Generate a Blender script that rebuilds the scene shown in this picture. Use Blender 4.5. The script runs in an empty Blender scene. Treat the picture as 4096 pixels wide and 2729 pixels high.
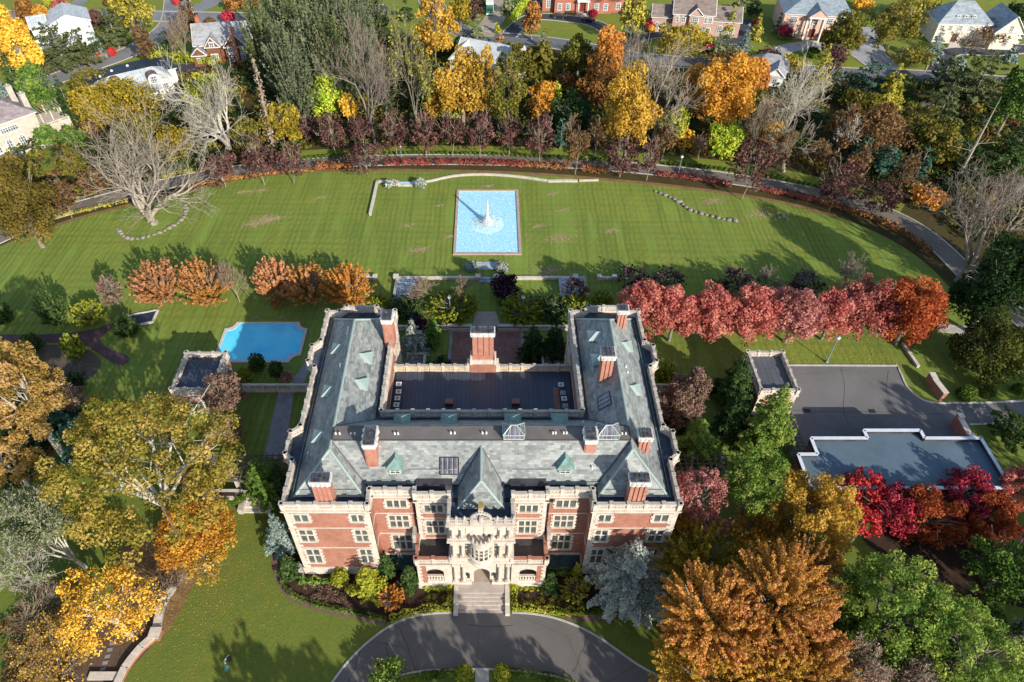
import bpy, math, random, time
import numpy as np
from mathutils import Vector
T0 = time.time()
SC = bpy.context.scene
COL = SC.collection
# ---------------------------------------------------------------- survey of the site
# ground position (metres) of a point read off the aerial survey picture (2353 px wide), at height z
FP, PX, PY, HC, S2 = 2839.0, 1957.0, 1364.5, 90.5, math.sqrt(.5)
K = 4096 / 2353.0
GZ = -1.0
def G(x, y, z=GZ):
    v = (y * K - PY) / FP
    d = (HC - z) / (S2 * (1 + v))
    return ((x * K - PX) * d / FP, d * S2 * (1 - v))
def DIST(x, y, z=GZ):
    v = (y * K - PY) / FP
    return (HC - z) / (S2 * (1 + v))
def GP(pts, z=GZ):
    return [G(a, b, z) for a, b in pts]

def tag(o, label=None, cat=None, group=None, kind=None):
    if label: o['label'] = label
    if cat: o['category'] = cat
    if group: o['group'] = group
    if kind: o['kind'] = kind
    return o
def empty(name, loc, label, cat, group=None, rz=0.0):
    o = bpy.data.objects.new(name, None)
    o.empty_display_size = .5
    o.location = loc
    o.rotation_euler = (0, 0, rz)
    COL.objects.link(o)
    return tag(o, label, cat, group)

# ---------------------------------------------------------------- materials
MATS = {}
def newmat(name):
    m = bpy.data.materials.new(name)
    m.use_nodes = True
    nt = m.node_tree
    for n in list(nt.nodes):
        nt.nodes.remove(n)
    out = nt.nodes.new('ShaderNodeOutputMaterial')
    return m, nt, out
def N(nt, typ, ins=None, **kw):
    n = nt.nodes.new(typ)
    for k, v in kw.items():
        setattr(n, k, v)
    if ins:
        for k, v in ins.items():
            if k == 'Offset': n.offset = v; continue
            if isinstance(v, bpy.types.NodeSocket):
                nt.links.new(v, n.inputs[k])
            else:
                n.inputs[k].default_value = v
    return n
def c4(c):
    return (c[0], c[1], c[2], 1.0)
def ramp(nt, fac, stops):
    r = N(nt, 'ShaderNodeValToRGB', {0: fac})
    e = r.color_ramp.elements
    while len(e) < len(stops):
        e.new(.5)
    for i, (p, c) in enumerate(stops):
        e[i].position = p
        e[i].color = c4(c)
    return r.outputs[0]
def mixc(nt, f, a, b, mode='MIX'):
    m = nt.nodes.new('ShaderNodeMix')
    m.data_type = 'RGBA'
    m.blend_type = mode
    for s, v in ((m.inputs[0], f), (m.inputs[6], a), (m.inputs[7], b)):
        if isinstance(v, bpy.types.NodeSocket):
            nt.links.new(v, s)
        elif isinstance(v, (int, float)):
            s.default_value = v
        else:
            s.default_value = c4(v)
    return m.outputs[2]
def coord(nt, kind='Object', scale=(1, 1, 1), rot=(0, 0, 0)):
    tc = nt.nodes.new('ShaderNodeTexCoord')
    mp = N(nt, 'ShaderNodeMapping', {0: tc.outputs[kind]})
    mp.inputs['Scale'].default_value = scale
    mp.inputs['Rotation'].default_value = rot
    return mp.outputs[0]
def noise(nt, vec, scale, detail=4, rough=.55, dist=0.0):
    n = N(nt, 'ShaderNodeTexNoise', {'Vector': vec, 'Scale': scale, 'Detail': detail, 'Roughness': rough, 'Distortion': dist})
    return n.outputs['Fac']
def princ(nt, out, col, rough=.8, metal=0.0, spec=.3, bump=None, bstr=.3, bdist=.05, **kw):
    p = nt.nodes.new('ShaderNodeBsdfPrincipled')
    if isinstance(col, bpy.types.NodeSocket):
        nt.links.new(col, p.inputs['Base Color'])
    else:
        p.inputs['Base Color'].default_value = c4(col)
    p.inputs['Roughness'].default_value = rough
    p.inputs['Metallic'].default_value = metal
    p.inputs['Specular IOR Level'].default_value = spec
    for k, v in kw.items():
        p.inputs[k].default_value = v
    if bump is not None:
        b = N(nt, 'ShaderNodeBump', {'Height': bump, 'Strength': bstr, 'Distance': bdist})
        nt.links.new(b.outputs[0], p.inputs['Normal'])
    nt.links.new(p.outputs[0], out.inputs[0])
    return p
def simple(name, col, rough=.8, var=.25, scale=1.5, metal=0.0, spec=.3):
    if name in MATS: return MATS[name]
    m, nt, out = newmat(name)
    n = noise(nt, coord(nt), scale, 6, .65)
    lo = [c * (1 - var) for c in col]; hi = [min(1, c * (1 + var)) for c in col]
    princ(nt, out, ramp(nt, n, [(.3, lo), (.7, hi)]), rough, metal, spec, bump=n, bstr=.15)
    MATS[name] = m
    return m
def leafmat(name, cols, trans=.35):
    """foliage: every leaf picks its own hue along the ramp"""
    key = 'leaf_' + name
    if key in MATS: return MATS[key]
    m, nt, out = newmat(key)
    at = N(nt, 'ShaderNodeAttribute', attribute_name='v')
    st = [(i / (len(cols) - 1), c) for i, c in enumerate(cols)]
    col = ramp(nt, at.outputs['Fac'], st)
    oi = nt.nodes.new('ShaderNodeObjectInfo')
    mr = N(nt, 'ShaderNodeMapRange', {0: oi.outputs['Random'], 3: .85, 4: 1.15})
    hs = N(nt, 'ShaderNodeHueSaturation', {'Value': mr.outputs[0], 'Saturation': .94, 'Color': col})
    d = N(nt, 'ShaderNodeBsdfDiffuse', {'Color': hs.outputs[0]})
    t = N(nt, 'ShaderNodeBsdfTranslucent', {'Color': hs.outputs[0]})
    mx = N(nt, 'ShaderNodeMixShader', {0: trans, 1: d.outputs[0], 2: t.outputs[0]})
    nt.links.new(mx.outputs[0], out.inputs[0])
    MATS[key] = m
    return m

# ---------------------------------------------------------------- mesh builder
class MB:
    def __init__(s):
        s.v = []; s.f = []; s.m = []
    def poly(s, pts, m=0):
        b = len(s.v)
        s.v.extend([tuple(p) for p in pts])
        s.f.append(tuple(range(b, b + len(pts)))); s.m.append(m)
        return s
    def box(s, x0, x1, y0, y1, z0, z1, m=0, mt=None):
        b = len(s.v)
        s.v += [(x0, y0, z0), (x1, y0, z0), (x1, y1, z0), (x0, y1, z0), (x0, y0, z1), (x1, y0, z1), (x1, y1, z1), (x0, y1, z1)]
        s.f += [(b, b + 3, b + 2, b + 1), (b + 4, b + 5, b + 6, b + 7), (b, b + 1, b + 5, b + 4), (b + 1, b + 2, b + 6, b + 5), (b + 2, b + 3, b + 7, b + 6), (b + 3, b, b + 4, b + 7)]
        s.m += [m, m if mt is None else mt, m, m, m, m]
        return s
    def obox(s, c, sx, sy, sz, rz=0.0, m=0):
        """box of full size sx,sy,sz standing on c, turned by rz"""
        b = len(s.v); n = len(s.f)
        s.box(-sx / 2, sx / 2, -sy / 2, sy / 2, 0, sz, m)
        ca, sa = math.cos(rz), math.sin(rz)
        for i in range(b, len(s.v)):
            x, y, z = s.v[i]
            s.v[i] = (c[0] + x * ca - y * sa, c[1] + x * sa + y * ca, c[2] + z)
        return s
    def bar(s, p, q, w, h, m=0, z=None):
        """box from p to q (xy), width w, from z0 = p[2] up h"""
        L = math.hypot(q[0] - p[0], q[1] - p[1])
        a = math.atan2(q[1] - p[1], q[0] - p[0])
        return s.obox(((p[0] + q[0]) / 2, (p[1] + q[1]) / 2, p[2]), L, w, h, a, m)
    def prism(s, pts, z0, z1, m=0, mt=None):
        n = len(pts); b = len(s.v)
        ar = sum(pts[i][0] * pts[(i + 1) % n][1] - pts[(i + 1) % n][0] * pts[i][1] for i in range(n))
        if ar < 0: pts = pts[::-1]
        s.v += [(p[0], p[1], z0) for p in pts] + [(p[0], p[1], z1) for p in pts]
        s.f.append(tuple(b + n + i for i in range(n))); s.m.append(m if mt is None else mt)
        s.f.append(tuple(b + n - 1 - i for i in range(n))); s.m.append(m)
        for i in range(n):
            j = (i + 1) % n
            s.f.append((b + i, b + j, b + n + j, b + n + i)); s.m.append(m)
        return s
    def tube(s, p, q, r0, r1=None, n=6, m=0):
        r1 = r0 if r1 is None else r1
        p = Vector(p); q = Vector(q); d = (q - p)
        if d.length < 1e-6: return s
        d.normalize()
        a = d.cross(Vector((0, 0, 1)) if abs(d.z) < .95 else Vector((1, 0, 0))).normalized(); c = d.cross(a)
        b = len(s.v)
        for (o, r) in ((p, r0), (q, r1)):
            for i in range(n):
                t = 2 * math.pi * i / n
                s.v.append(tuple(o + a * math.cos(t) * r + c * math.sin(t) * r))
        for i in range(n):
            j = (i + 1) % n
            s.f.append((b + i, b + j, b + n + j, b + n + i)); s.m.append(m)
        s.f.append(tuple(b + n - 1 - i for i in range(n))); s.f.append(tuple(b + n + i for i in range(n))); s.m += [m, m]
        return s
    def lathe(s, prof, cx=0, cy=0, n=14, m=0, a0=0, a1=2 * math.pi):
        b = len(s.v); k = len(prof); full = abs(a1 - a0 - 2 * math.pi) < 1e-6
        cols = n if full else n + 1
        for i in range(cols):
            t = a0 + (a1 - a0) * i / n
            for r, z in prof:
                s.v.append((cx + r * math.cos(t), cy + r * math.sin(t), z))
        for i in range(n):
            j = (i + 1) % cols
            for q in range(k - 1):
                s.f.append((b + i * k + q, b + j * k + q, b + j * k + q + 1, b + i * k + q + 1)); s.m.append(m)
        return s
    def build(s, name, mats, parent=None, off=(0, 0, 0), smooth=False):
        me = bpy.data.meshes.new(name)
        V = np.array(s.v, dtype=np.float64) - np.array(off)
        me.from_pydata(V.tolist(), [], s.f)
        if not isinstance(mats, (list, tuple)): mats = [mats]
        for m in mats: me.materials.append(m)
        if len(mats) > 1: me.polygons.foreach_set('material_index', s.m)
        # uv in metres: u along the horizontal, v up the slope
        nl = len(me.loops)
        li = np.empty(nl, dtype=np.int32); me.loops.foreach_get('vertex_index', li)
        ln = np.empty(len(me.polygons), dtype=np.int32); me.polygons.foreach_get('loop_total', ln)
        nm = np.empty(len(me.polygons) * 3); me.polygons.foreach_get('normal', nm); nm = nm.reshape(-1, 3)
        t = np.stack([-nm[:, 1], nm[:, 0], np.zeros(len(nm))], 1)
        L = np.linalg.norm(t, axis=1); flat = L < 1e-3
        t[flat] = (1, 0, 0); L[flat] = 1; t /= L[:, None]
        bb = np.cross(nm, t)
        T = np.repeat(t, ln, axis=0); B = np.repeat(bb, ln, axis=0); P = np.array(s.v)[li]
        uv = np.stack([(P * T).sum(1), (P * B).sum(1)], 1)
        ul = me.uv_layers.new(name='UVMap'); ul.data.foreach_set('uv', uv.astype(np.float32).ravel())
        if smooth: me.polygons.foreach_set('use_smooth', [True] * len(me.polygons))
        me.update()
        o = bpy.data.objects.new(name, me)
        COL.objects.link(o)
        if parent is not None: o.parent = parent
        return o

# ---------------------------------------------------------------- foliage and branch geometry
def fast_mesh(name, verts, k, mat, val=None):
    """verts (n*k,3): n separate faces of k corners"""
    nv = len(verts); n = nv // k
    me = bpy.data.meshes.new(name)
    me.vertices.add(nv); me.vertices.foreach_set('co', verts.astype(np.float32).ravel())
    me.loops.add(nv); me.loops.foreach_set('vertex_index', np.arange(nv, dtype=np.int32))
    me.polygons.add(n); me.polygons.foreach_set('loop_start', np.arange(0, nv, k, dtype=np.int32))
    me.polygons.foreach_set('loop_total', np.full(n, k, dtype=np.int32))
    if val is not None:
        a = me.attributes.new('v', 'FLOAT', 'FACE'); a.data.foreach_set('value', val.astype(np.float32))
    me.materials.append(mat)
    me.update(calc_edges=True)
    return me
def unit(a):
    return a / (np.linalg.norm(a, axis=-1, keepdims=True) + 1e-9)
def leaves(rng, P, Nn, size, jit=.7):
    """a small rhombus of foliage at each P facing roughly Nn -> (n*4,3)"""
    n = len(P)
    nn = unit(Nn + rng.normal(0, jit, (n, 3)))
    r = unit(rng.normal(0, 1, (n, 3)))
    t = unit(np.cross(nn, r)); b = np.cross(nn, t)
    s = size * rng.uniform(.6, 1.35, (n, 1))
    w = s * rng.uniform(.5, .9, (n, 1))
    q = np.stack([P + t * s * .62, P + b * w * .6 + nn * s * .12, P - t * s * .62, P - b * w * .6 + nn * s * .1], 1)
    return q.reshape(-1, 3)
def sph(rng, n, zlo=-1.0):
    z = rng.uniform(zlo, 1, n); a = rng.uniform(0, 2 * np.pi, n); r = np.sqrt(np.maximum(0, 1 - z * z))
    return np.stack([r * np.cos(a), r * np.sin(a), z], 1)
def crown_round(rng, R, RV, leaf, dens=1.0, br=.30, nb=None, gap=0.0, zlo=-.75, lump=.16):
    nb = nb or int(34 * (1 + gap))
    D = sph(rng, nb, zlo); f = rng.uniform(.60, .88 + lump, (nb, 1)) - gap * rng.uniform(0, .3, (nb, 1))
    C = D * f * np.array([R, R, RV]) * (1 - br * .55)
    brr = br * rng.uniform(.6, 1.25, nb)
    if not gap:
        C = np.vstack([C, sph(rng, 8) * .3 * np.array([R, R, RV])]); brr = np.append(brr, np.full(8, br * 1.5)); nb += 8
    area = 4 * np.pi * (brr * R) * (brr * RV)
    n = int(dens * area.sum() / (leaf * leaf) * .75)
    w = brr ** 2; ib = rng.choice(nb, n, p=w / w.sum())
    d = unit(sph(rng, n, -.8) + np.array([0, 0, .15]))
    rr = (brr[ib] * rng.uniform(.62, 1.06, n))[:, None]
    P = C[ib] + d * rr * np.array([R, R, (R + RV) / 2])
    v = np.clip(rng.uniform(0, 1, nb)[ib] * .62 + rng.uniform(0, .38, n) + rng.normal(0, .06, n), 0, 1)
    return leaves(rng, P, d, leaf), v
def crown_plume(rng, R, RV, leaf, dens=1.0, ns=None, up=.5):
    """upswept plumes of foliage fanning out of the crotch (zelkova-like)"""
    ns = ns or int(80 + 14 * R)
    D = sph(rng, ns, -.45)
    tip = D * np.array([R, R, RV]) * rng.uniform(.8, 1.12, (ns, 1))
    base = np.stack([tip[:, 0] * .25, tip[:, 1] * .25, tip[:, 2] * .3 - RV * .55], 1)
    L = np.linalg.norm(tip - base, axis=1)
    per = (dens * L * .55 * 2 * np.pi * .42 / (leaf * leaf) * .75).astype(int) + 6
    i = np.repeat(np.arange(ns), per); n = len(i)
    t = rng.uniform(0, 1, n) ** .7
    mid = (base + tip) / 2 + np.array([0, 0, -.12 * 1]) * L[:, None] * up + (tip - base) * .08
    tt = t[:, None]
    P = base[i] * (1 - tt) ** 2 + 2 * mid[i] * tt * (1 - tt) + tip[i] * tt ** 2
    rad = (.40 * (1 - t) ** .5 + .09) * rng.uniform(.3, 1, n) * np.clip(R / 5, .5, 1.3)
    o = sph(rng, n)
    P = P + o * rad[:, None]
    v = np.clip(rng.uniform(0, 1, ns)[i] * .4 + t * .35 + rng.uniform(0, .3, n) - .03, 0, 1)  # sunlit tips and darker inner leaves are painted in through the ramp value
    return leaves(rng, P, unit(o + np.array([0, 0, .5])), leaf, .6), v
def crown_conifer(rng, R, H, leaf, dens=1.0, droop=.22, pw=.85, tier=.55, ragged=.2, per_tier=9, bare=0.0, flat=.5):
    """whorls of drooping branches; base of crown z=0, tip z=H"""
    nt_ = max(6, int(H / tier)); A = []; O = []; Vv = []
    for k in range(nt_):
        t = (k + rng.uniform(0, 1)) / nt_
        rr = R * (1 - t) ** pw * (1 if t > .08 else .75)
        m = max(4, int(per_tier * (.45 + .8 * (1 - t))))
        a0 = rng.uniform(0, 6.28)
        for j in range(m):
            if rng.uniform() < bare: continue
            L = rr * rng.uniform(1 - 2.2 * ragged, 1 + ragged) + .12
            a = a0 + 6.283 * j / m + rng.normal(0, .2)
            n = max(3, int(dens * L * (.5 + .25 * L) * 2.6 / (leaf * leaf) * .5))
            s = rng.uniform(.12, 1, n) ** .75
            wid = (.10 + .26 * L * (1 - s) + .1) * rng.uniform(-1, 1, n)
            x = s * L; z = t * H - droop * L * s ** 1.4 + .10 * L * s + rng.normal(0, .05 + .03 * L, n)
            ca, sa = math.cos(a), math.sin(a)
            A.append(np.stack([x * ca - wid * sa, x * sa + wid * ca, z], 1))
            O.append(np.stack([np.full(n, ca * flat), np.full(n, sa * flat), np.full(n, 1.0)], 1))
            Vv.append(np.clip(rng.uniform(0, .45) + rng.uniform(0, .35, n) + .2 * s, 0, 1))
    P = np.vstack(A); O = np.vstack(O); v = np.concatenate(Vv)
    return leaves(rng, P, unit(O), leaf, .45), v
def tubes(segs, n=4):
    """segs (m,8): p0 p1 r0 r1 -> faces (m*n*4,3)"""
    s = np.asarray(segs); p = s[:, 0:3]; q = s[:, 3:6]; r0 = s[:, 6:7]; r1 = s[:, 7:8]
    d = unit(q - p); up = np.where(np.abs(d[:, 2:3]) < .9, np.array([[0, 0, 1.0]]), np.array([[1.0, 0, 0]]))
    a = unit(np.cross(d, up)); b = np.cross(d, a); F = []
    for i in range(n):
        t, u = 2 * np.pi * i / n, 2 * np.pi * (i + 1) / n
        e = a * np.cos(t) + b * np.sin(t); g = a * np.cos(u) + b * np.sin(u)
        F.append(np.stack([p + e * r0, p + g * r0, q + g * r1, q + e * r1], 1))
    return np.stack(F, 1).reshape(-1, 3)
def grow(rnd, H, R, r0, depth=5, trunk=.14, spread=.6, kids=(2, 3), up=.25, leader=5, wob=.16, prune=.0):
    """a leafless skeleton fitted to height H and half-width R"""
    segs = []
    def br(p, d, L, r, k):
        n = 5 if k == 1 else (4 if k == 2 else 3)
        r_end = r * (.62 if k else .9); bend = Vector((rnd.gauss(0, wob), rnd.gauss(0, wob), 0)) * .6
        for i in range(n):
            d = Vector((d.x + rnd.gauss(0, wob) + bend.x, d.y + rnd.gauss(0, wob) + bend.y, d.z + rnd.gauss(0, wob * .5) + up * .12)).normalized()
            q = p + d * (L / n); ra = r + (r_end - r) * i / n; rb = r + (r_end - r) * (i + 1) / n
            segs.append((p.x, p.y, p.z, q.x, q.y, q.z, ra, rb, k)); p = q
            if 0 < k < depth and i < n - 1 and (k > 1 or i > 1) and rnd.random() < (.75 if k < 3 else .6): side(p, d, L * rnd.uniform(.45, .75), rb * .5, k + 1)
        if k < depth:
            for q_ in range(rnd.randint(*kids) if k > 0 else leader):
                if k == 0:
                    a_ = 6.283 * q_ / leader + rnd.gauss(0, .3); g_ = spread * (rnd.uniform(.3, 1.25) if q_ else .1)
                    br(p, Vector((math.cos(a_) * math.sin(g_), math.sin(a_) * math.sin(g_), math.cos(g_))), .34 * rnd.uniform(.7, 1.15), r * rnd.uniform(.42, .62), 1)
                else: side(p, d, L * rnd.uniform(.55, .82), r_end * rnd.uniform(.6, .85), k + 1)
    def side(p, d, L, r, k):
        ax = Vector((rnd.gauss(0, 1), rnd.gauss(0, 1), rnd.gauss(0, .6))); ax = (ax - d * ax.dot(d)).normalized()
        ang = .62 * rnd.uniform(.45, 1.35)
        br(p, (d * math.cos(ang) + ax * math.sin(ang)).normalized(), L, r, k)
    br(Vector((0, 0, 0)), Vector((rnd.gauss(0, .06), rnd.gauss(0, .06), 1)), trunk, r0, 0)
    s = np.array(segs); P = np.concatenate([s[:, 0:3], s[:, 3:6]])
    zs = H / np.percentile(P[:, 2], 99.7); rs = R / max(1e-6, np.percentile(np.hypot(P[:, 0], P[:, 1]), 96))
    for c in (0, 3): s[:, c] *= rs; s[:, c + 1] *= rs; s[:, c + 2] *= zs
    s[:, 2] = np.maximum(s[:, 2], 0); s[:, 5] = np.maximum(s[:, 5], 0)
    return s
# ---------------------------------------------------------------- camera, sun, sky
cam_d = bpy.data.cameras.new('camera'); cam = bpy.data.objects.new('camera', cam_d); COL.objects.link(cam)
cam.location = (0, 0, HC); cam.rotation_euler = (math.radians(45), 0, 0)
cam_d.sensor_width = 36; cam_d.lens = 36 * FP / 4096; cam_d.shift_x = (2048 - PX) / 4096
cam_d.clip_start = 1; cam_d.clip_end = 3000
SC.camera = cam
SUN_EL = 25.0
az = math.radians(146)                       # the sun stands front right of the house
sd = Vector((-math.sin(az) , -math.cos(az), -math.tan(math.radians(SUN_EL)))).normalized()
sl = bpy.data.lights.new('sun', 'SUN'); sl.energy = 4.7; sl.angle = math.radians(.5); sl.color = (1.0, .93, .82)
so = bpy.data.objects.new('sun', sl); COL.objects.link(so)
so.rotation_euler = sd.to_track_quat('-Z', 'Y').to_euler(); so.location = (60, -60, 120)
W = bpy.data.worlds.new('World'); SC.world = W; W.use_nodes = True
wn = W.node_tree; bg = wn.nodes['Background']
sky = wn.nodes.new('ShaderNodeTexSky'); sky.sky_type = 'NISHITA'; sky.sun_disc = False
sky.sun_elevation = math.radians(SUN_EL); sky.sun_rotation = az; sky.air_density = 1.0; sky.dust_density = .6
wn.links.new(sky.outputs[0], bg.inputs[0]); bg.inputs[1].default_value = .15
SC.view_settings.view_transform = 'Standard'; SC.view_settings.look = 'None'
SC.view_settings.exposure = 0.5; SC.view_settings.gamma = 1
SC.render.engine = 'CYCLES'
SC.cycles.max_bounces = 5; SC.cycles.diffuse_bounces = 3; SC.cycles.transmission_bounces = 3; SC.cycles.transparent_max_bounces = 4

# ---------------------------------------------------------------- foliage palettes (linear base colours)
PAL = {
 'yellow': [(.44, .21, .006), (.74, .39, .010), (.86, .50, .016), (.88, .58, .04)],
 'gold': [(.26, .15, .012), (.50, .30, .02), (.66, .40, .03), (.72, .48, .08)],
 'tan': [(.22, .14, .02), (.42, .27, .05), (.58, .36, .10), (.68, .42, .18)],
 'sycamore': [(.11, .11, .012), (.30, .255, .025), (.52, .39, .06), (.66, .42, .12)],
 'olive': [(.07, .08, .012), (.16, .16, .02), (.26, .22, .03), (.34, .25, .05)],
 'olivegold': [(.14, .13, .01), (.32, .25, .012), (.46, .33, .015), (.54, .36, .03)],
 'darkolive': [(.02, .035, .01), (.05, .07, .015), (.10, .11, .02), (.17, .16, .03)],
 'brownolive': [(.06, .05, .012), (.14, .11, .02), (.25, .18, .03), (.36, .24, .05)],
 'goldorange': [(.28, .16, .012), (.56, .33, .02), (.74, .45, .04), (.78, .50, .09)],
 'zelk': [(.12, .10, .01), (.38, .20, .018), (.66, .31, .045), (.72, .33, .12)],
 'lime': [(.14, .22, .01), (.30, .42, .015), (.42, .50, .02), (.55, .52, .03)],
 'green': [(.03, .07, .012), (.07, .14, .02), (.13, .22, .03), (.22, .28, .04)],
 'freshgreen': [(.05, .10, .015), (.13, .23, .03), (.26, .36, .05), (.42, .42, .08)],
 'darkgreen': [(.012, .03, .012), (.03, .065, .02), (.06, .11, .03), (.10, .15, .04)],
 'conifer': [(.02, .045, .012), (.045, .09, .02), (.09, .15, .035), (.15, .20, .05)],
 'pine': [(.05, .075, .03), (.10, .13, .05), (.16, .19, .07), (.23, .25, .10)],
 'teal': [(.015, .05, .035), (.03, .09, .06), (.06, .14, .09), (.10, .19, .12)],
 'pinestand': [(.06, .085, .04), (.12, .15, .075), (.19, .225, .115), (.27, .30, .16)],
 'blue': [(.06, .10, .085), (.14, .20, .17), (.24, .31, .27), (.35, .41, .36)],
 'silver': [(.13, .155, .12), (.26, .295, .235), (.40, .435, .36), (.54, .56, .48)],
 'sage': [(.06, .085, .03), (.13, .16, .065), (.22, .25, .11), (.32, .34, .18)],
 'yew': [(.06, .08, .008), (.14, .17, .012), (.24, .27, .015), (.36, .36, .02)],
 'larch': [(.14, .14, .015), (.28, .25, .02), (.40, .34, .03), (.50, .40, .05)],
 'orange': [(.30, .10, .015), (.52, .20, .02), (.66, .29, .035), (.72, .38, .06)],
 'amber': [(.32, .13, .01), (.60, .27, .012), (.74, .38, .02), (.80, .46, .04)],
 'rust': [(.14, .055, .015), (.26, .11, .02), (.38, .17, .03), (.46, .23, .05)],
 'brown': [(.09, .05, .02), (.17, .09, .035), (.25, .14, .05), (.32, .19, .08)],
 'peach': [(.20, .12, .03), (.44, .20, .05), (.64, .29, .12), (.68, .36, .18)],
 'peachgreen': [(.14, .09, .01), (.34, .17, .02), (.56, .25, .06), (.62, .28, .12)],
 'amberrust': [(.10, .09, .012), (.32, .18, .018), (.58, .29, .035), (.66, .36, .12)],  # dark first colour paints the shadow inside the zelkova crown
 'goldrust': [(.22, .14, .01), (.48, .28, .015), (.66, .40, .025), (.66, .36, .06)],
 'red': [(.27, .05, .035), (.47, .11, .08), (.61, .20, .15), (.65, .30, .20)],
 'crimson': [(.14, .004, .012), (.30, .01, .03), (.45, .02, .05), (.55, .05, .06)],
 'scarlet': [(.28, .008, .008), (.50, .015, .015), (.65, .03, .03), (.70, .06, .05)],
 'redorange': [(.20, .03, .008), (.38, .07, .012), (.52, .12, .02), (.58, .17, .04)],
 'pink': [(.20, .07, .05), (.40, .14, .12), (.58, .24, .20), (.68, .34, .28)],
 'dusty': [(.14, .09, .06), (.26, .17, .11), (.38, .24, .17), (.44, .26, .20)],
 'plum': [(.045, .022, .02), (.095, .042, .038), (.155, .07, .058), (.20, .10, .075)],
 'purple': [(.02, .008, .018), (.045, .015, .035), (.08, .03, .06), (.11, .05, .08)],
 'hedge': [(.02, .045, .008), (.05, .10, .012), (.11, .17, .018), (.19, .25, .025)],
 'ygreen': [(.10, .13, .01), (.24, .27, .015), (.38, .38, .02), (.48, .42, .03)],
 'redhedge': [(.10, .02, .015), (.20, .04, .03), (.30, .06, .04), (.34, .09, .05)],
 'brownhedge': [(.12, .05, .015), (.22, .08, .02), (.30, .11, .03), (.34, .15, .04)],
 'deadc': [(.16, .12, .08), (.26, .20, .14), (.36, .29, .21), (.44, .37, .28)],
}
def LM(p, tr=.35): return leafmat(p, PAL[p], tr)
def bark(kind):
    c = {'grey': (.22, .19, .155), 'pale': (.36, .31, .25), 'brown': (.12, .085, .06), 'white': (.46, .43, .37), 'dark': (.07, .055, .045), 'tan': (.30, .24, .18)}[kind]
    return simple('bark_' + kind, c, .9, .3, 3.0)

NPX = lambda d: K * d / FP                       # metres per survey pixel at distance d
def solve(cx, cy, w, h, mode, H, HK=2.12):
    z = 5.0
    for _ in range(3):
        d = DIST(cx, cy, GZ + z); m = NPX(d); R = w * m / 2; hm = h * m
        if mode == 'round':
            RV = math.sqrt(max(2 * (hm / 2) ** 2 - R * R * .9, (.45 * R) ** 2)); HH = H or RV * HK; z = max(RV * .9, HH - RV)
        elif mode == 'cone':
            RV = max(1.414 * hm - R * .8, R * 1.1) if not H else H; HH = RV; z = HH * .42
        elif mode == 'bare':
            HH = H or max(hm * 1.414 - R * .45, R * .9); RV = HH; z = HH * .55
        elif mode == 'shrub':
            RV = math.sqrt(max(2 * (hm / 2) ** 2 - R * R * .9, (.45 * R) ** 2)); HH = 2 * RV * .93; z = RV * .86
    x, y = G(cx, cy, GZ + z)
    return x, y, d, R, RV, HH, z
TREES = []
def mk(name, me, parent, loc=(0, 0, 0)):
    o = bpy.data.objects.new(name, me); COL.objects.link(o); o.parent = parent; o.location = loc
    return o
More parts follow.
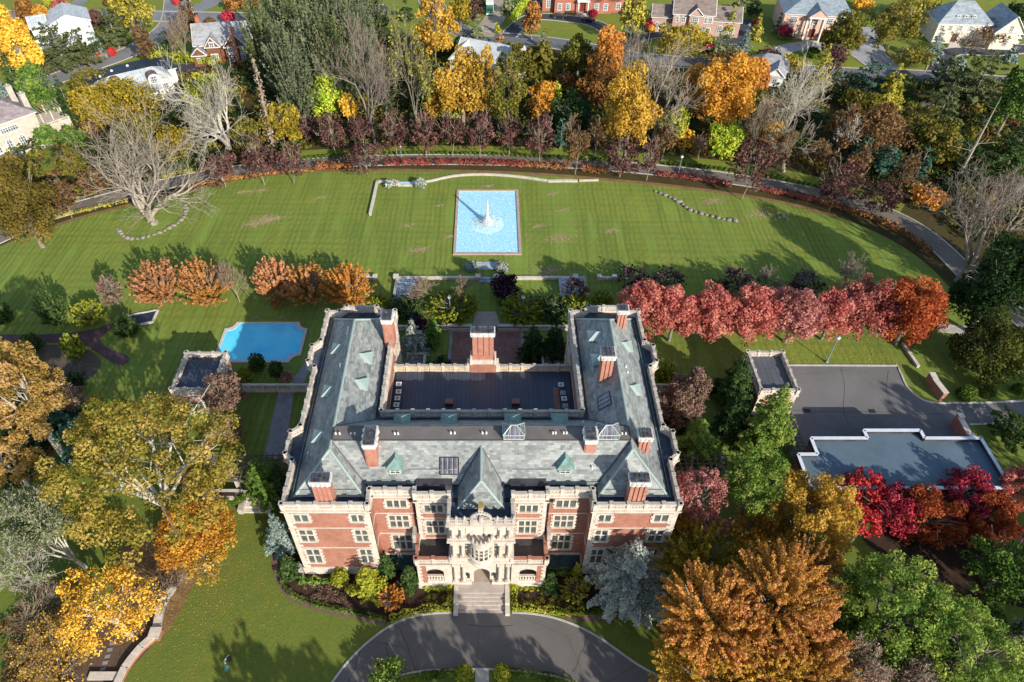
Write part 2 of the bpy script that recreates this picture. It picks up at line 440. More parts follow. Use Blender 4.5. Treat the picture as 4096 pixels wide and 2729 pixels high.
def tree(sp, pal, cx, cy, w, h, label, H=None, bk='grey', name=None, cat='tree', group=None, xy=None, dens=1.0, leafk=1.0, **kw):
    """one plant, fitted to its outline in the survey picture"""
    seed = len(TREES) + 11
    rng = np.random.default_rng(seed); rnd = random.Random(seed)
    mode = {'maple': 'round', 'plume': 'round', 'airy': 'round', 'plum': 'round', 'conifer': 'cone', 'spruce': 'cone', 'pine': 'cone', 'bare': 'bare', 'twiggy': 'bare', 'shrub': 'shrub', 'yew': 'shrub', 'ball': 'shrub', 'dead': 'cone', 'tallpine': 'cone', 'brush': 'bare'}[sp]
    ks = {'maple': 1.14, 'airy': 1.2, 'plum': 1.2, 'plume': 1.04, 'conifer': 1.15, 'spruce': 1.2, 'pine': 1.18, 'tallpine': 1.3, 'yew': 1.05, 'bare': 1.12}.get(sp, 1.0)
    x, y, d, R, RV, HH, z = solve(cx, cy, w * ks, h * (1 + (ks - 1) * .8), mode, H, {'plume': 1.96, 'plum': 2.1, 'airy': 2.15}.get(sp, 2.1))
    if xy: x, y = xy
    lf = min(.8, max(.24, d * .0031)) * leafk
    nm = name or {'maple': 'maple_tree', 'plume': 'zelkova_tree', 'airy': 'autumn_tree', 'plum': 'plum_tree', 'conifer': 'conifer_tree', 'spruce': 'spruce_tree', 'pine': 'pine_tree', 'tallpine': 'pine_tree', 'bare': 'bare_tree', 'twiggy': 'bare_shrub', 'brush': 'bare_shrub', 'shrub': 'shrub', 'yew': 'yew_shrub', 'ball': 'clipped_shrub', 'dead': 'dead_tree'}[sp]
    root = empty(nm, (x, y, GZ), label, cat, group); TREES.append(root)
    cz = 0
    if sp in ('maple', 'airy', 'plum', 'shrub', 'ball'):
        p = dict(maple=dict(br=.27, nb=52), airy=dict(br=.20, nb=70, gap=.35), plum=dict(br=.22, nb=46, gap=.45, dens=.62), shrub=dict(br=.30, nb=30, zlo=-.5), ball=dict(br=.5, nb=14, lump=-.1, dens=1.4))[sp]
        dn = p.pop('dens', 1.0) * dens; p.update(kw.get('crown', {}))
        Q, v = crown_round(rng, R, RV, lf, dn, **p); cz = HH - RV
    elif sp in ('plume', 'yew'):
        Q, v = crown_plume(rng, R, RV, lf * (.85 if sp == 'plume' else .8), dens, **kw.get('crown', {})); cz = HH - RV
    elif sp in ('conifer', 'spruce', 'pine', 'dead', 'tallpine'):
        p = dict(conifer=dict(droop=.25, pw=.75, ragged=.18), spruce=dict(droop=.35, pw=.95, ragged=.15, tier=.6), pine=dict(droop=-.05, pw=.45, ragged=.28, tier=.9, per_tier=8, bare=.12), tallpine=dict(droop=-.35, pw=.55, ragged=.22, tier=.7, per_tier=9), dead=dict(droop=.75, pw=.7, ragged=.25, tier=.5, per_tier=7, bare=.15))[sp]
        p.update(kw.get('crown', {}))
        cb = kw.get('clear', .06 if sp != 'tallpine' else .2) * HH
        if d > 120: p['tier'] = p.get('tier', .55) * d / 120
        Q, v = crown_conifer(rng, R, HH - cb, lf, dens * (.5 if sp == 'dead' else 2.0), **p); cz = cb
    else:
        Q = None
    if Q is not None:
        mk('crown' if cat != 'shrub' else 'foliage', fast_mesh('crown', Q, 4, LM(pal, .12 if sp in ('spruce', 'conifer', 'dead', 'yew', 'ball') else .38), v), root, (0, 0, cz))
    # wood
    bm_ = bark(bk)
    if sp in ('bare', 'twiggy', 'plum', 'airy', 'brush'):
        dp = min(5, kw.get('depth', 5)) if sp in ('bare', 'twiggy', 'brush') else 3
        r0 = kw.get('r0', max(.12, .04 * R if sp == 'bare' else .028 * R))
        g = dict(spread=.6, up=.3, trunk=.14, leader=5, kids=(2, 3))
        if sp == 'brush': g = dict(spread=.8, up=.1, trunk=.04, leader=6)
        g.update(kw.get('grow', {}))
        sg = grow(rnd, HH * .97, R * (.97 if sp in ('bare', 'twiggy', 'brush') else .8), r0, dp, **g)
        rmin = max(.022, d * min(.0002, kw.get('tw', .00018)))
        sg[:, 6:8] = np.maximum(sg[:, 6:8], rmin)
        kk = sg[:, 8]
        if sp in ('bare', 'twiggy', 'brush'):
            mk('trunk', fast_mesh('trunk', tubes(sg[kk <= 2, :8], 6), 4, bm_), root)
            br_ = mk('branches', fast_mesh('branches', tubes(sg[kk > 2, :8], 3), 4, simple('twig_' + bk, dict(pale=(.27, .23, .18), white=(.36, .33, .27), grey=(.19, .155, .125), tan=(.22, .165, .115)).get(bk, (.12, .085, .06)), .9, .3, 3)), root)
            if pal:      # a few leaves left on the twigs
                t = sg[kk >= dp - 1]; n = int(len(t) * kw.get('lv', 2.0)); i = rng.integers(0, len(t), n)
                P = t[i, 3:6] + rng.normal(0, .25, (n, 3))
                mk('leaves', fast_mesh('leaves', leaves(rng, P, rng.normal(0, 1, (n, 3)) + np.array([0, 0, .6]), lf * .8), 4, LM(pal), rng.uniform(0, 1, n)), root)
        else:
            mk('trunk', fast_mesh('trunk', tubes(sg[:, :8], 4), 4, bm_), root)
    elif sp not in ('ball',):
        r0 = kw.get('r0', max(.10, .032 * R + .015 * HH)); lean = Vector((rnd.gauss(0, .02), rnd.gauss(0, .02), 0)); sg = []
        if sp in ('conifer', 'spruce', 'pine', 'dead', 'tallpine'):
            n = 6
            for i in range(n):
                sg.append((0, 0, HH * .97 * i / n, 0, 0, HH * .97 * (i + 1) / n, r0 * (1 - i / n * .9), r0 * (1 - (i + 1) / n * .9)))
            for i in range(40 if sp != 'conifer' else 14):
                t = rnd.uniform(.12, .9); a = rnd.uniform(0, 6.28); L = R * (1 - t) * .8
                sg.append((0, 0, HH * t, L * math.cos(a), L * math.sin(a), HH * t + .1 * L, max(.03, r0 * .22 * (1 - t)), .02))
        else:
            top = cz + RV * .1
            sg.append((0, 0, 0, 0, 0, top * .5, r0, r0 * .8)); fork = top * .5
            for i in range(9):
                a = rnd.uniform(0, 6.28); e = rnd.uniform(.35, .8)
                q = (R * e * math.cos(a) * .5, R * e * math.sin(a) * .5, fork + (cz + RV * .3 - fork) * .6)
                q2 = (R * e * math.cos(a), R * e * math.sin(a), cz + RV * rnd.uniform(.1, .65))
                sg.append((0, 0, fork * .9, *q, r0 * .6, r0 * .34)); sg.append((*q, *q2, r0 * .34, .04))
                for _ in range(3):
                    sg.append((*q, q[0] + rnd.gauss(0, R * .3), q[1] + rnd.gauss(0, R * .3), q[2] + RV * rnd.uniform(.1, .6), r0 * .22, .03))
        mk('trunk', fast_mesh('trunk', tubes(np.array(sg), 7), 4, bm_), root)
    return root
# ---------------------------------------------------------------- building materials
def brick_mat(name, c1, c2, mort, scale=1.0):
    if name in MATS: return MATS[name]
    m, nt, out = newmat(name)
    uv = coord(nt, 'UV')
    b = N(nt, 'ShaderNodeTexBrick', {'Vector': uv, 'Color1': c4(c1), 'Color2': c4(c2), 'Mortar': c4(mort), 'Scale': scale, 'Mortar Size': .012, 'Brick Width': .24, 'Row Height': .085, 'Bias': -.1})
    n = noise(nt, uv, 1.3, 8, .7)
    n2 = noise(nt, uv, .25, 3, .6)
    col = mixc(nt, .55, b.outputs[0], ramp(nt, n, [(.35, (.17, .055, .035)), (.5, c1), (.68, (.46, .24, .17))]))
    col = mixc(nt, .35, col, ramp(nt, n2, [(.35, (.22, .085, .055)), (.65, (.42, .19, .13))]))
    princ(nt, out, col, .85, bump=b.outputs['Fac'], bstr=.2, bdist=.02)
    MATS[name] = m
    return m
def slate_mat(name, lo, mid, hi, w=.55, h=.30):
    m, nt, out = newmat(name)
    uv = coord(nt, 'UV')
    b = N(nt, 'ShaderNodeTexBrick', {'Vector': uv, 'Color1': (0, 0, 0, 1), 'Color2': (1, 1, 1, 1), 'Mortar': (.25, .25, .25, 1), 'Scale': 1, 'Mortar Size': .012, 'Brick Width': w, 'Row Height': h})
    b2 = N(nt, 'ShaderNodeTexBrick', {'Vector': uv, 'Color1': (0, 0, 0, 1), 'Color2': (1, 1, 1, 1), 'Mortar': (.5, .5, .5, 1), 'Scale': 1, 'Mortar Size': 0, 'Brick Width': w * 2.7, 'Row Height': h * 2, 'Offset': .37})
    n = noise(nt, uv, .35, 6, .7)
    f = N(nt, 'ShaderNodeMath', {0: b.outputs[0], 1: .36}, operation='MULTIPLY').outputs[0]
    f2 = N(nt, 'ShaderNodeMath', {0: b2.outputs[0], 1: .28, 2: f}, operation='MULTIPLY_ADD').outputs[0]
    f3 = N(nt, 'ShaderNodeMath', {0: n, 1: .5, 2: f2}, operation='MULTIPLY_ADD').outputs[0]
    col = ramp(nt, f3, [(.28, lo), (.55, mid), (.85, hi)])
    st = noise(nt, coord(nt, 'UV', (1.5, .12, 1)), 1.2, 4, .6)
    col = mixc(nt, ramp(nt, st, [(.5, (0, 0, 0)), (.75, (.35, .35, .35))]), col, (.24, .25, .20))
    princ(nt, out, col, .55, spec=.45, bump=b.outputs['Fac'], bstr=.25, bdist=.03)
    return m
def stone_mat(name, col, w=1.1, h=.45, stain=.45, joint=.4):
    m, nt, out = newmat(name)
    uv = coord(nt, 'UV')
    b = N(nt, 'ShaderNodeTexBrick', {'Vector': uv, 'Color1': (1, 1, 1, 1), 'Color2': (.86, .86, .86, 1), 'Mortar': (joint, joint, joint, 1), 'Scale': 1, 'Mortar Size': .012, 'Brick Width': w, 'Row Height': h})
    n = noise(nt, coord(nt), .9, 8, .72)
    n2 = noise(nt, coord(nt, 'Object', (1, 1, .25)), 2.2, 5, .6)
    base = mixc(nt, ramp(nt, n, [(.42, (0, 0, 0)), (.72, (stain, stain, stain))]), col, (col[0] * .52, col[1] * .48, col[2] * .44))
    base = mixc(nt, ramp(nt, n2, [(.52, (0, 0, 0)), (.8, (.5, .5, .5))]), base, (.20, .19, .17))
    c = mixc(nt, 1.0, base, b.outputs[0], 'MULTIPLY')
    princ(nt, out, c, .8, bump=n, bstr=.2)
    return m
def seam_mat(name, col, pitch=.6, col2=None):
    """standing-seam sheet metal: ribs every pitch metres"""
    m, nt, out = newmat(name)
    uv = coord(nt, 'UV')
    w = N(nt, 'ShaderNodeTexBrick', {'Vector': uv, 'Color1': (0, 0, 0, 1), 'Color2': (.3, .3, .3, 1), 'Mortar': (1, 1, 1, 1), 'Scale': 1, 'Mortar Size': .03, 'Brick Width': pitch, 'Row Height': 40, 'Offset': 0})
    n = noise(nt, coord(nt), .6, 6, .7)
    a = mixc(nt, n, [c * .7 for c in col], [min(1, c * 1.4) for c in col])
    c = mixc(nt, w.outputs[0], a, col2 or [min(1, k * 2.2 + .02) for k in col])
    princ(nt, out, c, .45, spec=.5, bump=w.outputs[0], bstr=.4, bdist=.03)
    return m
def pane_mat(name, glass, lead, w=.17, h=.2, ms=.022, rough=.12):
    """glass with its leading"""
    if name in MATS: return MATS[name]
    m, nt, out = newmat(name)
    uv = coord(nt, 'UV')
    b = N(nt, 'ShaderNodeTexBrick', {'Vector': uv, 'Color1': (0, 0, 0, 1), 'Color2': (0, 0, 0, 1), 'Mortar': (1, 1, 1, 1), 'Scale': 1, 'Mortar Size': ms, 'Brick Width': w, 'Row Height': h, 'Offset': 0})
    n = noise(nt, coord(nt), .8, 3)
    g = mixc(nt, ramp(nt, n, [(.35, (0, 0, 0)), (.65, (1, 1, 1))]), glass, [min(1, c * 2.3 + .02) for c in glass])
    c = mixc(nt, b.outputs[0], g, lead)
    r = N(nt, 'ShaderNodeMath', {0: b.outputs[0], 1: .5, 2: rough}, operation='MULTIPLY_ADD').outputs[0]
    p = princ(nt, out, c, rough, spec=.6, bump=n, bstr=.08)
    nt.links.new(r, p.inputs['Roughness'])
    MATS[name] = m
    return m
BRICK = brick_mat('red_brick', (.36, .135, .085), (.27, .085, .055), (.42, .33, .26))
LIME = stone_mat('limestone', (.66, .58, .49), 1.2, .45, .5, .72)
LIMEG = stone_mat('weathered_limestone', (.50, .45, .39), .9, .5, .6, .6)
SLATE = slate_mat('slate', (.115, .128, .125), (.205, .218, .208), (.33, .34, .32))
COPPER = simple('green_copper', (.17, .27, .235), .6, .3, 1.2)
COPPERP = seam_mat('pale_copper_sheet', (.27, .345, .31), .45, (.36, .43, .39))
LEAD = simple('dark_lead', (.062, .058, .062), .45, .5, .6)
LEADSEAM = seam_mat('lead_seam_roof', (.045, .058, .085), .62, (.016, .02, .032))
MEMB = simple('brown_membrane', (.155, .135, .12), .7, .18, .5)
GUTTER = simple('gutter_deck', (.045, .06, .085), .4, .5, .8)
WHITE = simple('white_paint', (.72, .70, .66), .6, .15, 3)
WHITEM = simple('white_masonry', (.62, .59, .55), .8, .35, 2.5)
METAL = simple('grey_metal', (.30, .31, .32), .4, .2, 3, metal=.3)
DARKM = simple('dark_metal', (.03, .03, .032), .4, .3, 3)
PANE = pane_mat('leaded_glass', (.03, .038, .035), (.15, .16, .145), .17, .2, .014)
PANED = pane_mat('roof_glass', (.06, .055, .07), (.3, .32, .3), .6, 3.0, .03)
def oedges(pts, closed=True):
    n = len(pts)
    for i in range(n if closed else n - 1):
        yield pts[i], pts[(i + 1) % n]
def band(mb, pts, z0, z1, out, thick, m=0, closed=True):
    """string course following wall line pts (counter-clockwise), standing `out` proud"""
    for (a, b) in oedges(pts, closed):
        dx, dy = b[0] - a[0], b[1] - a[1]; L = math.hypot(dx, dy)
        if L < .05: continue
        nx, ny = dy / L, -dx / L; ex, ey = dx / L * out * .98, dy / L * out * .98
        o = out - thick / 2
        mb.bar((a[0] - ex + nx * o, a[1] - ey + ny * o, z0), (b[0] + ex + nx * o, b[1] + ey + ny * o, z0), thick, z1 - z0, m)
def parapet(mb, pts, z0, z1, closed=True, pitch=2.05, th=.34, skip=(), lattice=True, ins=0.0):
    """pierced stone parapet: base rail, piers, cross tracery, coping"""
    for k, (a, b) in enumerate(oedges(pts, closed)):
        if k in skip: continue
        dx, dy = b[0] - a[0], b[1] - a[1]; L = math.hypot(dx, dy)
        if L < .1: continue
        ux, uy = dx / L, dy / L; nx, ny = uy, -ux; an = math.atan2(dy, dx)
        P = lambda t, z, o=0: (a[0] + ux * t + nx * (o - th / 2 - ins), a[1] + uy * t + ny * (o - th / 2 - ins), z)
        h = z1 - z0
        mb.bar(P(0, z0), P(L, z0), th, h * .26)
        mb.bar(P(0, z1 - h * .17), P(L, z1 - h * .17), th * 1.22, h * .17, 1)
        n = max(1, round(L / pitch)); pw = .42
        for i in range(n + 1):
            t = L * i / n
            mb.obox(P(t, z0 + .003), pw, th * 1.34, h + .09, an, 0)
            mb.obox(P(t, z1 + .05), pw * 1.2, th * 1.5, .10, an, 1)
        for i in range(n):
            t0 = L * i / n + pw / 2; t1 = L * (i + 1) / n - pw / 2; w = t1 - t0
            if w < .2: continue
            if not lattice:
                mb.bar(P(t0, z0 + h * .26), P(t1, z0 + h * .26), th * .7, h * .57); continue
            q = max(1, round(w / .48)); s = w / q; hh = h * .57
            for j in range(q):
                tm = t0 + s * (j + .5); zc = z0 + h * .26
                mb.obox(P(t0 + s * j + s * .08, zc), s * .2, th * .6, hh, an)
                mb.obox(P(tm, zc + hh * .38), s * .9, th * .55, hh * .24, an)
                mb.obox(P(tm, zc), s * .22, th * .5, hh, an)
            mb.obox(P(t1 - .03, zc), .08, th * .6, hh, an)
def balustrade(mb, a, b, z0, z1, pitch=1.9, th=.3, brickm=None):
    dx, dy = b[0] - a[0], b[1] - a[1]; L = math.hypot(dx, dy); ux, uy = dx / L, dy / L; an = math.atan2(dy, dx); h = z1 - z0
    P = lambda t, z: (a[0] + ux * t, a[1] + uy * t, z)
    mb.bar(P(0, z0), P(L, z0), th, h * .3); mb.bar(P(0, z1 - .16), P(L, z1 - .16), th * 1.3, .16)
    n = max(1, round(L / pitch))
    for i in range(n + 1): mb.obox(P(L * i / n, z0 + .004), .38, th * 1.4, h + .05, an)
    for i in range(n):
        q = max(2, int((L / n - .38) / .24))
        for j in range(q):
            t = L * i / n + .19 + (L / n - .38) * (j + .5) / q
            mb.obox(P(t, z0 + h * .3), .1, .13, h * .7 - .16, an)
def quoins(mb, x, y, z0, z1, dx=1, dy=0, out=.05, L=(.72, .42), h=.46, t=.30):
    """toothed corner stones at (x,y) running along +-dx (or dy)"""
    z = z0; k = 0
    while z < z1 - .1:
        l = L[k % 2]; hh = min(h, z1 - z)
        if dx: mb.box(min(x, x + dx * l), max(x, x + dx * l), y - out, y + t, z, z + hh - .015)
        else: mb.box(x - (out if t > 0 else -t), x + (out if t < 0 else t), min(y, y + dy * l), max(y, y + dy * l), z, z + hh - .015)
        z += hh; k += 1
def window(root, off, u0, u1, z0, z1, y, lights, rows, side=None):
    """stone window on a wall facing -y (side=None) or +-x (side=+1/-1 with u along y)"""
    mb = MB(); gb = MB()
    def bx(m, a, b, d0, d1, e, f, mi=0):
        if side is None: m.box(a, b, y - d1, y - d0, e, f, mi)
        elif side > 0: m.box(y + d0, y + d1, a, b, e, f, mi)
        else: m.box(y - d1, y - d0, a, b, e, f, mi)
    j = .26; top = .24; sill = .2
    bx(mb, u0, u0 + j, .0, .12, z0, z1); bx(mb, u1 - j, u1, 0, .12, z0, z1)
    bx(mb, u0 + j, u1 - j, 0, .12, z1 - top, z1); bx(mb, u0 - .08, u1 + .08, 0, .2, z0 - sill, z0)
    k = 0; z = z0 + .05
    while z < z1 - .3:                                   # teeth
        if k % 2 == 0:
            bx(mb, u0 - .2, u0, 0, .117, z, z + .36); bx(mb, u1, u1 + .2, 0, .117, z, z + .36)
        z += .38; k += 1
    a, b = u0 + j, u1 - j; c, d = z0, z1 - top
    w = (b - a) / lights
    for i in range(1, lights): bx(mb, a + w * i - .1, a + w * i + .1, 0, .12, c, d)
    if rows == 2:
        s = c + (d - c) * .56
        for i in range(lights):
            bx(mb, a + w * i + (.1 if i else 0), a + w * (i + 1) - (.1 if i < lights - 1 else 0), 0, .117, s - .1, s + .1)
    fr = mb.build('window', LIME, root, off)
    bx(gb, a, b, .004, .03, c, d)
    p = gb.build('pane', PANE, fr, off); p.location = (0, 0, 0)
    return fr
# ================================================================ the mansion
X0 = -1.0
MO = (0, 60, GZ)
man = empty('mansion', (X0, 60, GZ), 'large red brick mansion with limestone trim and grey slate roofs round a rear court', 'mansion')
U = 24.1
half = [(8.15, 47.8), (8.15, 48.5), (13.6, 48.5), (13.6, 46.4), (U, 46.4), (U, 52.85), (U + 1.1, 53.9), (U + 1.1, 57.45), (U, 58.5), (U, 69.0), (U + 1.1, 70.1), (U + 1.1, 73.3), (U, 74.4), (U, 80.9), (22.2, 80.9), (21.2, 82.0), (16.4, 82.0), (15.4, 80.9), (13.45, 80.9), (13.45, 61.07)]
foot = half + [(-a, b) for a, b in half[::-1]]
wall = MB().prism(foot, GZ, 15.1, 0, 1)
wall.build('wall', [BRICK, GUTTER], man, MO)
low = MB().prism([(-13.44, 61.08), (13.44, 61.08), (13.44, 73.75), (-13.44, 73.75)], GZ, 10.4, 0, 1)
low.build('rear_wall', [BRICK, LEADSEAM], man, MO)
deck = MB().box(-13.2, 13.2, 61.3, 73.4, 10.42, 10.52); deck.build('seamed_flat_roof', LEADSEAM, man, MO)
# trims: plinth, string courses, cornice
tr = MB()
band(tr, foot, GZ, .85, .12, .3); band(tr, foot, 10.9, 11.05, .09, .25); band(tr, foot, 6.0, 6.15, .09, .25)
band(tr, foot, 14.62, 14.9, .16, .3); band(tr, foot, 14.9, 15.1, .26, .5)
tr.build('stone_courses', LIME, man, MO)
for s in (1, -1):
    for (x, sd_) in ((24.1, -1), (13.6, 1)):
        q = MB(); quoins(q, s * x, 46.4, .85, 14.62, s * sd_, L=(.95, .6)); q.build('quoins', LIME, man, MO)
    q = MB(); quoins(q, s * 8.15, 47.8, .85, 14.62, -s, L=(.8, .5)); q.build('quoins', LIME, man, MO)
pp = MB()
par = [p for p in foot]
skip = []
for k, (a, b) in enumerate(oedges(par)):
    if abs(a[0]) < 8.2 and abs(b[0]) < 8.2: skip.append(k)            # broken by the portal
parapet(pp, par, 15.1, 16.35, True, skip=skip)
for s in (1, -1):
    a, b = (s * 8.15, 47.8), (s * 3.9, 47.8)
    parapet(pp, [b, a] if s > 0 else [a, b], 15.1, 16.5, False)
pp.build('parapet', [LIME, LIMEG], man, MO)
# windows of the front
win = []
for s in (1, -1):
    for (a, b) in ((20.85, 23.45), (13.95, 16.4)):
        lo, hi = (a, b) if s > 0 else (-b, -a)
        lo += .2; hi -= .2
        window(man, MO, lo, hi, 12.6, 14.35, 46.4, 2, 1); window(man, MO, lo, hi, 7.8, 10.75, 46.4, 2, 2); window(man, MO, lo, hi, 2.15, 5.9, 46.4, 2, 2)
    lo, hi = (8.95, 12.3) if s > 0 else (-12.3, -8.95)
    lo += .2; hi -= .2
    window(man, MO, lo, hi, 12.5, 14.3, 48.5, 3, 1); window(man, MO, lo, hi, 7.7, 10.7, 48.5, 3, 2); window(man, MO, lo, hi, 2.0, 5.85, 48.5, 3, 2)
    lo, hi = (4.55, 7.3) if s > 0 else (-7.3, -4.55)
    window(man, MO, lo, hi, 12.5, 14.3, 47.8, 3, 1); window(man, MO, lo, hi, 7.4, 10.6, 47.8, 3, 2)
    for yy in (61.2, 64.6):                               # outer flanks
        for zz in ((12.5, 14.3, 1), (7.7, 10.7, 2), (2.0, 5.8, 2)):
            window(man, MO, yy, yy + 2.4, zz[0], zz[1], s * U, 2, zz[2], side=s)
    for yy in (75.2, 77.9):                               # court side of the wings
        for zz in ((12.5, 14.3, 1), (7.7, 10.7, 2), (2.0, 5.8, 2)):
            window(man, MO, yy, yy + 1.9, zz[0], zz[1], s * 13.45, 2, zz[2], side=-s)
# roofs
ZE, ZR = 15.3, 19.2
rf = MB(); mem = MB(); cap = MB()
for s in (1, -1):
    A = lambda u, y, z: (s * u, y, z)
    rf.poly([A(23, 48.1, ZE), A(23, 80, ZE), A(18.7, 75.7, ZR), A(18.7, 52.4, ZR)])
    rf.poly([A(23, 48.1, ZE), A(14.4, 48.1, ZE), A(18.7, 52.4, ZR)])
    rf.poly([A(23, 80, ZE), A(14.4, 80, ZE), A(18.7, 75.7, ZR)])
    rf.poly([A(14.4, 80, ZE), A(14.4, 60.2, ZE), A(18.7, 56.0, ZR), A(18.7, 75.7, ZR)])
    rf.poly([A(14.4, 48.1, ZE), A(14.4, 49.9, ZE), A(18.7, 53.8, ZR), A(18.7, 52.4, ZR)])
    for p, q_ in (((23, 48.1, ZE), (18.7, 52.4, ZR)), ((14.4, 48.1, ZE), (18.7, 52.4, ZR)), ((18.7, 52.4, ZR), (18.7, 53.8, ZR)), ((18.7, 56, ZR), (18.7, 75.7, ZR)), ((23, 80, ZE), (18.7, 75.7, ZR)), ((14.4, 80, ZE), (18.7, 75.7, ZR))):
        cap.tube(A(*p), A(*q_), .17, n=6)
    # eaves gutter pipes and snow rails
    for (p, q_) in (((23.25, 48, ZE + .05), (23.25, 79.8, ZE + .05)), ((14.1, 61.5, ZE + .05), (14.1, 79.6, ZE + .05)), ((22.4, 48.6, ZE + .75), (15.2, 48.6, ZE + .75))):
        cap.tube(A(*p), A(*q_), .05, n=4, m=1)
    cap.tube(A(14.9, 49.95, ZE + .35), A(8.2, 49.95, ZE + .35), .05, n=4, m=1); cap.tube(A(9, 51.1, ZE + 1.45), A(4, 51.1, ZE + 1.45), .04, n=4, m=1)
    # dark lead upstand behind the middle bays
    mem.box(*sorted((s * 3.6, s * 8.1)), 49.3, 51.1, 15.12, 15.85, 1)
rf.poly([(-14.4, 49.9, ZE), (14.4, 49.9, ZE), (18.7, 53.8, ZR), (-18.7, 53.8, ZR)])
rf.poly([(-14.4, 60.2, ZE), (14.4, 60.2, ZE), (18.7, 56.0, ZR), (-18.7, 56.0, ZR)])
rf.poly([(-2.85, 46.5, 15.15), (0, 48.2, 18.65), (0, 53.3, 18.65), (-2.85, 49.8, 15.15)])
rf.poly([(2.85, 46.5, 15.15), (0, 48.2, 18.65), (0, 53.3, 18.65), (2.85, 49.8, 15.15)])
rf.poly([(-2.85, 46.5, 15.15), (2.85, 46.5, 15.15), (0, 48.2, 18.65)])
for p, q_ in (((-2.85, 46.5, 15.15), (0, 48.2, 18.65)), ((2.85, 46.5, 15.15), (0, 48.2, 18.65)), ((0, 48.2, 18.65), (0, 53.3, 18.65))):
    cap.tube(p, q_, .15, n=6)
for p, q_ in (((-2.85, 49.8, 15.2), (0, 53.35, 18.68)), ((2.85, 49.8, 15.2), (0, 53.35, 18.68)), ((-14.4, 49.9, ZE), (-18.7, 53.8, ZR)), ((14.4, 49.9, ZE), (18.7, 53.8, ZR)), ((-14.4, 60.2, ZE), (-18.7, 56, ZR)), ((14.4, 60.2, ZE), (18.7, 56, ZR)), ((-18.7, 53.8, ZR), (18.7, 53.8, ZR)), ((-18.7, 56, ZR), (18.7, 56, ZR))):
    cap.tube(p, q_, .09, n=5, m=2)
mem.box(-18.6, 18.6, 53.85, 55.95, ZR - .06, ZR + .03)
rf.build('slate_roof', SLATE, man, MO)
mem.build('flat_roof', [MEMB, LEAD], man, MO)
cap.build('ridge_capping', [COPPERP, COPPER, LEAD], man, MO)

def chimney(x0, x1, y0, y1, zb, zt, flues, axis='x'):
    """clustered brick flues on a plinth; white oversailing cap; leaded top"""
    x0 += 1.0; x1 += 1.0
    mb = MB(); cp = MB(); tp = MB()
    mb.box(x0 + .08, x1 - .08, y0 + .08, y1 - .08, zb, zt - .55)
    L = (x1 - x0) if axis == 'x' else (y1 - y0)
    for i in range(flues):
        t = (i + .5) / flues
        if axis == 'x':
            c = x0 + L * t; w = L / flues * .68
            mb.box(c - w / 2, c + w / 2, y0 - .06, y1 + .06, zb + 1.0, zt - .55)
            cp.prism([(c - w * .62, y0 - .2), (c, y0 - .34), (c + w * .62, y0 - .2), (c + w * .62, y1 + .2), (c, y1 + .34), (c - w * .62, y1 + .2)], zt - .55, zt - .05)
        else:
            c = y0 + L * t; w = L / flues * .68
            mb.box(x0 - .06, x1 + .06, c - w / 2, c + w / 2, zb + 1.0, zt - .55)
            cp.prism([(x0 - .2, c - w * .62), (x1 + .2, c - w * .62), (x1 + .34, c), (x1 + .2, c + w * .62), (x0 - .2, c + w * .62), (x0 - .34, c)], zt - .55, zt - .05)
    mb.box(x0 - .04, x1 + .04, y0 - .04, y1 + .04, zb, zb + .9)
    cp.box(x0 - .1, x1 + .1, y0 - .1, y1 + .1, zt - .72, zt - .3)
    cp.box(x0 - .16, x1 + .16, y0 - .16, y1 + .16, zt - .28, zt)
    tp.box(x0 + .02, x1 - .02, y0 + .02, y1 - .02, zt - .02, zt + .16)
    for i in range(1, flues):
        t = i / flues
        if axis == 'x': tp.box(x0 + L * t - .04, x0 + L * t + .04, y0, y1, zt, zt + .22)
        else: tp.box(x0, x1, y0 + L * t - .04, y0 + L * t + .04, zt, zt + .22)
    ch = mb.build('chimney', BRICKC, man, MO)
    cp.build('chimney_cap', WHITEM, ch, MO); tp.build('flue_cover', LEADT, ch, MO)
BRICKC = brick_mat('chimney_brick', (.46, .17, .11), (.34, .10, .065), (.55, .45, .38))
m_, nt_, out_ = newmat('streaked_lead'); n_ = noise(nt_, coord(nt_), 1.6, 7, .75)
princ(nt_, out_, ramp(nt_, n_, [(.42, (.035, .035, .04)), (.6, (.10, .10, .10)), (.72, (.38, .37, .35))]), .5); LEADT = m_
for s in (0, 1):
    pass
chimney(-21.0, -18.75, 46.95, 48.2, 15.2, 20.2, 4); chimney(16.6, 18.85, 46.95, 48.2, 15.2, 20.2, 4)
chimney(-15.2, -13.85, 51.5, 54.3, 16.2, 21.3, 3, 'y'); chimney(11.85, 13.15, 52.6, 54.6, 16.8, 20.8, 2, 'y')
chimney(18.55, 20.1, 53.3, 54.7, 16.4, 20.4, 3); chimney(15.1, 16.8, 65.3, 67.0, 16.0, 22.3, 3)
chimney(18.75, 20.2, 75.8, 77.0, 16.0, 20.9, 3); chimney(-15.4, -14.05, 73.9, 76.1, 15.0, 20.8, 2, 'y')
# the big rear chimney on its stone shoulders
chimney(-2.6, .72, 73.5, 74.75, 13.0, 18.6, 4)
cb = MB(); cb.box(-1.95, 2.05, 73.2, 75.0, 10.4, 12.2, 1); cb.box(-1.7, 1.8, 73.3, 74.9, 12.2, 13.1)
for s in (-1.9, 1.75): cb.box(s, s + .3, 73.15, 74.9, 12.2, 13.4); cb.tube((s + .15, 73.3, 13.4), (s + .15, 73.3, 14.3), .16, .05)
cb.box(-2.35, -1.95, 73.3, 74.6, 10.4, 12.2); cb.box(2.05, 2.45, 73.3, 74.6, 10.4, 12.2)
cb.build('chimney_base', [LIME, BRICK], man, MO)
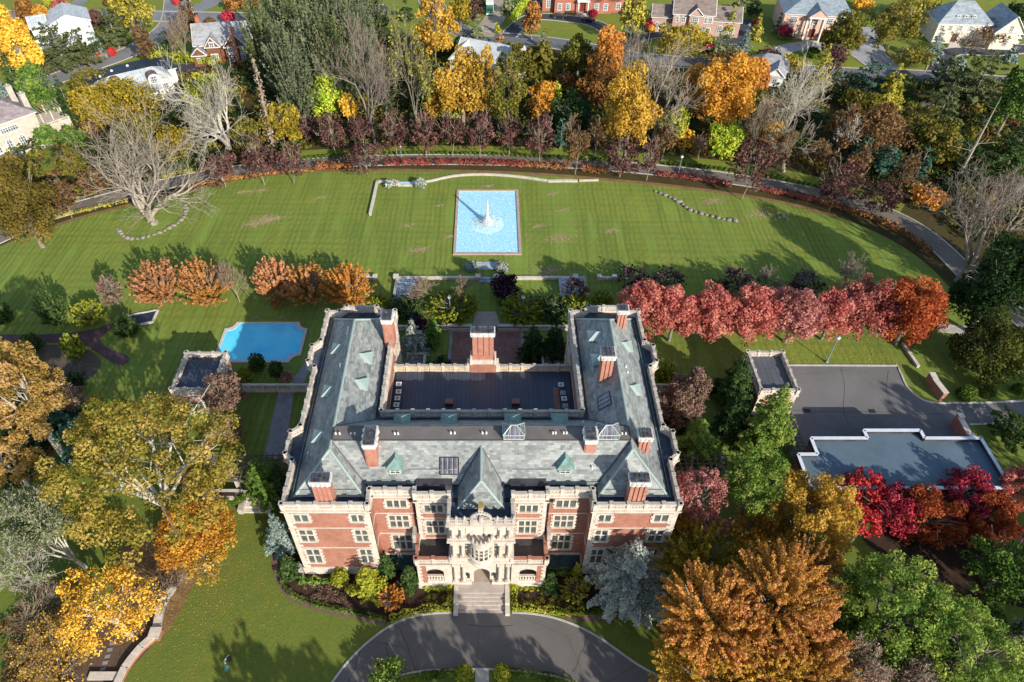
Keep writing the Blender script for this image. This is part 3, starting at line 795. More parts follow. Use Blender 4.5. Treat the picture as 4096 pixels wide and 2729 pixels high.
# rear balustrade of the low roof
rb = MB()
parapet(rb, [(13.3, 73.75), (2.4, 73.75)], 10.4, 11.75, False, pitch=1.75); parapet(rb, [(-2.4, 73.75), (-13.3, 73.75)], 10.4, 11.75, False, pitch=1.75)
rb.build('rear_balustrade', [simple('warm_limestone', (.62, .48, .33), .8, .3, 2), LIMEG], man, MO)

def dormer(x, y, dx, dy, win_=False, zc=15.9, big=1.0):
    """small hip-roofed copper dormer facing (dx,dy)"""
    x += 1.0
    t = (-dy, dx); b = 0.82 * big
    P = lambda f, r, z: (x + dx * f + t[0] * r, y + dy * f + t[1] * r, z)
    mb = MB(); ro = MB(); pn = MB()
    F1, zt = .62, zc + 1.25 * big
    for (pts) in ([P(F1, -b, zc - .6), P(F1, b, zc - .6), P(F1, b, zt), P(F1, -b, zt)], [P(F1, -b, zc - .6), P(-2.0, -b, zc - .6), P(-2.0, -b, zt), P(F1, -b, zt)], [P(F1, b, zc - .6), P(-2.0, b, zc - .6), P(-2.0, b, zt), P(F1, b, zt)]):
        mb.poly(pts)
    e = .28; ap = zt + .75 * big
    r1, r2 = P(-.3, 0, ap), P(-2.2, 0, ap)
    a, c, d_, f_ = P(F1 + e, -b - e, zt - .05), P(F1 + e, b + e, zt - .05), P(-2.1, b + e, zt - .05), P(-2.1, -b - e, zt - .05)
    ro.poly([a, c, r1]); ro.poly([c, d_, r2, r1]); ro.poly([f_, a, r1, r2]); ro.poly([a, c, d_, f_])
    for p_ in (a, c): ro.tube(p_, r1, .05, n=4)
    ro.tube(r1, r2, .05, n=4)
    body = mb.build('dormer', COPPERP, man, MO)
    ro.build('dormer_roof', COPPERP if not win_ else COPPER, body, MO)
    w = b * .72
    pn.poly([P(F1 + .02, -w, zc + .1), P(F1 + .02, w, zc + .1), P(F1 + .02, w, zt - .18), P(F1 + .02, -w, zt - .18)])
    for r_ in (-w, 0, w): pn.tube(P(F1 + .04, r_, zc + .08), P(F1 + .04, r_, zt - .15), .045, n=4, m=1)
    for z_ in (zc + .1, (zc + zt) / 2, zt - .18): pn.tube(P(F1 + .04, -w, z_), P(F1 + .04, w, z_), .04, n=4, m=1)
    pn.build('window', [PANE, WHITEM], body, MO)
for yy in (71.9, 63.8, 56.1): dormer(-21.9, yy, -1, 0)
for yy in (69.9, 64.9): dormer(-17.7 + .2, yy, 1, 0, zc=16.1)
for yy in (74.3, 69.5): dormer(15.4, yy, -1, 0, zc=16.1)
for yy in (72.3, 64.0, 56.0): dormer(19.9, yy, 1, 0)
for xx in (-11.7, 9.45): dormer(xx, 51.5, 0, -1, True, zc=16.2)
for xx in (-11.5, -5.3, 3.1, 9.3): dormer(xx, 58.9, 0, 1, True, zc=15.9)
# flat rooflights and glass lanterns
sk = MB()
def slopeq(xa, xb, ya, yb, zof, m, lift):
    z = lambda y: ZE + (y - 49.9) + lift
    sk.poly([(xa + 1, ya, z(ya)), (xb + 1, ya, z(ya)), (xb + 1, yb, z(yb)), (xa + 1, yb, z(yb))], m)
slopeq(-6.15, -3.85, 50.75, 52.25, 0, 1, .08)
rl = sk
for i in range(5):
    xa = -6.15 + i * .575 + 1; rl.tube((xa, 50.75, ZE + .85 + .1), (xa, 52.25, ZE + 2.35 + .1), .04 if 0 < i < 4 else .08, n=4, m=0)
for yy in (50.75, 52.25): rl.tube((-5.15, yy, ZE + yy - 49.9 + .1), (-2.85, yy, ZE + yy - 49.9 + .1), .08, n=4, m=0)
rl.build('roof_light', [DARKM, PANED], man, MO)
r2 = MB(); zz = lambda u: ZE + (u - 14.4) * (ZR - ZE) / 4.3 + .09
r2.poly([(15.7, 60.8, zz(15.7)), (17.2, 60.8, zz(17.2)), (17.2, 63.0, zz(17.2)), (15.7, 63.0, zz(15.7))], 1)
for u_ in (15.7, 17.2): r2.tube((u_, 60.8, zz(u_)), (u_, 63, zz(u_)), .07, n=4)
for y_ in (60.8, 61.5, 62.2, 63): r2.tube((15.7, y_, zz(15.7)), (17.2, y_, zz(17.2)), .06, n=4)
r2.build('roof_light', [DARKM, PANED], man, MO)
for xx in (3.05, 14.85):
    ln = MB(); u_ = xx + 1; a, b = 1.25, 1.0
    ln.box(u_ - a, u_ + a, 53.9, 55.7, ZR, ZR + .9, 1); r_ = [(u_ - a - .1, 53.8, ZR + .95), (u_ + a + .1, 53.8, ZR + .95), (u_ + a + .1, 55.8, ZR + .95), (u_ - a - .1, 55.8, ZR + .95)]
    t1, t2 = (u_ - .35, 54.8, ZR + 1.75), (u_ + .35, 54.8, ZR + 1.75)
    ln.poly([r_[0], r_[1], t2, t1], 1); ln.poly([r_[1], r_[2], t2], 1); ln.poly([r_[2], r_[3], t1, t2], 1); ln.poly([r_[3], r_[0], t1], 1)
    for (p, q_) in ((r_[0], t1), (r_[1], t2), (r_[2], t2), (r_[3], t1), (t1, t2), (r_[0], r_[1]), (r_[1], r_[2]), (r_[2], r_[3]), (r_[3], r_[0])): ln.tube(p, q_, .07, n=4)
    for f in (-.33, .33):
        ln.tube((u_ + f * 2.2, 53.8, ZR + .95), (u_ + f, 54.8, ZR + 1.75), .04, n=4); ln.tube((u_ + f * 2.2, 53.88, ZR), (u_ + f * 2.2, 53.88, ZR + .95), .06, n=4)
    for sx in (-a, a): ln.tube((u_ + sx, 53.88, ZR), (u_ + sx, 53.88, ZR + .95), .09, n=4)
    ln.tube((u_ - a, 53.88, ZR + .08), (u_ + a, 53.88, ZR + .08), .08, n=4)
    ln.build('roof_lantern', [COPPERP, PANED], man, MO)
# vent pipes
c2m = lambda x, y, z: G((1000 + x * .7859) / K, (1150 + y * .7859) / K, z)
for (x, y, z) in [(437, 748, 19.2), (457, 748, 19.2), (514, 748, 19.2), (534, 748, 19.2), (737, 748, 19.2), (754, 748, 19.2), (1022, 745, 19.2), (1042, 745, 19.2), (1183, 745, 19.2), (1203, 745, 19.2), (1541, 745, 19.2), (1555, 745, 19.2), (1596, 745, 19.2), (1611, 745, 19.2), (1893, 748, 19.2), (1912, 748, 19.2),
                  (503, 212, 18.3), (501, 222, 18.3), (499, 232, 18.3), (497, 243, 18.3), (491, 287, 18.3), (462, 398, 18.3), (461, 408, 18.3), (339, 832, 16.6), (296, 848, 15.9), (1817, 185, 18.2), (1818, 196, 18.2), (1831, 262, 18.2), (1832, 272, 18.2), (1912, 408, 17.9), (1921, 437, 17.7), (1695, 690, 18), (1741, 920, 16.8)]:
    gx, gy = c2m(x, y, z)
    v_ = MB().tube((gx + 1, gy, z - .7), (gx + 1, gy, z + .35), .12, n=7)
    v_.build('vent_pipe', WHITE, man, MO)
# ---- portal
po = MB(); pf = 44.7
AW, ASP = 1.08, 2.3                              # half width and springing of the doorway
po.box(-3.9, -AW, pf, 47.8, GZ, 4.2); po.box(AW, 3.9, pf, 47.8, GZ, 4.2); po.box(-3.9, 3.9, pf, 47.78, 4.2, 15.1, 0, 1)
n = 10
for i in range(n):
    a0, a1 = math.pi * i / n, math.pi * (i + 1) / n
    xa, xb = AW * math.cos(a0), AW * math.cos(a1); za, zb = ASP + 1.25 * math.sin(a0), ASP + 1.25 * math.sin(a1)
    for yy in (pf, 47.7): po.poly([(xa, yy, za), (xb, yy, zb), (xb, yy, 4.2), (xa, yy, 4.2)])
    po.poly([(xa, pf, za), (xb, pf, zb), (xb, 47.7, zb), (xa, 47.7, za)])
po.box(-AW, AW, 44.6, 47.79, GZ, .02, 2)
for (za, zb, pj) in ((GZ, .7, .42), (5.7, 6.1, .45), (6.1, 7.1, .28), (7.1, 7.3, .5), (11.2, 11.6, .62), (11.6, 12.0, .34), (14.7, 15.0, .42), (15.0, 15.25, .62)):
    if za < 0:
        po.box(-3.9, -1.35, pf - pj, pf, za, zb); po.box(1.35, 3.9, pf - pj, pf, za, zb)
    else:
        po.box(-3.9 - pj * .5, 3.9 + pj * .5, pf - pj, pf, za, zb); po.box(-3.9 - pj * .5, -3.9, pf, 47.6, za, zb); po.box(3.9, 3.9 + pj * .5, pf, 47.6, za, zb)
for xx in (-3.45, -2.35, 2.35, 3.45):            # paired columns in three tiers
    for (za, zb, r) in ((.7, 5.4, .24), (7.35, 10.9, .2), (12.0, 14.6, .2)):
        po.box(xx - .36, xx + .36, pf - .62, pf - .003, za - .003, za + .35); po.box(xx - .34, xx + .34, pf - .6, pf - .003, zb - .25, zb + .32)
        po.tube((xx, pf - .34, za + .3), (xx, pf - .34, zb - .2), r, r * .85, 10)
for xx in (-1.1, 1.1):
    po.box(xx - .75, xx + .75, pf - .1, pf - .002, 12.3, 14.3)
po.build('portal', [LIME, GUTTER, simple('tan_paving', (.38, .31, .24), .8, .2, 1.5)], man, MO)
cr = MB()                                         # crest and pierced top rail of the portal
for xx in np.linspace(-3.9, 3.9, 9):
    if abs(xx) > 1.6: cr.box(xx - .2, xx + .2, pf - .35, pf + .05, 15.25, 16.3); cr.tube((xx, pf - .15, 16.3), (xx, pf - .15, 16.75), .2, .06, 8)
for s in (-1, 1):
    cr.box(*sorted((s * 1.6, s * 3.9)), pf - .3, pf, 15.25, 15.55); cr.box(*sorted((s * 1.6, s * 3.9)), pf - .33, pf + .02, 15.95, 16.15)
    for k in range(9): cr.box(s * (1.8 + k * .24) - .05, s * (1.8 + k * .24) + .05, pf - .25, pf - .05, 15.55, 15.95)
    parapet(cr, [(s * 3.9, 47.0), (s * 3.9, 44.7)] if s < 0 else [(s * 3.9, 44.7), (s * 3.9, 47.0)], 15.25, 16.2, False, ins=-.1)
    for k in range(8):                            # scrolls
        a = k / 8 * 2 * math.pi; b_ = (k + 1) / 8 * 2 * math.pi
        cr.tube((s * 1.5 + .42 * math.cos(a), pf - .15, 15.9 + .38 * math.sin(a)), (s * 1.5 + .42 * math.cos(b_), pf - .15, 15.9 + .38 * math.sin(b_)), .13, n=5)
for k in range(12):
    a = k / 12 * math.pi; b_ = (k + 1) / 12 * math.pi
    cr.tube((1.15 * math.cos(a), pf - .15, 16.2 + 1.2 * math.sin(a)), (1.15 * math.cos(b_), pf - .15, 16.2 + 1.2 * math.sin(b_)), .22, n=6)
for a in (.45, 1.0, 1.57, 2.14, 2.7): cr.tube((0, pf - .12, 16.2), (1.05 * math.cos(a), pf - .12, 16.2 + 1.1 * math.sin(a)), .1, n=5)
cr.tube((0, pf - .4, 16.1), (0, pf - .4, 17.0), .34, .2, 8); cr.box(-1.3, 1.3, pf - .4, pf, 15.25, 16.25)
cr.box(-.3, .3, pf - .1, pf + .4, 17.5, 17.9)
cr.build('portal_crest', [LIMEG, LIMEG], man, MO)
fin = MB().box(-.28, .28, pf + .1, pf + .9, 17.3, 18.2); fin.build('bronze_finial', simple('gilded_copper', (.34, .24, .08), .5, .4, 2), man, MO)
# oriel
oc = (0, pf); orl = MB(); ogl = MB(); rr_ = 1.42
orl.lathe([(0.02, 12.0), (1.5, 12.0), (1.62, 12.15), (1.62, 12.3), (1.5, 12.45), (1.32, 12.45), (1.32, 12.1), (0.02, 12.1)], 0, pf, 20, 1, math.pi, 2 * math.pi)
orl.lathe([(rr_, 12.0), (rr_, 10.7)], 0, pf, 20, 0, math.pi, 2 * math.pi)
orl.lathe([(rr_, 8.3), (1.62, 8.2), (1.66, 7.95), (1.5, 7.7), (1.45, 7.2), (1.62, 7.0), (1.62, 6.8), (1.3, 6.4), (.9, 6.1), (.3, 5.8), (.02, 5.75)], 0, pf, 20, 0, math.pi, 2 * math.pi)
ogl.lathe([(1.3, 8.3), (1.3, 10.7)], 0, pf, 20, 0, math.pi, 2 * math.pi)
for k in range(8):
    a = math.pi + math.pi * k / 7; orl.obox((1.36 * math.cos(a), pf + 1.36 * math.sin(a), 8.25), .17, .2, 2.5, a)
for zz_ in (9.05, 9.9): orl.lathe([(1.3, zz_), (1.42, zz_), (1.42, zz_ + .14), (1.3, zz_ + .14)], 0, pf, 20, 0, math.pi, 2 * math.pi)
for k in range(9):                                # crest
    a = math.pi + math.pi * k / 8
    orl.tube((1.42 * math.cos(a), pf + 1.42 * math.sin(a), 12.4), (1.36 * math.cos(a), pf + 1.36 * math.sin(a), 12.4 + (.75 if k % 2 == 0 else .45)), .2, .1, 6, 1)
ob = orl.build('oriel', [LIME, LIMEG], man, MO); ogl.build('pane', PANE, ob, MO)
for s in (-1, 1):                                 # slit windows beside the oriel, and lanterns
    lo, hi = sorted((s * 1.62, s * 2.08)); w_ = MB()
    for (za, zb) in ((7.4, 8.6), (8.8, 9.6), (9.8, 10.6)): w_.box(lo + .03, hi - .03, pf - .03, pf + .1, za, zb)
    w_.build('window', PANE, man, MO)
    l_ = MB().box(s * 1.75 - .18, s * 1.75 + .18, pf - .5, pf - .14, 1.9, 2.5); l_.tube((s * 1.75, pf - .32, 2.5), (s * 1.75, pf - .32, 2.8), .22, .03, 6); l_.box(s * 1.75 - .04, s * 1.75 + .04, pf - .2, pf, 2.3, 2.4)
    l_.build('wall_lantern', DARKM, man, MO)
# ---- loggias either side of the portal
for s in (-1, 1):
    X = lambda a, b: sorted((s * a, s * b))
    lg = MB()
    a, b = 4.95, 7.2; fr_ = 44.3
    lg.box(*X(3.9, a), fr_, fr_ + .5, GZ, 5.5); lg.box(*X(b, 8.35), fr_, fr_ + .5, GZ, 5.5, 1)
    lg.box(*X(a, b), fr_, fr_ + .5, GZ, 1.0); lg.box(*X(a, b), fr_, fr_ + .5, 4.4, 5.5)
    c_ = (a + b) / 2; hw = (b - a) / 2
    for i in range(8):
        a0, a1 = math.pi * i / 8, math.pi * (i + 1) / 8
        xa, xb = c_ + hw * math.cos(a0), c_ + hw * math.cos(a1); za, zb = 3.3 + .9 * math.sin(a0), 3.3 + .9 * math.sin(a1)
        for yy in (fr_ + .01, fr_ + .49): lg.poly([(s * xa, yy, za), (s * xb, yy, zb), (s * xb, yy, 4.4), (s * xa, yy, 4.4)])
        lg.poly([(s * xa, fr_, za), (s * xb, fr_, zb), (s * xb, fr_ + .5, zb), (s * xa, fr_ + .5, za)])
    lg.box(*X(a, b), fr_ + .1, fr_ + .4, 1.9, 2.1)
    for k in range(6): t = a + (b - a) * (k + .5) / 6; lg.box(s * t - .09, s * t + .09, fr_ + .15, fr_ + .35, 1.0, 1.9)
    lg.box(*X(7.95, 8.36), fr_ + .5, 47.8, GZ, 5.5, 1); lg.box(*X(3.95, 8.34), fr_ + .5, 47.79, GZ, .3, 2)
    lg.box(*X(3.9, 8.5), fr_ - .12, fr_, GZ, .5); lg.box(*X(3.9, 8.5), fr_ - .1, fr_, 5.25, 5.5)
    lg.box(*X(3.91, 8.4), fr_ + .02, 47.79, 5.5, 5.72, 3)
    quoins(lg, s * 8.37, fr_, .5, 5.25, -s, L=(.6, .38))
    parapet(lg, [(s * 3.9, fr_), (s * 8.45, fr_)] if s > 0 else [(s * 8.45, fr_), (s * 3.9, fr_)], 5.72, 6.95, False, pitch=2.2)
    parapet(lg, [(s * 8.45, fr_), (s * 8.45, 47.7)] if s > 0 else [(s * 8.45, 47.7), (s * 8.45, fr_)], 5.72, 6.95, False, lattice=False)
    lgo = MB()
    lg.build('loggia', [LIME, BRICK, simple('tan_paving', (.38, .31, .24)), LEAD], man, MO)
    pier = MB().box(*X(8.5, 8.95), 47.0, 48.45, 5.2, 8.0); pier.box(*X(8.5, 8.9), 46.6, 47.0, 5.2, 7.2); pier.build('stepped_buttress', LIMEG, man, MO)
# ---- front steps
stp = MB(); PAVE = stone_mat('step_stone', (.50, .43, .37), 2.1, 3.0, .45, .6)
stp.box(-3.1, 3.1, 43.1, 44.65, GZ, 0)
for k in range(5):
    stp.box(-3.1, 3.1, 43.1 - .46 * (k + 1), 43.1 - .46 * k, GZ - .3, -.2 * (k + 1) + .004)
for s in (-1, 1):
    stp.box(*sorted((s * 3.1, s * 3.7)), 41.6, 44.25, GZ - .3, .1, 1); stp.box(*sorted((s * 3.1, s * 3.7)), 40.4, 41.6, GZ - .3, -.35, 1)
stp.build('front_steps', [PAVE, LIME], man, MO)
# ---- downpipes
for s in (-1, 1):
    dpz = MB(); dpz.tube((s * 8.45, 48.3, 1), (s * 8.45, 48.3, 14.4), .09, n=6); dpz.box(s * 8.45 - .5, s * 8.45 + .5, 48.05, 48.45, 14.2, 14.6)
    dpz.build('downpipe', DARKM, man, MO)
# dark green sheets laid over the front areaways
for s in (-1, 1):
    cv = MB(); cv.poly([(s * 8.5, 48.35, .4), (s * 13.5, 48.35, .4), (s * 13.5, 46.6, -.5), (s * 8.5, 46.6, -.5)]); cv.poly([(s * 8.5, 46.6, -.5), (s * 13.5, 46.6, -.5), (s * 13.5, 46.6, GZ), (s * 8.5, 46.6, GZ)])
    cv.build('areaway_sheet', simple('dark_green_sheet', (.008, .035, .03), .5, .5, 1), man, MO)

# ================================================================ plant on the roof, each unit a thing of its own
acs = None
E_ = lambda x, y: ((1120 + x * .35067) / K, (1200 + y * .35067) / K); F_ = lambda x, y: ((2150 + x * .35067) / K, (1200 + y * .35067) / K)
ordn = ['rearmost', 'second from the rear', 'third from the rear', 'nearest the front']
units = [(G(*E_(*p), 11.5), 'left') for p in ((1355, 960), (1353, 1045), (1340, 1120), (1328, 1195))] + [(G(*F_(*p), 11.5), 'right') for p in ((268, 965), (290, 1058), (304, 1125), (317, 1205))]
for i, ((x, y), sd_) in enumerate(units):
    r = empty('air_conditioner', (x, y, 10.52), 'white air conditioning unit beside the %s wing, %s of four' % (sd_, ordn[i % 4]), 'air conditioner', 'air conditioning units on the low roof')
    h_ = .95
    b_ = MB().box(-.36, .36, -.36, .36, 0, h_, 1); b_.build('casing', [WHITE, simple('grey_grille', (.16, .17, .18), .5)], r)
    t_ = MB().box(-.4, .4, -.4, .4, h_, h_ + .06, 0); t_.build('top_panel', WHITE if i % 2 == 0 or i < 4 else METAL, r)
    f_ = MB().lathe([(.28, h_ + .07), (.02, h_ + .09)], n=12, m=0); f_.lathe([(.05, h_ + .1), (.3, h_ + .075)], n=4, m=1)
    f_.build('fan', [simple('grey_grille', (.16, .17, .18)), METAL], r)
for k, xx in enumerate((-5.87, 3.86)):
    b_ = MB().box(-.55, .55, -.45, .45, 0, .7); b_.box(-.58, .58, -.48, .48, .7, .76, 1)
    o = b_.build('roof_hatch', [simple('dark_wood', (.06, .035, .025)), simple('brown_hatch', (.24, .12, .08), .7)]); o.location = (xx, 66.9, 10.52)
    tag(o, 'brown boxed hatch on the dark flat roof, %s one of the two' % ('left' if k == 0 else 'right'), 'roof hatch', 'hatches on the low flat roof')
o = MB().box(9.5, 10.35, 64.9, 70.1, 10.524, 10.6).build('walk_board', simple('brown_hatch', (.24, .12, .08))); tag(o, 'brown board strip beside the right-hand air conditioning units', 'walk board')
# ================================================================ ground
# crop coordinate helpers -> survey coordinates
c1_ = lambda p: (574.5 + .4515 * p[0], 1091.5 + .4515 * p[1])
c3_ = lambda p: (.3417 * p[0], .3417 * p[1])
c4_ = lambda p: (746.8 + .3417 * p[0], .3417 * p[1])
c5_ = lambda p: (1493.6 + .3651 * p[0], .3651 * p[1])
c6_ = lambda p: (746.8 + .3417 * p[0], 373.4 + .3417 * p[1])
c7_ = lambda p: (.3417 * p[0], 402.1 + .3417 * p[1])
r4_ = lambda p: (1493.6 + .3651 * p[0], 574.5 + .3651 * p[1])
l2_ = lambda p: (.3298 * p[0], 746.8 + .3298 * p[1])
MP = lambda f, pts: [f(p) for p in pts]
def sheet(name, pts, z, mat, kind='structure', dpx=True, label=None, cat=None, thick=0.0):
    P = GP(pts, z) if dpx else pts
    mb = MB()
    if thick: mb.prism(P, z - thick, z)
    else:
        ar = sum(P[i][0] * P[(i + 1) % len(P)][1] - P[(i + 1) % len(P)][0] * P[i][1] for i in range(len(P)))
        if ar < 0: P = P[::-1]
        mb.poly([(x, y, z) for x, y in P])
    o = mb.build(name, mat)
    return tag(o, label, cat, None, kind)
def smooth(pts, n=3, closed=False):
    for _ in range(n):
        q = [] if closed else [pts[0]]
        m = len(pts)
        for i in range(m if closed else m - 1):
            a, b = pts[i], pts[(i + 1) % m]
            q += [(a[0] * .75 + b[0] * .25, a[1] * .75 + b[1] * .25), (a[0] * .25 + b[0] * .75, a[1] * .25 + b[1] * .75)]
        if not closed: q.append(pts[-1])
        pts = q
    return pts
def offset(pts, d):
    out = []
    for i, p in enumerate(pts):
        a = pts[max(0, i - 1)]; b = pts[min(len(pts) - 1, i + 1)]
        L = math.hypot(b[0] - a[0], b[1] - a[1]) or 1
        out.append((p[0] - (b[1] - a[1]) / L * d, p[1] + (b[0] - a[0]) / L * d))
    return out
def ribbon(name, pts, w, z, mat, h=0.0, kind='structure', label=None, cat=None):
    """strip of width w along ground points pts (metres)"""
    A = offset(pts, w / 2); B = offset(pts, -w / 2); mb = MB()
    for i in range(len(pts) - 1):
        q = [(*B[i], z), (*B[i + 1], z), (*A[i + 1], z), (*A[i], z)]
        if not h: mb.poly(q)
        else:
            t = [(x, y, z + h) for x, y, _ in q]
            mb.poly(t); mb.poly([q[0], q[1], t[1], t[0]]); mb.poly([q[2], q[3], t[3], t[2]])
            if i == 0: mb.poly([q[3], q[0], t[0], t[3]])
            if i == len(pts) - 2: mb.poly([q[1], q[2], t[2], t[1]])
    o = mb.build(name, mat)
    return tag(o, label, cat, None, kind)
def grass_mat(name, base, stripes=True, leafy=0.0, patch=.5):
    m, nt, out = newmat(name)
    g = nt.nodes.new('ShaderNodeNewGeometry'); pos = g.outputs['Position']
    fine = noise(nt, pos, 3.2, 6, .75); mid = noise(nt, pos, .35, 5, .65); big = noise(nt, pos, .045, 4, .6)
    a = [c * .62 for c in base]; b = [base[0] * 1.35, base[1] * 1.2, base[2] * 1.2]
    col = ramp(nt, fine, [(.25, a), (.5, base), (.78, b)])
    col = mixc(nt, ramp(nt, mid, [(.4, (0, 0, 0)), (.7, (.55, .55, .55))]), col, (base[0] * 1.5, base[1] * 1.08, base[2] * .9))
    col = mixc(nt, ramp(nt, big, [(.4, (0, 0, 0)), (.65, (.5, .5, .5))]), col, (base[0] * .72, base[1] * .8, base[2] * .9))
    if stripes:
        for (rz, sc, amt, dk, msc) in ((.02, .29, .55, .55, (1.0, .05, 1)), (1.58, .15, .40, .62, (.05, .8, 1)), (.62, .22, .30, .66, (.1, .1, 1))):
            mp = N(nt, 'ShaderNodeMapping', {0: pos}); mp.inputs['Rotation'].default_value = (0, 0, rz)
            w = N(nt, 'ShaderNodeTexWave', {'Vector': mp.outputs[0], 'Scale': sc, 'Distortion': 3.2, 'Detail': 3, 'Detail Scale': .5, 'Detail Roughness': .6})
            m2_ = N(nt, 'ShaderNodeMapping', {0: pos}); m2_.inputs['Scale'].default_value = msc
            brk = ramp(nt, noise(nt, m2_.outputs[0], .55, 3), [(.36, (.1, .1, .1)), (.62, (1, 1, 1))])
            msk = N(nt, 'ShaderNodeMath', {0: N(nt, 'ShaderNodeMath', {0: ramp(nt, w.outputs[0], [(.3, (0, 0, 0)), (.75, (1, 1, 1))]), 1: amt}, operation='MULTIPLY').outputs[0], 1: brk}, operation='MULTIPLY').outputs[0]
            col = mixc(nt, msk, col, (base[0] * dk * .92, base[1] * dk, base[2] * dk))
        for (sc, rz, amt, dk) in (((1.15, .06, 1), 0, .35, .6), ((.06, 1.25, 1), 0, .3, .66), ((.35, .02, 1), 0, .5, 1.25)):
            mp = N(nt, 'ShaderNodeMapping', {0: pos}); mp.inputs['Rotation'].default_value = (0, 0, rz); mp.inputs['Scale'].default_value = sc
            st = noise(nt, mp.outputs[0], 1.0, 4, .6)
            brk = ramp(nt, noise(nt, pos, .07 + rz * .05, 3), [(.38, (0, 0, 0)), (.6, (amt, amt, amt))])
            msk = N(nt, 'ShaderNodeMath', {0: ramp(nt, st, [(.48, (0, 0, 0)), (.58, (1, 1, 1))]), 1: brk}, operation='MULTIPLY').outputs[0]
            col = mixc(nt, msk, col, (base[0] * dk * .92, base[1] * dk, base[2] * dk))
    if patch:
        pn = noise(nt, pos, .16, 5, .62, .5)
        pm = ramp(nt, pn, [(.63, (0, 0, 0)), (.70, (patch, patch, patch))])
        col = mixc(nt, pm, col, (.26, .19, .09))
    if leafy:
        ln = noise(nt, pos, .10, 4, .6)
        col = mixc(nt, ramp(nt, ln, [(.45, (0, 0, 0)), (.68, (leafy, leafy, leafy))]), col, (.20, .12, .05))
    princ(nt, out, col, .95, spec=.1, bump=fine, bstr=.6, bdist=.12)
    return m
def earth_mat(name, cols, scale=.5, fine=4.0):
    m, nt, out = newmat(name)
    g = nt.nodes.new('ShaderNodeNewGeometry'); pos = g.outputs['Position']
    n1 = noise(nt, pos, scale, 6, .7); n2 = noise(nt, pos, fine, 6, .8)
    a = ramp(nt, n1, [(.3, cols[0]), (.5, cols[1]), (.7, cols[2])])
    c = mixc(nt, .45, a, ramp(nt, n2, [(.3, [k * .5 for k in cols[0]]), (.55, cols[1]), (.75, [min(1, k * 1.5) for k in cols[2]])]))
    princ(nt, out, c, .95, spec=.1, bump=n2, bstr=.6, bdist=.1)
    return m
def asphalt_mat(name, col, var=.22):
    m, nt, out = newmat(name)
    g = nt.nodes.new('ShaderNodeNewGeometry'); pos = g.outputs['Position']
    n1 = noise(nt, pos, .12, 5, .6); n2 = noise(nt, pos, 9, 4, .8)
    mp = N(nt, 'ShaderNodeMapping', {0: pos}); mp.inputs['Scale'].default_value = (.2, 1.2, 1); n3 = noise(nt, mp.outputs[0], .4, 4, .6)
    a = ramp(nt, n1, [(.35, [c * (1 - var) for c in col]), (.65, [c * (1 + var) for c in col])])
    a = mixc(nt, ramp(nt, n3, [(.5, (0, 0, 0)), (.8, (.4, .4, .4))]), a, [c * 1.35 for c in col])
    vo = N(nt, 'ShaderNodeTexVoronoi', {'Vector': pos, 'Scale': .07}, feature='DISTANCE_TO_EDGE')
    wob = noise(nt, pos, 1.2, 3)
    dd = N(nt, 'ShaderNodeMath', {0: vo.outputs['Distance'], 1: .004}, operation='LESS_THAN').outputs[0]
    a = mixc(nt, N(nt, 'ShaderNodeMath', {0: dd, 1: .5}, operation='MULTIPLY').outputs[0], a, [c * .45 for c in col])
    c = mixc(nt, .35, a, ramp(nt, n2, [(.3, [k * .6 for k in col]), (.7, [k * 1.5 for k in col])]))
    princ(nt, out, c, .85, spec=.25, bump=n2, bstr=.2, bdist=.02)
    return m
EARTH = earth_mat('woodland_floor', [(.035, .028, .012), (.075, .055, .022), (.05, .075, .02)], .12)
MULCH = earth_mat('mulch', [(.030, .017, .012), (.055, .032, .022), (.09, .055, .035)], .8)
LITTER = earth_mat('leaf_litter', [(.13, .075, .03), (.22, .135, .06), (.30, .20, .10)], .5)
GRAV = earth_mat('purple_gravel', [(.085, .05, .055), (.12, .07, .075), (.15, .095, .09)], .6)
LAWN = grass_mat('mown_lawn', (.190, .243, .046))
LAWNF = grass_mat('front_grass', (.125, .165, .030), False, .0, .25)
LAWNS = grass_mat('neighbour_grass', (.17, .215, .035), False, .25, .3)
ASPH = asphalt_mat('drive_asphalt', (.135, .125, .115)); ASPHD = asphalt_mat('court_asphalt', (.15, .145, .14)); ROADM = asphalt_mat('street_asphalt', (.20, .20, .20)); BLACKT = asphalt_mat('new_asphalt', (.055, .058, .07))
CONC = simple('pale_concrete', (.42, .39, .35), .85, .15, .8); PAVG = simple('grey_flagstone', (.25, .23, .23), .8, .25, .7); KERB = simple('kerb_stone', (.45, .42, .38), .85, .2, 1.5)
MARB = None
m_, nt_, out_ = newmat('stained_marble'); g_ = nt_.nodes.new('ShaderNodeNewGeometry'); n_ = noise(nt_, coord(nt_, 'Object', (.5, 2.5, 1)), 1.2, 7, .75)
princ(nt_, out_, ramp(nt_, n_, [(.38, (.09, .11, .13)), (.5, (.34, .38, .42)), (.66, (.62, .64, .66))]), .6); MARB = m_

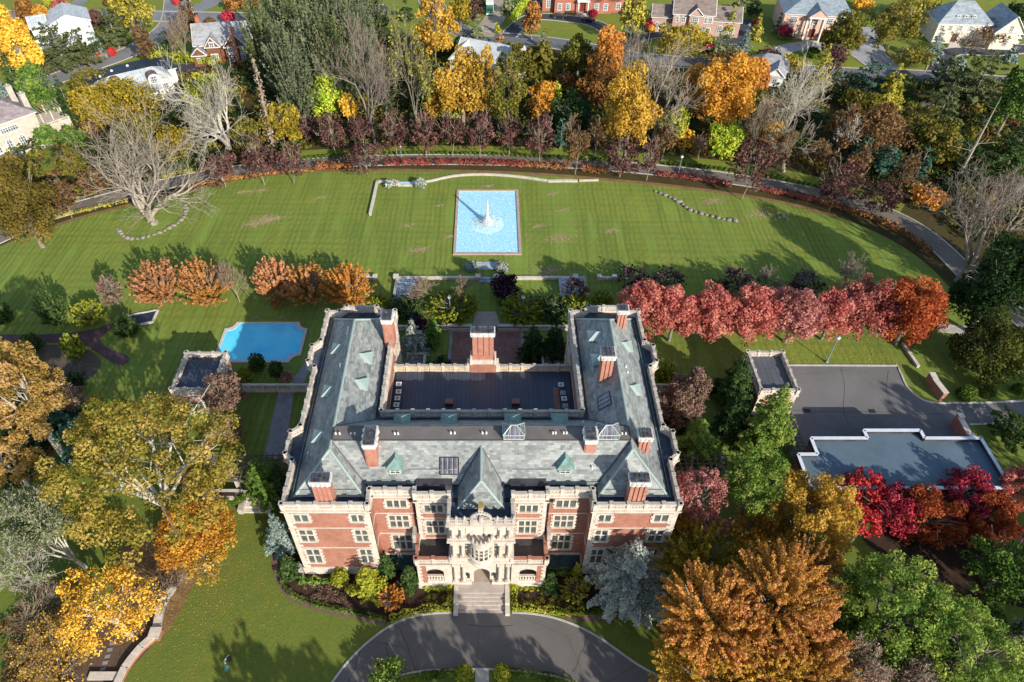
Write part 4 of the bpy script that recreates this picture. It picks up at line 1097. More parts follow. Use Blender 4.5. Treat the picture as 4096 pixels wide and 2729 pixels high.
sheet('ground', [(-900, -200), (900, -200), (900, 1500), (-900, 1500)], -1.10, EARTH, dpx=False)
lawn_top = [(-200, 640), (-60, 590), (0, 566), (60, 541), (120, 519), (180, 500), (250, 481), (330, 462), (430, 438), (500, 420), (560, 408), (640, 398), (720, 392), (800, 390), (900, 389), (1000, 391), (1100, 393), (1200, 397), (1300, 403), (1400, 412), (1500, 421), (1600, 433), (1700, 447), (1780, 460), (1850, 476), (1920, 497), (1990, 523), (2050, 552), (2110, 590), (2155, 630), (2200, 680), (2280, 760), (2500, 880)]
lt = smooth(GP(lawn_top, -1.06), 2)
x_, y_ = G(2600, 1100), G(-300, 1100)
sheet('lawn', lt + [(150, 60), (-150, 60)], -1.06, LAWN, dpx=False)
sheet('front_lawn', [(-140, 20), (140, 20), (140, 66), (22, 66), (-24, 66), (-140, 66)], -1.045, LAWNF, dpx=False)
ribbon('bare_edge', [p for p in smooth(offset(GP(lawn_top[3:26], -1.05), -.2), 2)], 1.1, -1.05, LITTER)
sheet('verge', [(640, 372), (690, 346), (850, 338), (1000, 334), (1200, 337), (1400, 345), (1560, 360), (1700, 372), (1830, 395), (1950, 425), (2080, 470), (2060, 500), (1932, 458), (1786, 430), (1603, 400), (1400, 382), (1200, 372), (900, 370), (700, 380)], -1.07, LAWNS)
# estate road behind the garden
road_c = [(-120, 600), (0, 545), (102, 497), (180, 475), (290, 445), (386, 421), (478, 402), (547, 392), (640, 382), (747, 373), (849, 369), (986, 366), (1088, 367), (1191, 369), (1300, 374), (1396, 380), (1500, 390), (1603, 400), (1676, 410), (1786, 428), (1870, 443), (1932, 457), (2020, 482), (2100, 520), (2170, 575), (2230, 640), (2330, 720), (2500, 850)]
rc = smooth(GP(road_c, -1.03), 3)
ribbon('estate_road', rc, 4.3, -1.03, asphalt_mat('estate_asphalt', (.16, .135, .11)))
ribbon('road_kerb', offset(rc, 2.3), .28, -1.08, KERB, .17)
ribbon('road_kerb', offset(rc, -2.3), .22, -1.08, KERB, .12)
# front drive
out_arc = smooth(GP(MP(c1_, [(330, 1150), (420, 1055), (480, 970), (560, 885), (630, 825), (700, 775), (780, 735), (860, 712), (950, 703), (1035, 701), (1180, 700), (1330, 701), (1400, 703), (1480, 712), (1560, 730), (1650, 762), (1730, 800), (1800, 842), (1880, 900), (1960, 958), (2050, 1010), (2200, 1085), (2330, 1150)]), -1.0), 2)
sheet('driveway', out_arc + [(46, 8), (-46, 8)], -1.03, ASPH, dpx=False)
ribbon('drive_kerb', [p for p in out_arc if p[0] < -4.7], .24, -1.06, KERB, .16); ribbon('drive_kerb', [p for p in out_arc if p[0] > 2.7], .24, -1.06, KERB, .16)
isl = smooth(GP(MP(c1_, [(480, 1330), (560, 1130), (640, 1062), (740, 1025), (850, 1000), (1000, 990), (1240, 988), (1400, 998), (1550, 1022), (1650, 1055), (1730, 1110), (1800, 1330)]), -1.0), 2)
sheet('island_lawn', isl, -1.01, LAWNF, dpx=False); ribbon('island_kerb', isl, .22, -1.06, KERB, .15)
P = GP(MP(c1_, [(1147, 992), (1215, 992), (1216, 1100), (1146, 1100)]), -.99)
sheet('path', P, -.99, CONC, dpx=False)
CRK = simple('crack_fill', (.045, .043, .042), .8, .2, 3)
for cp_ in ([(1715, 820), (1700, 880), (1672, 930), (1665, 975), (1640, 1005)], [(755, 770), (800, 860), (830, 960), (850, 1012)], [(690, 850), (700, 920), (720, 985)], [(560, 890), (535, 980), (500, 1060)], [(1100, 760), (1220, 775), (1340, 765)]):
    cc = GP(MP(c1_, cp_), -1); cc = [(x + random.Random(i).uniform(-.08, .08), y) for i, (x, y) in enumerate(smooth(cc, 2))]; ribbon('asphalt_crack', cc, .07, -1.024, CRK)
for k_, cp_ in enumerate(([(900, 1010), (1100, 1022), (1400, 1015), (1700, 1035), (1900, 1030)], [(1200, 740), (1230, 860), (1210, 1000), (1260, 1120)], [(1500, 760), (1480, 900), (1550, 1020)])):
    cc = GP(MP(r4_, cp_), -1); ribbon('asphalt_crack', [(x, y + random.Random(i).uniform(-.1, .1)) for i, (x, y) in enumerate(smooth(cc, 2))], .07, -1.012, CRK)
# planting beds in front
bedL = MP(c1_, [(128, 430), (128, 480), (150, 555), (190, 605), (250, 645), (340, 675), (450, 700), (560, 722), (690, 755), (780, 722), (870, 700), (1030, 692), (1030, 480), (860, 480), (300, 440), (200, 380)])
bedR = MP(c1_, [(1332, 692), (1440, 694), (1540, 712), (1640, 722), (1760, 722), (1880, 712), (1980, 690), (2060, 600), (2040, 450), (1700, 440), (1500, 480), (1332, 480)])
sheet('planting_bed', bedL, -1.0, MULCH); sheet('planting_bed', bedR, -1.0, MULCH)
ribbon('bed_edging', smooth(GP(MP(c1_, [(128, 400), (128, 480), (150, 555), (190, 605), (250, 645), (340, 675), (450, 700), (560, 722), (690, 755)]), -1), 2), .8, -.995, simple('brick_edging', (.16, .10, .075), .9, .3, 2))
ribbon('bed_edging', smooth(GP(MP(c1_, [(1610, 725), (1700, 730), (1800, 730), (1900, 716), (1980, 694)]), -1), 2), .8, -.995, simple('brick_edging', (.16, .10, .075)))
# lower left dirt and litter, lower right mulch
sheet('leaf_litter', smooth([(300, 1235), (370, 1245), (440, 1260), (470, 1300), (430, 1370), (400, 1430), (372, 1470), (345, 1440), (270, 1380), (250, 1300)], 2, True), -1.035, LITTER)
sheet('bare_soil', [(130, 1400), (352, 1420), (372, 1440), (345, 1490), (290, 1545), (255, 1700), (0, 1750), (60, 1500)], -1.03, earth_mat('bare_soil', [(.07, .045, .03), (.12, .08, .055), (.17, .115, .08)], .5))
sheet('bare_soil', smooth([(1960, 1230), (2050, 1190), (2200, 1180), (2450, 1230), (2500, 1420), (2250, 1380), (2100, 1330), (2050, 1290)], 2, True), -1.03, MULCH)
sheet('leaf_litter', smooth([(90, 1010), (125, 1010), (120, 1090), (85, 1100)], 2, True), -1.03, LITTER)
# paths on the left
sheet('gravel_path', smooth([(-200, 770), (0, 769), (144, 768), (212, 758), (255, 743), (270, 748), (240, 765), (228, 781), (240, 798), (297, 819), (299, 829), (275, 845), (222, 810), (195, 790), (147, 788), (0, 788), (-200, 790)], 1, True), -1.02, GRAV)
sheet('leaf_litter', smooth([(60, 792), (190, 792), (240, 830), (215, 870), (120, 900), (40, 850)], 2, True), -1.03, simple('dry_litter', (.10, .075, .05), .9, .4, 2))
sheet('path', [(641, 897), (676, 897), (655, 1050), (606, 1050)], -1.01, PAVG)
sheet('path', [(655, 897), (703, 830), (735, 780), (748, 790), (716, 840), (690, 897)], -1.012, PAVG)
# court and terrace behind the house
pav = brick_mat('purple_paving', (.15, .075, .07), (.11, .055, .055), (.16, .11, .10))
sheet('court_paving', GP([(1042, 750), (1195, 750), (1202, 850), (1033, 850)], -.98), -.98, pav, dpx=False)
sheet('court_paving_border', GP([(1036, 746), (1201, 746), (1209, 856), (1026, 856)], -.99), -.99, PAVG, dpx=False)
sheet('path', [(1090, 716), (1140, 716), (1150, 752), (1086, 752)], -.985, simple('warm_flagstone', (.36, .29, .24), .8, .2, .8))
sheet('path', [(1195, 716), (1330, 712), (1330, 724), (1195, 726)], -.99, PAVG)
# parking court
crt = GP(MP(r4_, [(870, 726), (1557, 729), (1585, 790), (1618, 862), (1655, 905), (1715, 942), (1810, 962), (2100, 960), (2450, 945), (2450, 1080), (2120, 1100), (2010, 1100), (1990, 1190), (2150, 1250), (900, 1330), (860, 1000)]), -1.02)
sheet('parking_court', crt, -1.02, ASPHD, dpx=False)
ribbon('court_kerb', GP(MP(r4_, [(870, 726), (1557, 729), (1570, 760), (1585, 790), (1600, 830), (1618, 862), (1655, 905), (1690, 930), (1730, 950), (1810, 964), (2100, 962), (2450, 945)]), -1), .3, -1.06, KERB, .18)
ribbon('court_kerb', GP(MP(r4_, [(2010, 1098), (2150, 1094), (2450, 1080)]), -1), .25, -1.06, KERB, .16)
for (x, y) in ((990, 1012), (1397, 1014)):
    gx, gy = G(*r4_((x, y)), -1); o = MB().box(gx - .55, gx + .55, gy - .4, gy + .4, -1.018, -1.008).build('drain_cover', DARKM); tag(o, 'dark drain grating in the parking court, %s of two' % ('nearer the pavilion' if x < 1200 else 'nearer the gate wall'), 'drain cover', 'drain gratings in the parking court')
# the streets and neighbours' ground
sheet('neighbour_lawn', [(-250, 215), (-100, 100), (0, -60), (2353, -60), (2800, 60), (2700, 200), (2353, 170), (2100, 176), (1950, 172), (1850, 165), (1700, 150), (1500, 140), (1330, 118), (1180, 95), (1000, 100), (760, 60), (600, 60), (560, 130), (470, 200), (350, 190), (190, 260), (60, 420), (-200, 560)], -1.08, LAWNS)
def street(pts, w, mat=ROADM, name='street', kerb=True, z=-1.04, sm=2):
    P = smooth(GP(pts, z), sm); ribbon(name, P, w, z, mat)
    if kerb:
        ribbon('street_kerb', offset(P, w / 2 + .1), .35, -1.09, CONC, .16); ribbon('street_kerb', offset(P, -w / 2 - .1), .35, -1.09, CONC, .16)
street(MP(c3_, [(-700, 1150), (-100, 760), (100, 650), (330, 545), (560, 460), (800, 380), (980, 300), (1100, 215), (1160, 150), (1180, 60), (1190, -200)]), 7.5)
street(MP(c3_, [(-600, 105), (300, 104), (700, 100), (1000, 108), (1200, 112), (1500, 118), (1800, 122), (2100, 110), (2600, 60)]), 8.5, z=-1.035)
street([(960, -60), (1000, 30), (1060, 76), (1120, 86), (1200, 90), (1330, 107), (1420, 128), (1540, 142), (1700, 150), (1850, 163), (1950, 170), (2110, 174), (2353, 192), (2700, 215)], 7.8, asphalt_mat('shade_tinted_asphalt', (.14, .14, .15)), z=-1.03)  # shade is put into this street's darker asphalt colour
street(MP(c3_, [(1220, 90), (1400, 40), (1480, -60)]), 6.5, ROADM, 'driveway', False, -1.03)
street(MP(c3_, [(440, 95), (520, 30), (600, -60)]), 5, ROADM, 'driveway', False, -1.03)
street(MP(c3_, [(1000, 90), (1060, 30), (1070, -40)]), 1.6, CONC, 'path', False, -1.03) if False else None
street(MP(c4_, [(1060, 245), (1100, 180), (1160, 100), (1180, 0), (1190, -100)]), 7, simple('beige_paving', (.33, .27, .21), .85, .15, .6), 'driveway', False, -1.028)
street(MP(c4_, [(1230, 245), (1300, 170), (1370, 118), (1460, 110), (1560, 118), (1700, 135), (1800, 152), (1880, 190), (1920, 240), (1900, 300)]), 5.2, BLACKT, 'driveway', True, -1.025)
street(MP(c4_, [(1340, 140), (1420, 60), (1440, -40)]), 5, BLACKT, 'driveway', False, -1.024)
street(MP(c4_, [(2000, 330), (2060, 275), (2150, 245), (2300, 228), (2400, 240)]), 4.5, BLACKT, 'driveway', True, -1.025)
street(MP(c5_, [(560, 120), (600, 175), (560, 240), (500, 290)]), 8, BLACKT, 'driveway', False, -1.025)
street(MP(c5_, [(760, 380), (800, 335), (860, 305), (960, 288), (1080, 290), (1200, 315), (1300, 330), (1420, 420)]), 5, simple('pale_drive', (.34, .33, .33), .85, .2, .5), 'driveway', True, -1.022)
street(MP(c5_, [(1340, 170), (1380, 230), (1390, 300), (1430, 370), (1520, 440)]), 7.5, simple('pale_drive', (.34, .33, .33)), 'driveway', False, -1.02)
street(MP(c5_, [(1790, 470), (1850, 340), (1950, 315), (2100, 330), (2250, 325), (2400, 300)]), 5, BLACKT, 'driveway', True, -1.02)
street(MP(c3_, [(1150, 480), (1300, 470), (1420, 490)]), 9, BLACKT, 'driveway', False, -1.02, 1)
street([(-60, 60), (60, 48), (170, 40), (300, 36)], 3, ROADM, 'driveway', False, -1.02) if False else None
sheet('lawn_patch', MP(c3_, [(110, 1100), (210, 1020), (330, 990), (400, 1060), (360, 1160), (240, 1180), (150, 1170)]), -1.05, LAWNS); sheet('lawn_patch', MP(c3_, [(360, 760), (420, 740), (560, 800), (560, 900), (450, 900)]), -1.05, LAWNS)
sheet('lawn_patch', MP(c3_, [(1100, 1010), (1330, 1030), (1450, 1090), (1380, 1160), (1080, 1190)]), -1.05, LAWNS)
sheet('lawn_patch', MP(c4_, [(270, 10), (480, 10), (590, 60), (420, 110), (330, 70)]), -1.05, LAWNS)
sheet('soil_strip', [(95, 178), (110, 175), (200, 152), (300, 118), (330, 98), (345, 88), (338, 84), (290, 104), (190, 138), (95, 162)], -1.05, simple('orange_soil', (.30, .17, .08), .9, .3, .8))
# terrace and pool of the pale house
sheet('terrace', GP(MP(c3_, [(1050, 640), (1290, 580), (1350, 690), (1310, 790), (1080, 720)]), -.98), -.98, simple('terrace_stone', (.33, .30, .28), .8, .2, .6), dpx=False)
sheet('pool_water', GP(MP(c3_, [(1195, 680), (1290, 655), (1350, 740), (1300, 755)]), -.96), -.96, simple('dark_pool', (.02, .05, .12), .1, .3, .5), dpx=False)
# ================================================================ garden pools
def water_mat(name, cols, sc, lo=.4, hi=.6, rough=.05, bstr=.5):
    m, nt, out = newmat(name)
    g = nt.nodes.new('ShaderNodeNewGeometry'); pos = g.outputs['Position']
    vo = N(nt, 'ShaderNodeTexVoronoi', {'Vector': pos, 'Scale': sc}, feature='SMOOTH_F1')
    n = noise(nt, pos, sc * .8, 4, .6, 1.5)
    f = N(nt, 'ShaderNodeMath', {0: vo.outputs['Distance'], 1: .6, 2: n}, operation='MULTIPLY_ADD').outputs[0]
    col = ramp(nt, f, [(lo, cols[0]), ((lo + hi) / 2, cols[1]), (hi, cols[2])])
    princ(nt, out, col, rough, spec=.5, bump=n, bstr=bstr, bdist=.1)
    return m
WF = water_mat('rippled_water', [(.24, .60, .78), (.38, .71, .85), (.74, .87, .92)], 3.6, .55, 1.02)  # palest ramp colour paints caustic light lines into the water
WS = water_mat('still_water', [(.07, .58, .84), (.10, .64, .88), (.14, .70, .90)], .25, .5, 1.0, .04, .12)
PINKS = stone_mat('pink_coping', (.48, .36, .29), 1.2, .6, .4, .6)
fx0, fx1, fy0, fy1 = -7.5, 6.72, 116.8, 140.9
fp = empty('fountain_pool', (-.4, 128.8, GZ), 'large rectangular pool of rippled pale blue water with stone coping in the back lawn', 'pool')
mb = MB(); t = .55
mb.box(fx0, fx1, fy0, fy0 + t, -1.3, -.8); mb.box(fx0, fx1, fy1 - t, fy1, -1.3, -.8); mb.box(fx0, fx0 + t, fy0 + t, fy1 - t, -1.3, -.8); mb.box(fx1 - t, fx1, fy0 + t, fy1 - t, -1.3, -.8)
mb.build('coping', PINKS, fp, (-.4, 128.8, GZ))
MB().box(fx0 + t, fx1 - t, fy0 + t, fy1 - t, -1.03, -1.0).build('water', WF, fp, (-.4, 128.8, GZ))
ft = empty('fountain_jet', (-.45, 127.6, -1.0), 'tall white fountain jet spraying in the middle of the blue pool', 'fountain')
rng = np.random.default_rng(5)
n = 16000; h = rng.uniform(0, 1, n) ** .8; rad = .10 + .30 * (1 - h) ** 1.1 + .62 * np.exp(-((h - .10) / .13) ** 2); a = rng.uniform(0, 6.28, n); r_ = rad * np.sqrt(rng.uniform(0, 1, n)) * 1.2
Pn = np.stack([r_ * np.cos(a), r_ * np.sin(a), h * 6.3], 1)
m2 = 6000; rr = 3.6 * rng.uniform(0, 1, m2) ** .8; a = rng.uniform(0, 6.28, m2); P2 = np.stack([rr * np.cos(a), rr * np.sin(a), rng.exponential(.14, m2) * (3.6 - rr)], 1)
m_, nt_, out_ = newmat('spray'); d_ = N(nt_, 'ShaderNodeBsdfDiffuse', {'Color': (.92, .95, .97, 1)}); t_ = N(nt_, 'ShaderNodeBsdfTranslucent', {'Color': (.92, .95, .97, 1)}); x_ = N(nt_, 'ShaderNodeMixShader', {0: .5, 1: d_.outputs[0], 2: t_.outputs[0]}); nt_.links.new(x_.outputs[0], out_.inputs[0]); SPRAY = m_
mk('spray_column', fast_mesh('spray_column', leaves(rng, Pn, rng.normal(0, 1, (n, 3)), .16), 4, SPRAY), ft)
mk('splash', fast_mesh('splash', leaves(rng, P2, rng.normal(0, 1, (m2, 3)), .13), 4, SPRAY), ft)
MB().lathe([(3.6, .012), (3.0, .025), (.02, .03)], n=40).build('foam', simple('foam', (.42, .76, .88), .4, .3, 1.2), ft)
MB().tube((0, 0, -.02), (0, 0, .3), .12, n=8).build('nozzle', DARKM, ft)
# swimming pool with scalloped corners
def scallop(x0, x1, y0, y1, cx, cy, r):
    pts = []
    for (px, py, a0) in ((x1, y1, -math.pi / 2), (x0, y1, 0), (x0, y0, math.pi / 2), (x1, y0, math.pi)):
        for k in range(9):
            a = a0 - (math.pi / 2) * k / 8
            pts.append((px + r * math.cos(a), py + r * math.sin(a)))
    return pts
sx0, sx1, sy0, sy1 = -49.05, -33.7, 86.1, 96.5
swp = empty('swimming_pool', (-41.4, 91.3, GZ), 'bright blue swimming pool with concave scalloped corners and pale coping', 'swimming pool')
oc_ = scallop(sx0, sx1, sy0, sy1, 0, 0, 1.75); ic_ = scallop(sx0 + .5, sx1 - .5, sy0 + .5, sy1 - .5, 0, 0, 1.9)
mb = MB(); n = len(oc_)
for i in range(n):
    j = (i + 1) % n
    mb.poly([(*oc_[i], -.9), (*oc_[j], -.9), (*ic_[j], -.9), (*ic_[i], -.9)]); mb.poly([(*oc_[i], -1.2), (*oc_[j], -1.2), (*oc_[j], -.9), (*oc_[i], -.9)]); mb.poly([(*ic_[i], -1.2), (*ic_[j], -1.2), (*ic_[j], -.9), (*ic_[i], -.9)])
mb.build('coping', simple('pale_coping', (.55, .48, .43), .8, .15, 2), swp, (-41.4, 91.3, GZ))
MB().poly([(x, y, -1.0) for x, y in ic_][::-1]).build('water', WS, swp, (-41.4, 91.3, GZ))
for (px_, py_, a0_) in ((sx1 - .5, sy1 - .5, math.pi), (sx1 - .5, sy0 + .5, math.pi / 2)):
    MB().lathe([(2.5, -.99), (1.95, -.985)], px_, py_, 10, 0, a0_, a0_ + math.pi / 2).build('corner_step', simple('pool_step', (.10, .58, .90), .2, .1), swp, (-41.4, 91.3, GZ))
for k, x in enumerate((-43.6, -38.9)):
    hb = MB(); 
    for i in range(8):
        a0, a1 = math.pi * i / 8, math.pi * (i + 1) / 8
        hb.tube((x - .9 * math.cos(a0), 96.9, -1 + 1.0 * math.sin(a0)), (x - .9 * math.cos(a1), 96.9, -1 + 1.0 * math.sin(a1)), .05, n=6)
    o = hb.build('pool_handrail', METAL); tag(o, 'arched metal handrail on the far edge of the swimming pool, %s of two' % ('left' if k == 0 else 'right'), 'handrail', 'handrails by the swimming pool')
# ================================================================ walls, steps, cascades
def wall(pts, w, h, label, cat='wall', mat=None, z=GZ, name='garden_wall', piers=0, cop=True, group=None):
    mb = MB(); mt = [mat or LIMEG, LIME]
    for i in range(len(pts) - 1):
        a, b = pts[i], pts[i + 1]
        mb.bar((*a, z - .2), (*b, z - .2), w, h + .2 - .1, 0); 
        if cop: mb.bar((*a, z + h - .1), (*b, z + h - .1), w * 1.25, .1, 1)
    if piers:
        for p in (pts[0], pts[-1]): mb.obox((p[0], p[1], z - .2), piers, piers, h + .45, 0, 0); mb.obox((p[0], p[1], z + h + .25), piers * 1.2, piers * 1.2, .12, 0, 1)
    o = mb.build(name, mt)
    return tag(o, label, cat, group)
yw = G(1120, 637, -.5)[1]
gx = lambda x, z=-.5: G(x, 637, z)[0]
wall([(gx(843), yw), (gx(862), yw)], .5, .55, 'short end of the low terrace wall left of the left marble steps', piers=.8)
wall([(gx(910), yw), (gx(1098), yw)], .5, .55, 'low stone terrace wall between the left marble steps and the small centre cascade', piers=.9)
wall([(gx(1140), yw), (gx(1322), yw)], .5, .55, 'low stone terrace wall between the small centre cascade and the right marble steps', piers=.9)
wall([(gx(1377), yw), (gx(1412), yw)], .5, .55, 'short end of the low terrace wall right of the right marble steps', piers=.8)
def steps(x0, x1, y0, y1, z0, z1, n, label, cheek=.45):
    r = empty('garden_steps', ((x0 + x1) / 2, (y0 + y1) / 2, GZ), label, 'steps', 'stained marble steps and cascades'); o_ = ((x0 + x1) / 2, (y0 + y1) / 2, GZ)
    mb = MB()
    for k in range(n): mb.box(x0, x1, y0 + (y1 - y0) * k / n, y0 + (y1 - y0) * (k + 1) / n, -1.2, z0 + (z1 - z0) * (k + 1) / n)
    mb.build('treads', MARB, r, o_)
    if cheek:
        for a, b in ((x0 - cheek, x0), (x1, x1 + cheek)): MB().box(a, b, y0, y1, -1.2, max(z0, z1) + .15).build('cheek_wall', LIMEG, r, o_)
ya = G(1120, 700)[1]
steps(-18.2, -14.0, ya, yw + .3, -.95, -.55, 12, 'wide stained marble steps at the left end of the low terrace wall')
steps(14.2, 18.7, ya, yw + .3, -.95, -.55, 12, 'wide stained marble steps at the right end of the low terrace wall')
a = G(1101, 650); b = G(1140, 637)
steps(a[0], b[0], a[1], yw + .2, -.95, -.6, 4, 'small marble cascade in the middle of the low terrace wall', 0)
a = G(1098, 619); b = G(1142, 603)
steps(a[0], b[0], a[1], b[1], -.9, -.85, 3, 'small stepped basin with flared stone sides in front of the fountain pool', .35)
# L-shaped and curved walls round the fountain lawn
Lw = GP(MP(c6_, [(303, 345), (352, 124), (470, 124)]), -.5)
wall(Lw[:2] , .5, .6, 'straight stone wall running down the lawn left of the fountain pool')
wall(Lw[1:], .5, .6, 'short stone wall beside the grey ball shrub at the top left of the fountain lawn', piers=.0)
bs = GP(MP(c6_, [(480, 125), (490, 150), (598, 150), (600, 125)]), -.7)
wall([bs[0], bs[1]], .7, .5, 'left cheek of the small stone basin on the upper lawn'); wall([bs[2], bs[3]], .7, .5, 'right cheek of the small stone basin on the upper lawn')
wall([bs[1], bs[2]], .5, .4, 'front sill of the small stone basin on the upper lawn')
sheet('basin_water', GP(MP(c6_, [(490, 130), (600, 130), (600, 148), (490, 148)]), -.8), -.8, WF, dpx=False)
cw = smooth(GP(MP(c6_, [(620, 128), (700, 122), (800, 97), (900, 80), (1040, 74), (1200, 80), (1350, 96), (1500, 119)]), -.6), 2)
wall(cw, .42, .4, 'long curved stone wall arching above the fountain pool')
wall(GP(MP(c6_, [(1500, 121), (1600, 118), (1700, 120)]), -.6), .6, .4, 'pale stone bench wall at the right end of the curved wall'); wall(GP(MP(c6_, [(1710, 117), (1840, 114)]), -.6), .3, .4, 'thin timber-coloured wall end beyond the stone bench wall')
# boulder rows
STONE = simple('boulder', (.25, .22, .185), .9, .3, 2.5)
def boulder(x, y, s, label, group, seed):
    rng = np.random.default_rng(seed); mb = MB().lathe([(.02, -.1), (.45, -.05), (.55, .15), (.42, .38), (.02, .45)], n=7)
    me = mb; ax = rng.uniform(.8, 1.6)
    ca, sa = math.cos(seed), math.sin(seed); me.v = [((vx * ax * ca - vy * sa) * s * (1 + rng.normal(0, .08)), (vx * ax * sa + vy * ca) * s * (1 + rng.normal(0, .08)), vz * s * (1 + rng.normal(0, .1))) for vx, vy, vz in me.v]
    o = me.build('boulder', STONE); o.location = (x, y, GZ); tag(o, label, 'boulder', group)
def row(pts, step, s, label, group, f):
    P = smooth(GP(MP(f, pts), -1), 2); k = 0; acc = 0
    for i in range(len(P) - 1):
        L = math.hypot(P[i + 1][0] - P[i][0], P[i + 1][1] - P[i][1]); t = step - acc
        while t < L:
            boulder(P[i][0] + (P[i + 1][0] - P[i][0]) * t / L, P[i][1] + (P[i + 1][1] - P[i][1]) * t / L, s * (.7 + .6 * ((k * 37) % 11) / 11), label, group, k + len(P)); k += 1; t += step
        acc = (acc + L) % step
row([(5, 1195), (60, 1215), (130, 1245), (200, 1280), (240, 1320), (320, 1345), (400, 1365), (480, 1385), (560, 1392)], 1.25, .9, 'boulder in the curved stone row crossing the right side of the back lawn', 'boulders in the row on the right of the back lawn', c5_)
row([(760, 1390), (820, 1370), (885, 1345)], 1.2, .8, 'boulder in the short stone row at the shaded right end of the back lawn', 'boulders at the shaded end of the back lawn', c5_)
row([(1245, 190), (1258, 250), (1240, 290), (1170, 345), (1090, 385), (1000, 415), (920, 435), (840, 425), (810, 385), (780, 350)], 1.15, .85, 'boulder in the half ring of stones round the foot of the great bare tree', 'boulders ringing the great bare tree', c7_)
# rear garden balustrades round the court
def balobj(a, b, z0, z1, label, pitch=1.9, brick=()):
    mb = MB(); balustrade(mb, a, b, z0, z1, pitch)
    o = mb.build('balustrade', LIME); return tag(o, label, 'balustrade', 'stone balustrades of the gardens')
yr = 94.4
balobj((-16.8, yr), (-7.6, yr), GZ, .1, 'stone balustrade behind the silver spruce at the left rear of the court'); balobj((5.9, yr), (14.6, yr), GZ, .1, 'stone balustrade behind the dark pines at the right rear of the court')
for (a, b, s) in ((-7.6, -3.2, 'left'), (1.6, 5.9, 'right')):
    mb = MB().box(a, b, yr - .25, yr + .25, GZ, .1); mb.box(a - .1, b + .1, yr - .35, yr + .35, .1, .25, 1); mb.box(a, b, yr - .5, yr - .25, GZ, -.3, 1)
    tag(mb.build('garden_wall', [BRICK, LIMEG]), 'brick wall panel with stone coping %s of the court gateway' % s, 'wall')
for s, n_ in ((-1, 'left'), (1, 'right')):
    x1 = -1 + s * 13.4; x2 = -1 + s * 10.4
    balobj((x1, 87.2), (x2, 87.2), GZ, .2, 'far side of the small balustraded terrace at the %s of the court' % n_, 1.4); balobj((x2, 87.0), (x2, 82.2), GZ, .2, 'inner side of the small balustraded terrace at the %s of the court' % n_, 1.6)
    tag(MB().box(min(x1, x2), max(x1, x2), 80, 87.1, -1.2, -.9).build('court_paving', PAVG), kind='structure')
balobj((-43.0, 79.3), (-26.0, 79.3), GZ, .9, 'stone and brick balustrade between the left pavilion and the mansion', 2.4)
balobj((24.3, 79.3), (43.0, 79.3), GZ, .9, 'stone balustrade between the mansion and the right pavilion', 2.4)
# ================================================================ pavilions
def pavilion(x0, x1, y0, y1, label, roof):
    r = empty('garden_pavilion', ((x0 + x1) / 2, (y0 + y1) / 2, GZ), label, 'pavilion'); o_ = ((x0 + x1) / 2, (y0 + y1) / 2, GZ)
    P = [(x0, y0), (x1, y0), (x1, y1), (x0, y1)]
    MB().prism(P, GZ, 4.0, 0, 1).build('wall', [BRICK, LIMEG], r, o_)
    MB().box(x0 + .4, x1 - .4, y0 + .4, y1 - .4, 4.0, 4.12).build('flat_roof', roof, r, o_)
    t = MB(); band(t, P, GZ, .0, .1, .3); band(t, P, 3.6, 4.0, .22, .5)
    for (x, y, dx, dy) in ((x0, y0, 1, 0), (x1, y0, -1, 0)): quoins(t, x, y, 0, 3.6, dx, L=(.9, .55))
    t.build('stone_trim', LIME, r, o_)
    for (fx, fy, ex, ey, ln) in ((x0, y0, 1, 0, x1 - x0), (x1, y0, 0, 1, y1 - y0), (x0, y0, 0, 1, y1 - y0)):
        k = 2 if ln > 7 else 1
        for i in range(k):
            a = MB(); c = ln * (i + .5) / k; px_, py_ = fx + ex * c, fy + ey * c; nx, ny = (0, -1) if ex else ((1, 0) if fx == x1 else (-1, 0))
            for j in range(8):
                a0, a1 = math.pi * j / 8, math.pi * (j + 1) / 8
                q0 = (px_ + ex * 1.15 * math.cos(a0) + nx * .1, py_ + ey * 1.15 * math.cos(a0) + ny * .1, 1.8 + 1.2 * math.sin(a0)); q1 = (px_ + ex * 1.15 * math.cos(a1) + nx * .1, py_ + ey * 1.15 * math.cos(a1) + ny * .1, 1.8 + 1.2 * math.sin(a1)); a.tube(q0, q1, .2, n=5)
            for s in (-1.15, 1.15): a.obox((px_ + ex * s + nx * .1, py_ + ey * s + ny * .1, GZ), .38, .38, 2.8, 0)
            a.obox((px_ + nx * .03, py_ + ny * .03, -.9), 2.0 if ex else .1, .1 if ex else 2.0, 2.9, 0, 1)
            a.build('arch', [LIME, PANE], r, o_)
    b = MB(); parapet(b, P, 4.0, 5.05, True, pitch=2.1); b.build('parapet', [LIME, LIMEG], r, o_)
pavilion(-50.9, -44.1, 74.6, 82.9, 'flat-roofed brick and stone garden pavilion beside the swimming pool', LEADSEAM)
pavilion(43.3, 49.4, 74.4, 83.1, 'flat-roofed brick and stone pavilion at the corner of the parking court', seam_mat('grey_seam_roof', (.10, .10, .11), .8, (.05, .05, .055)))
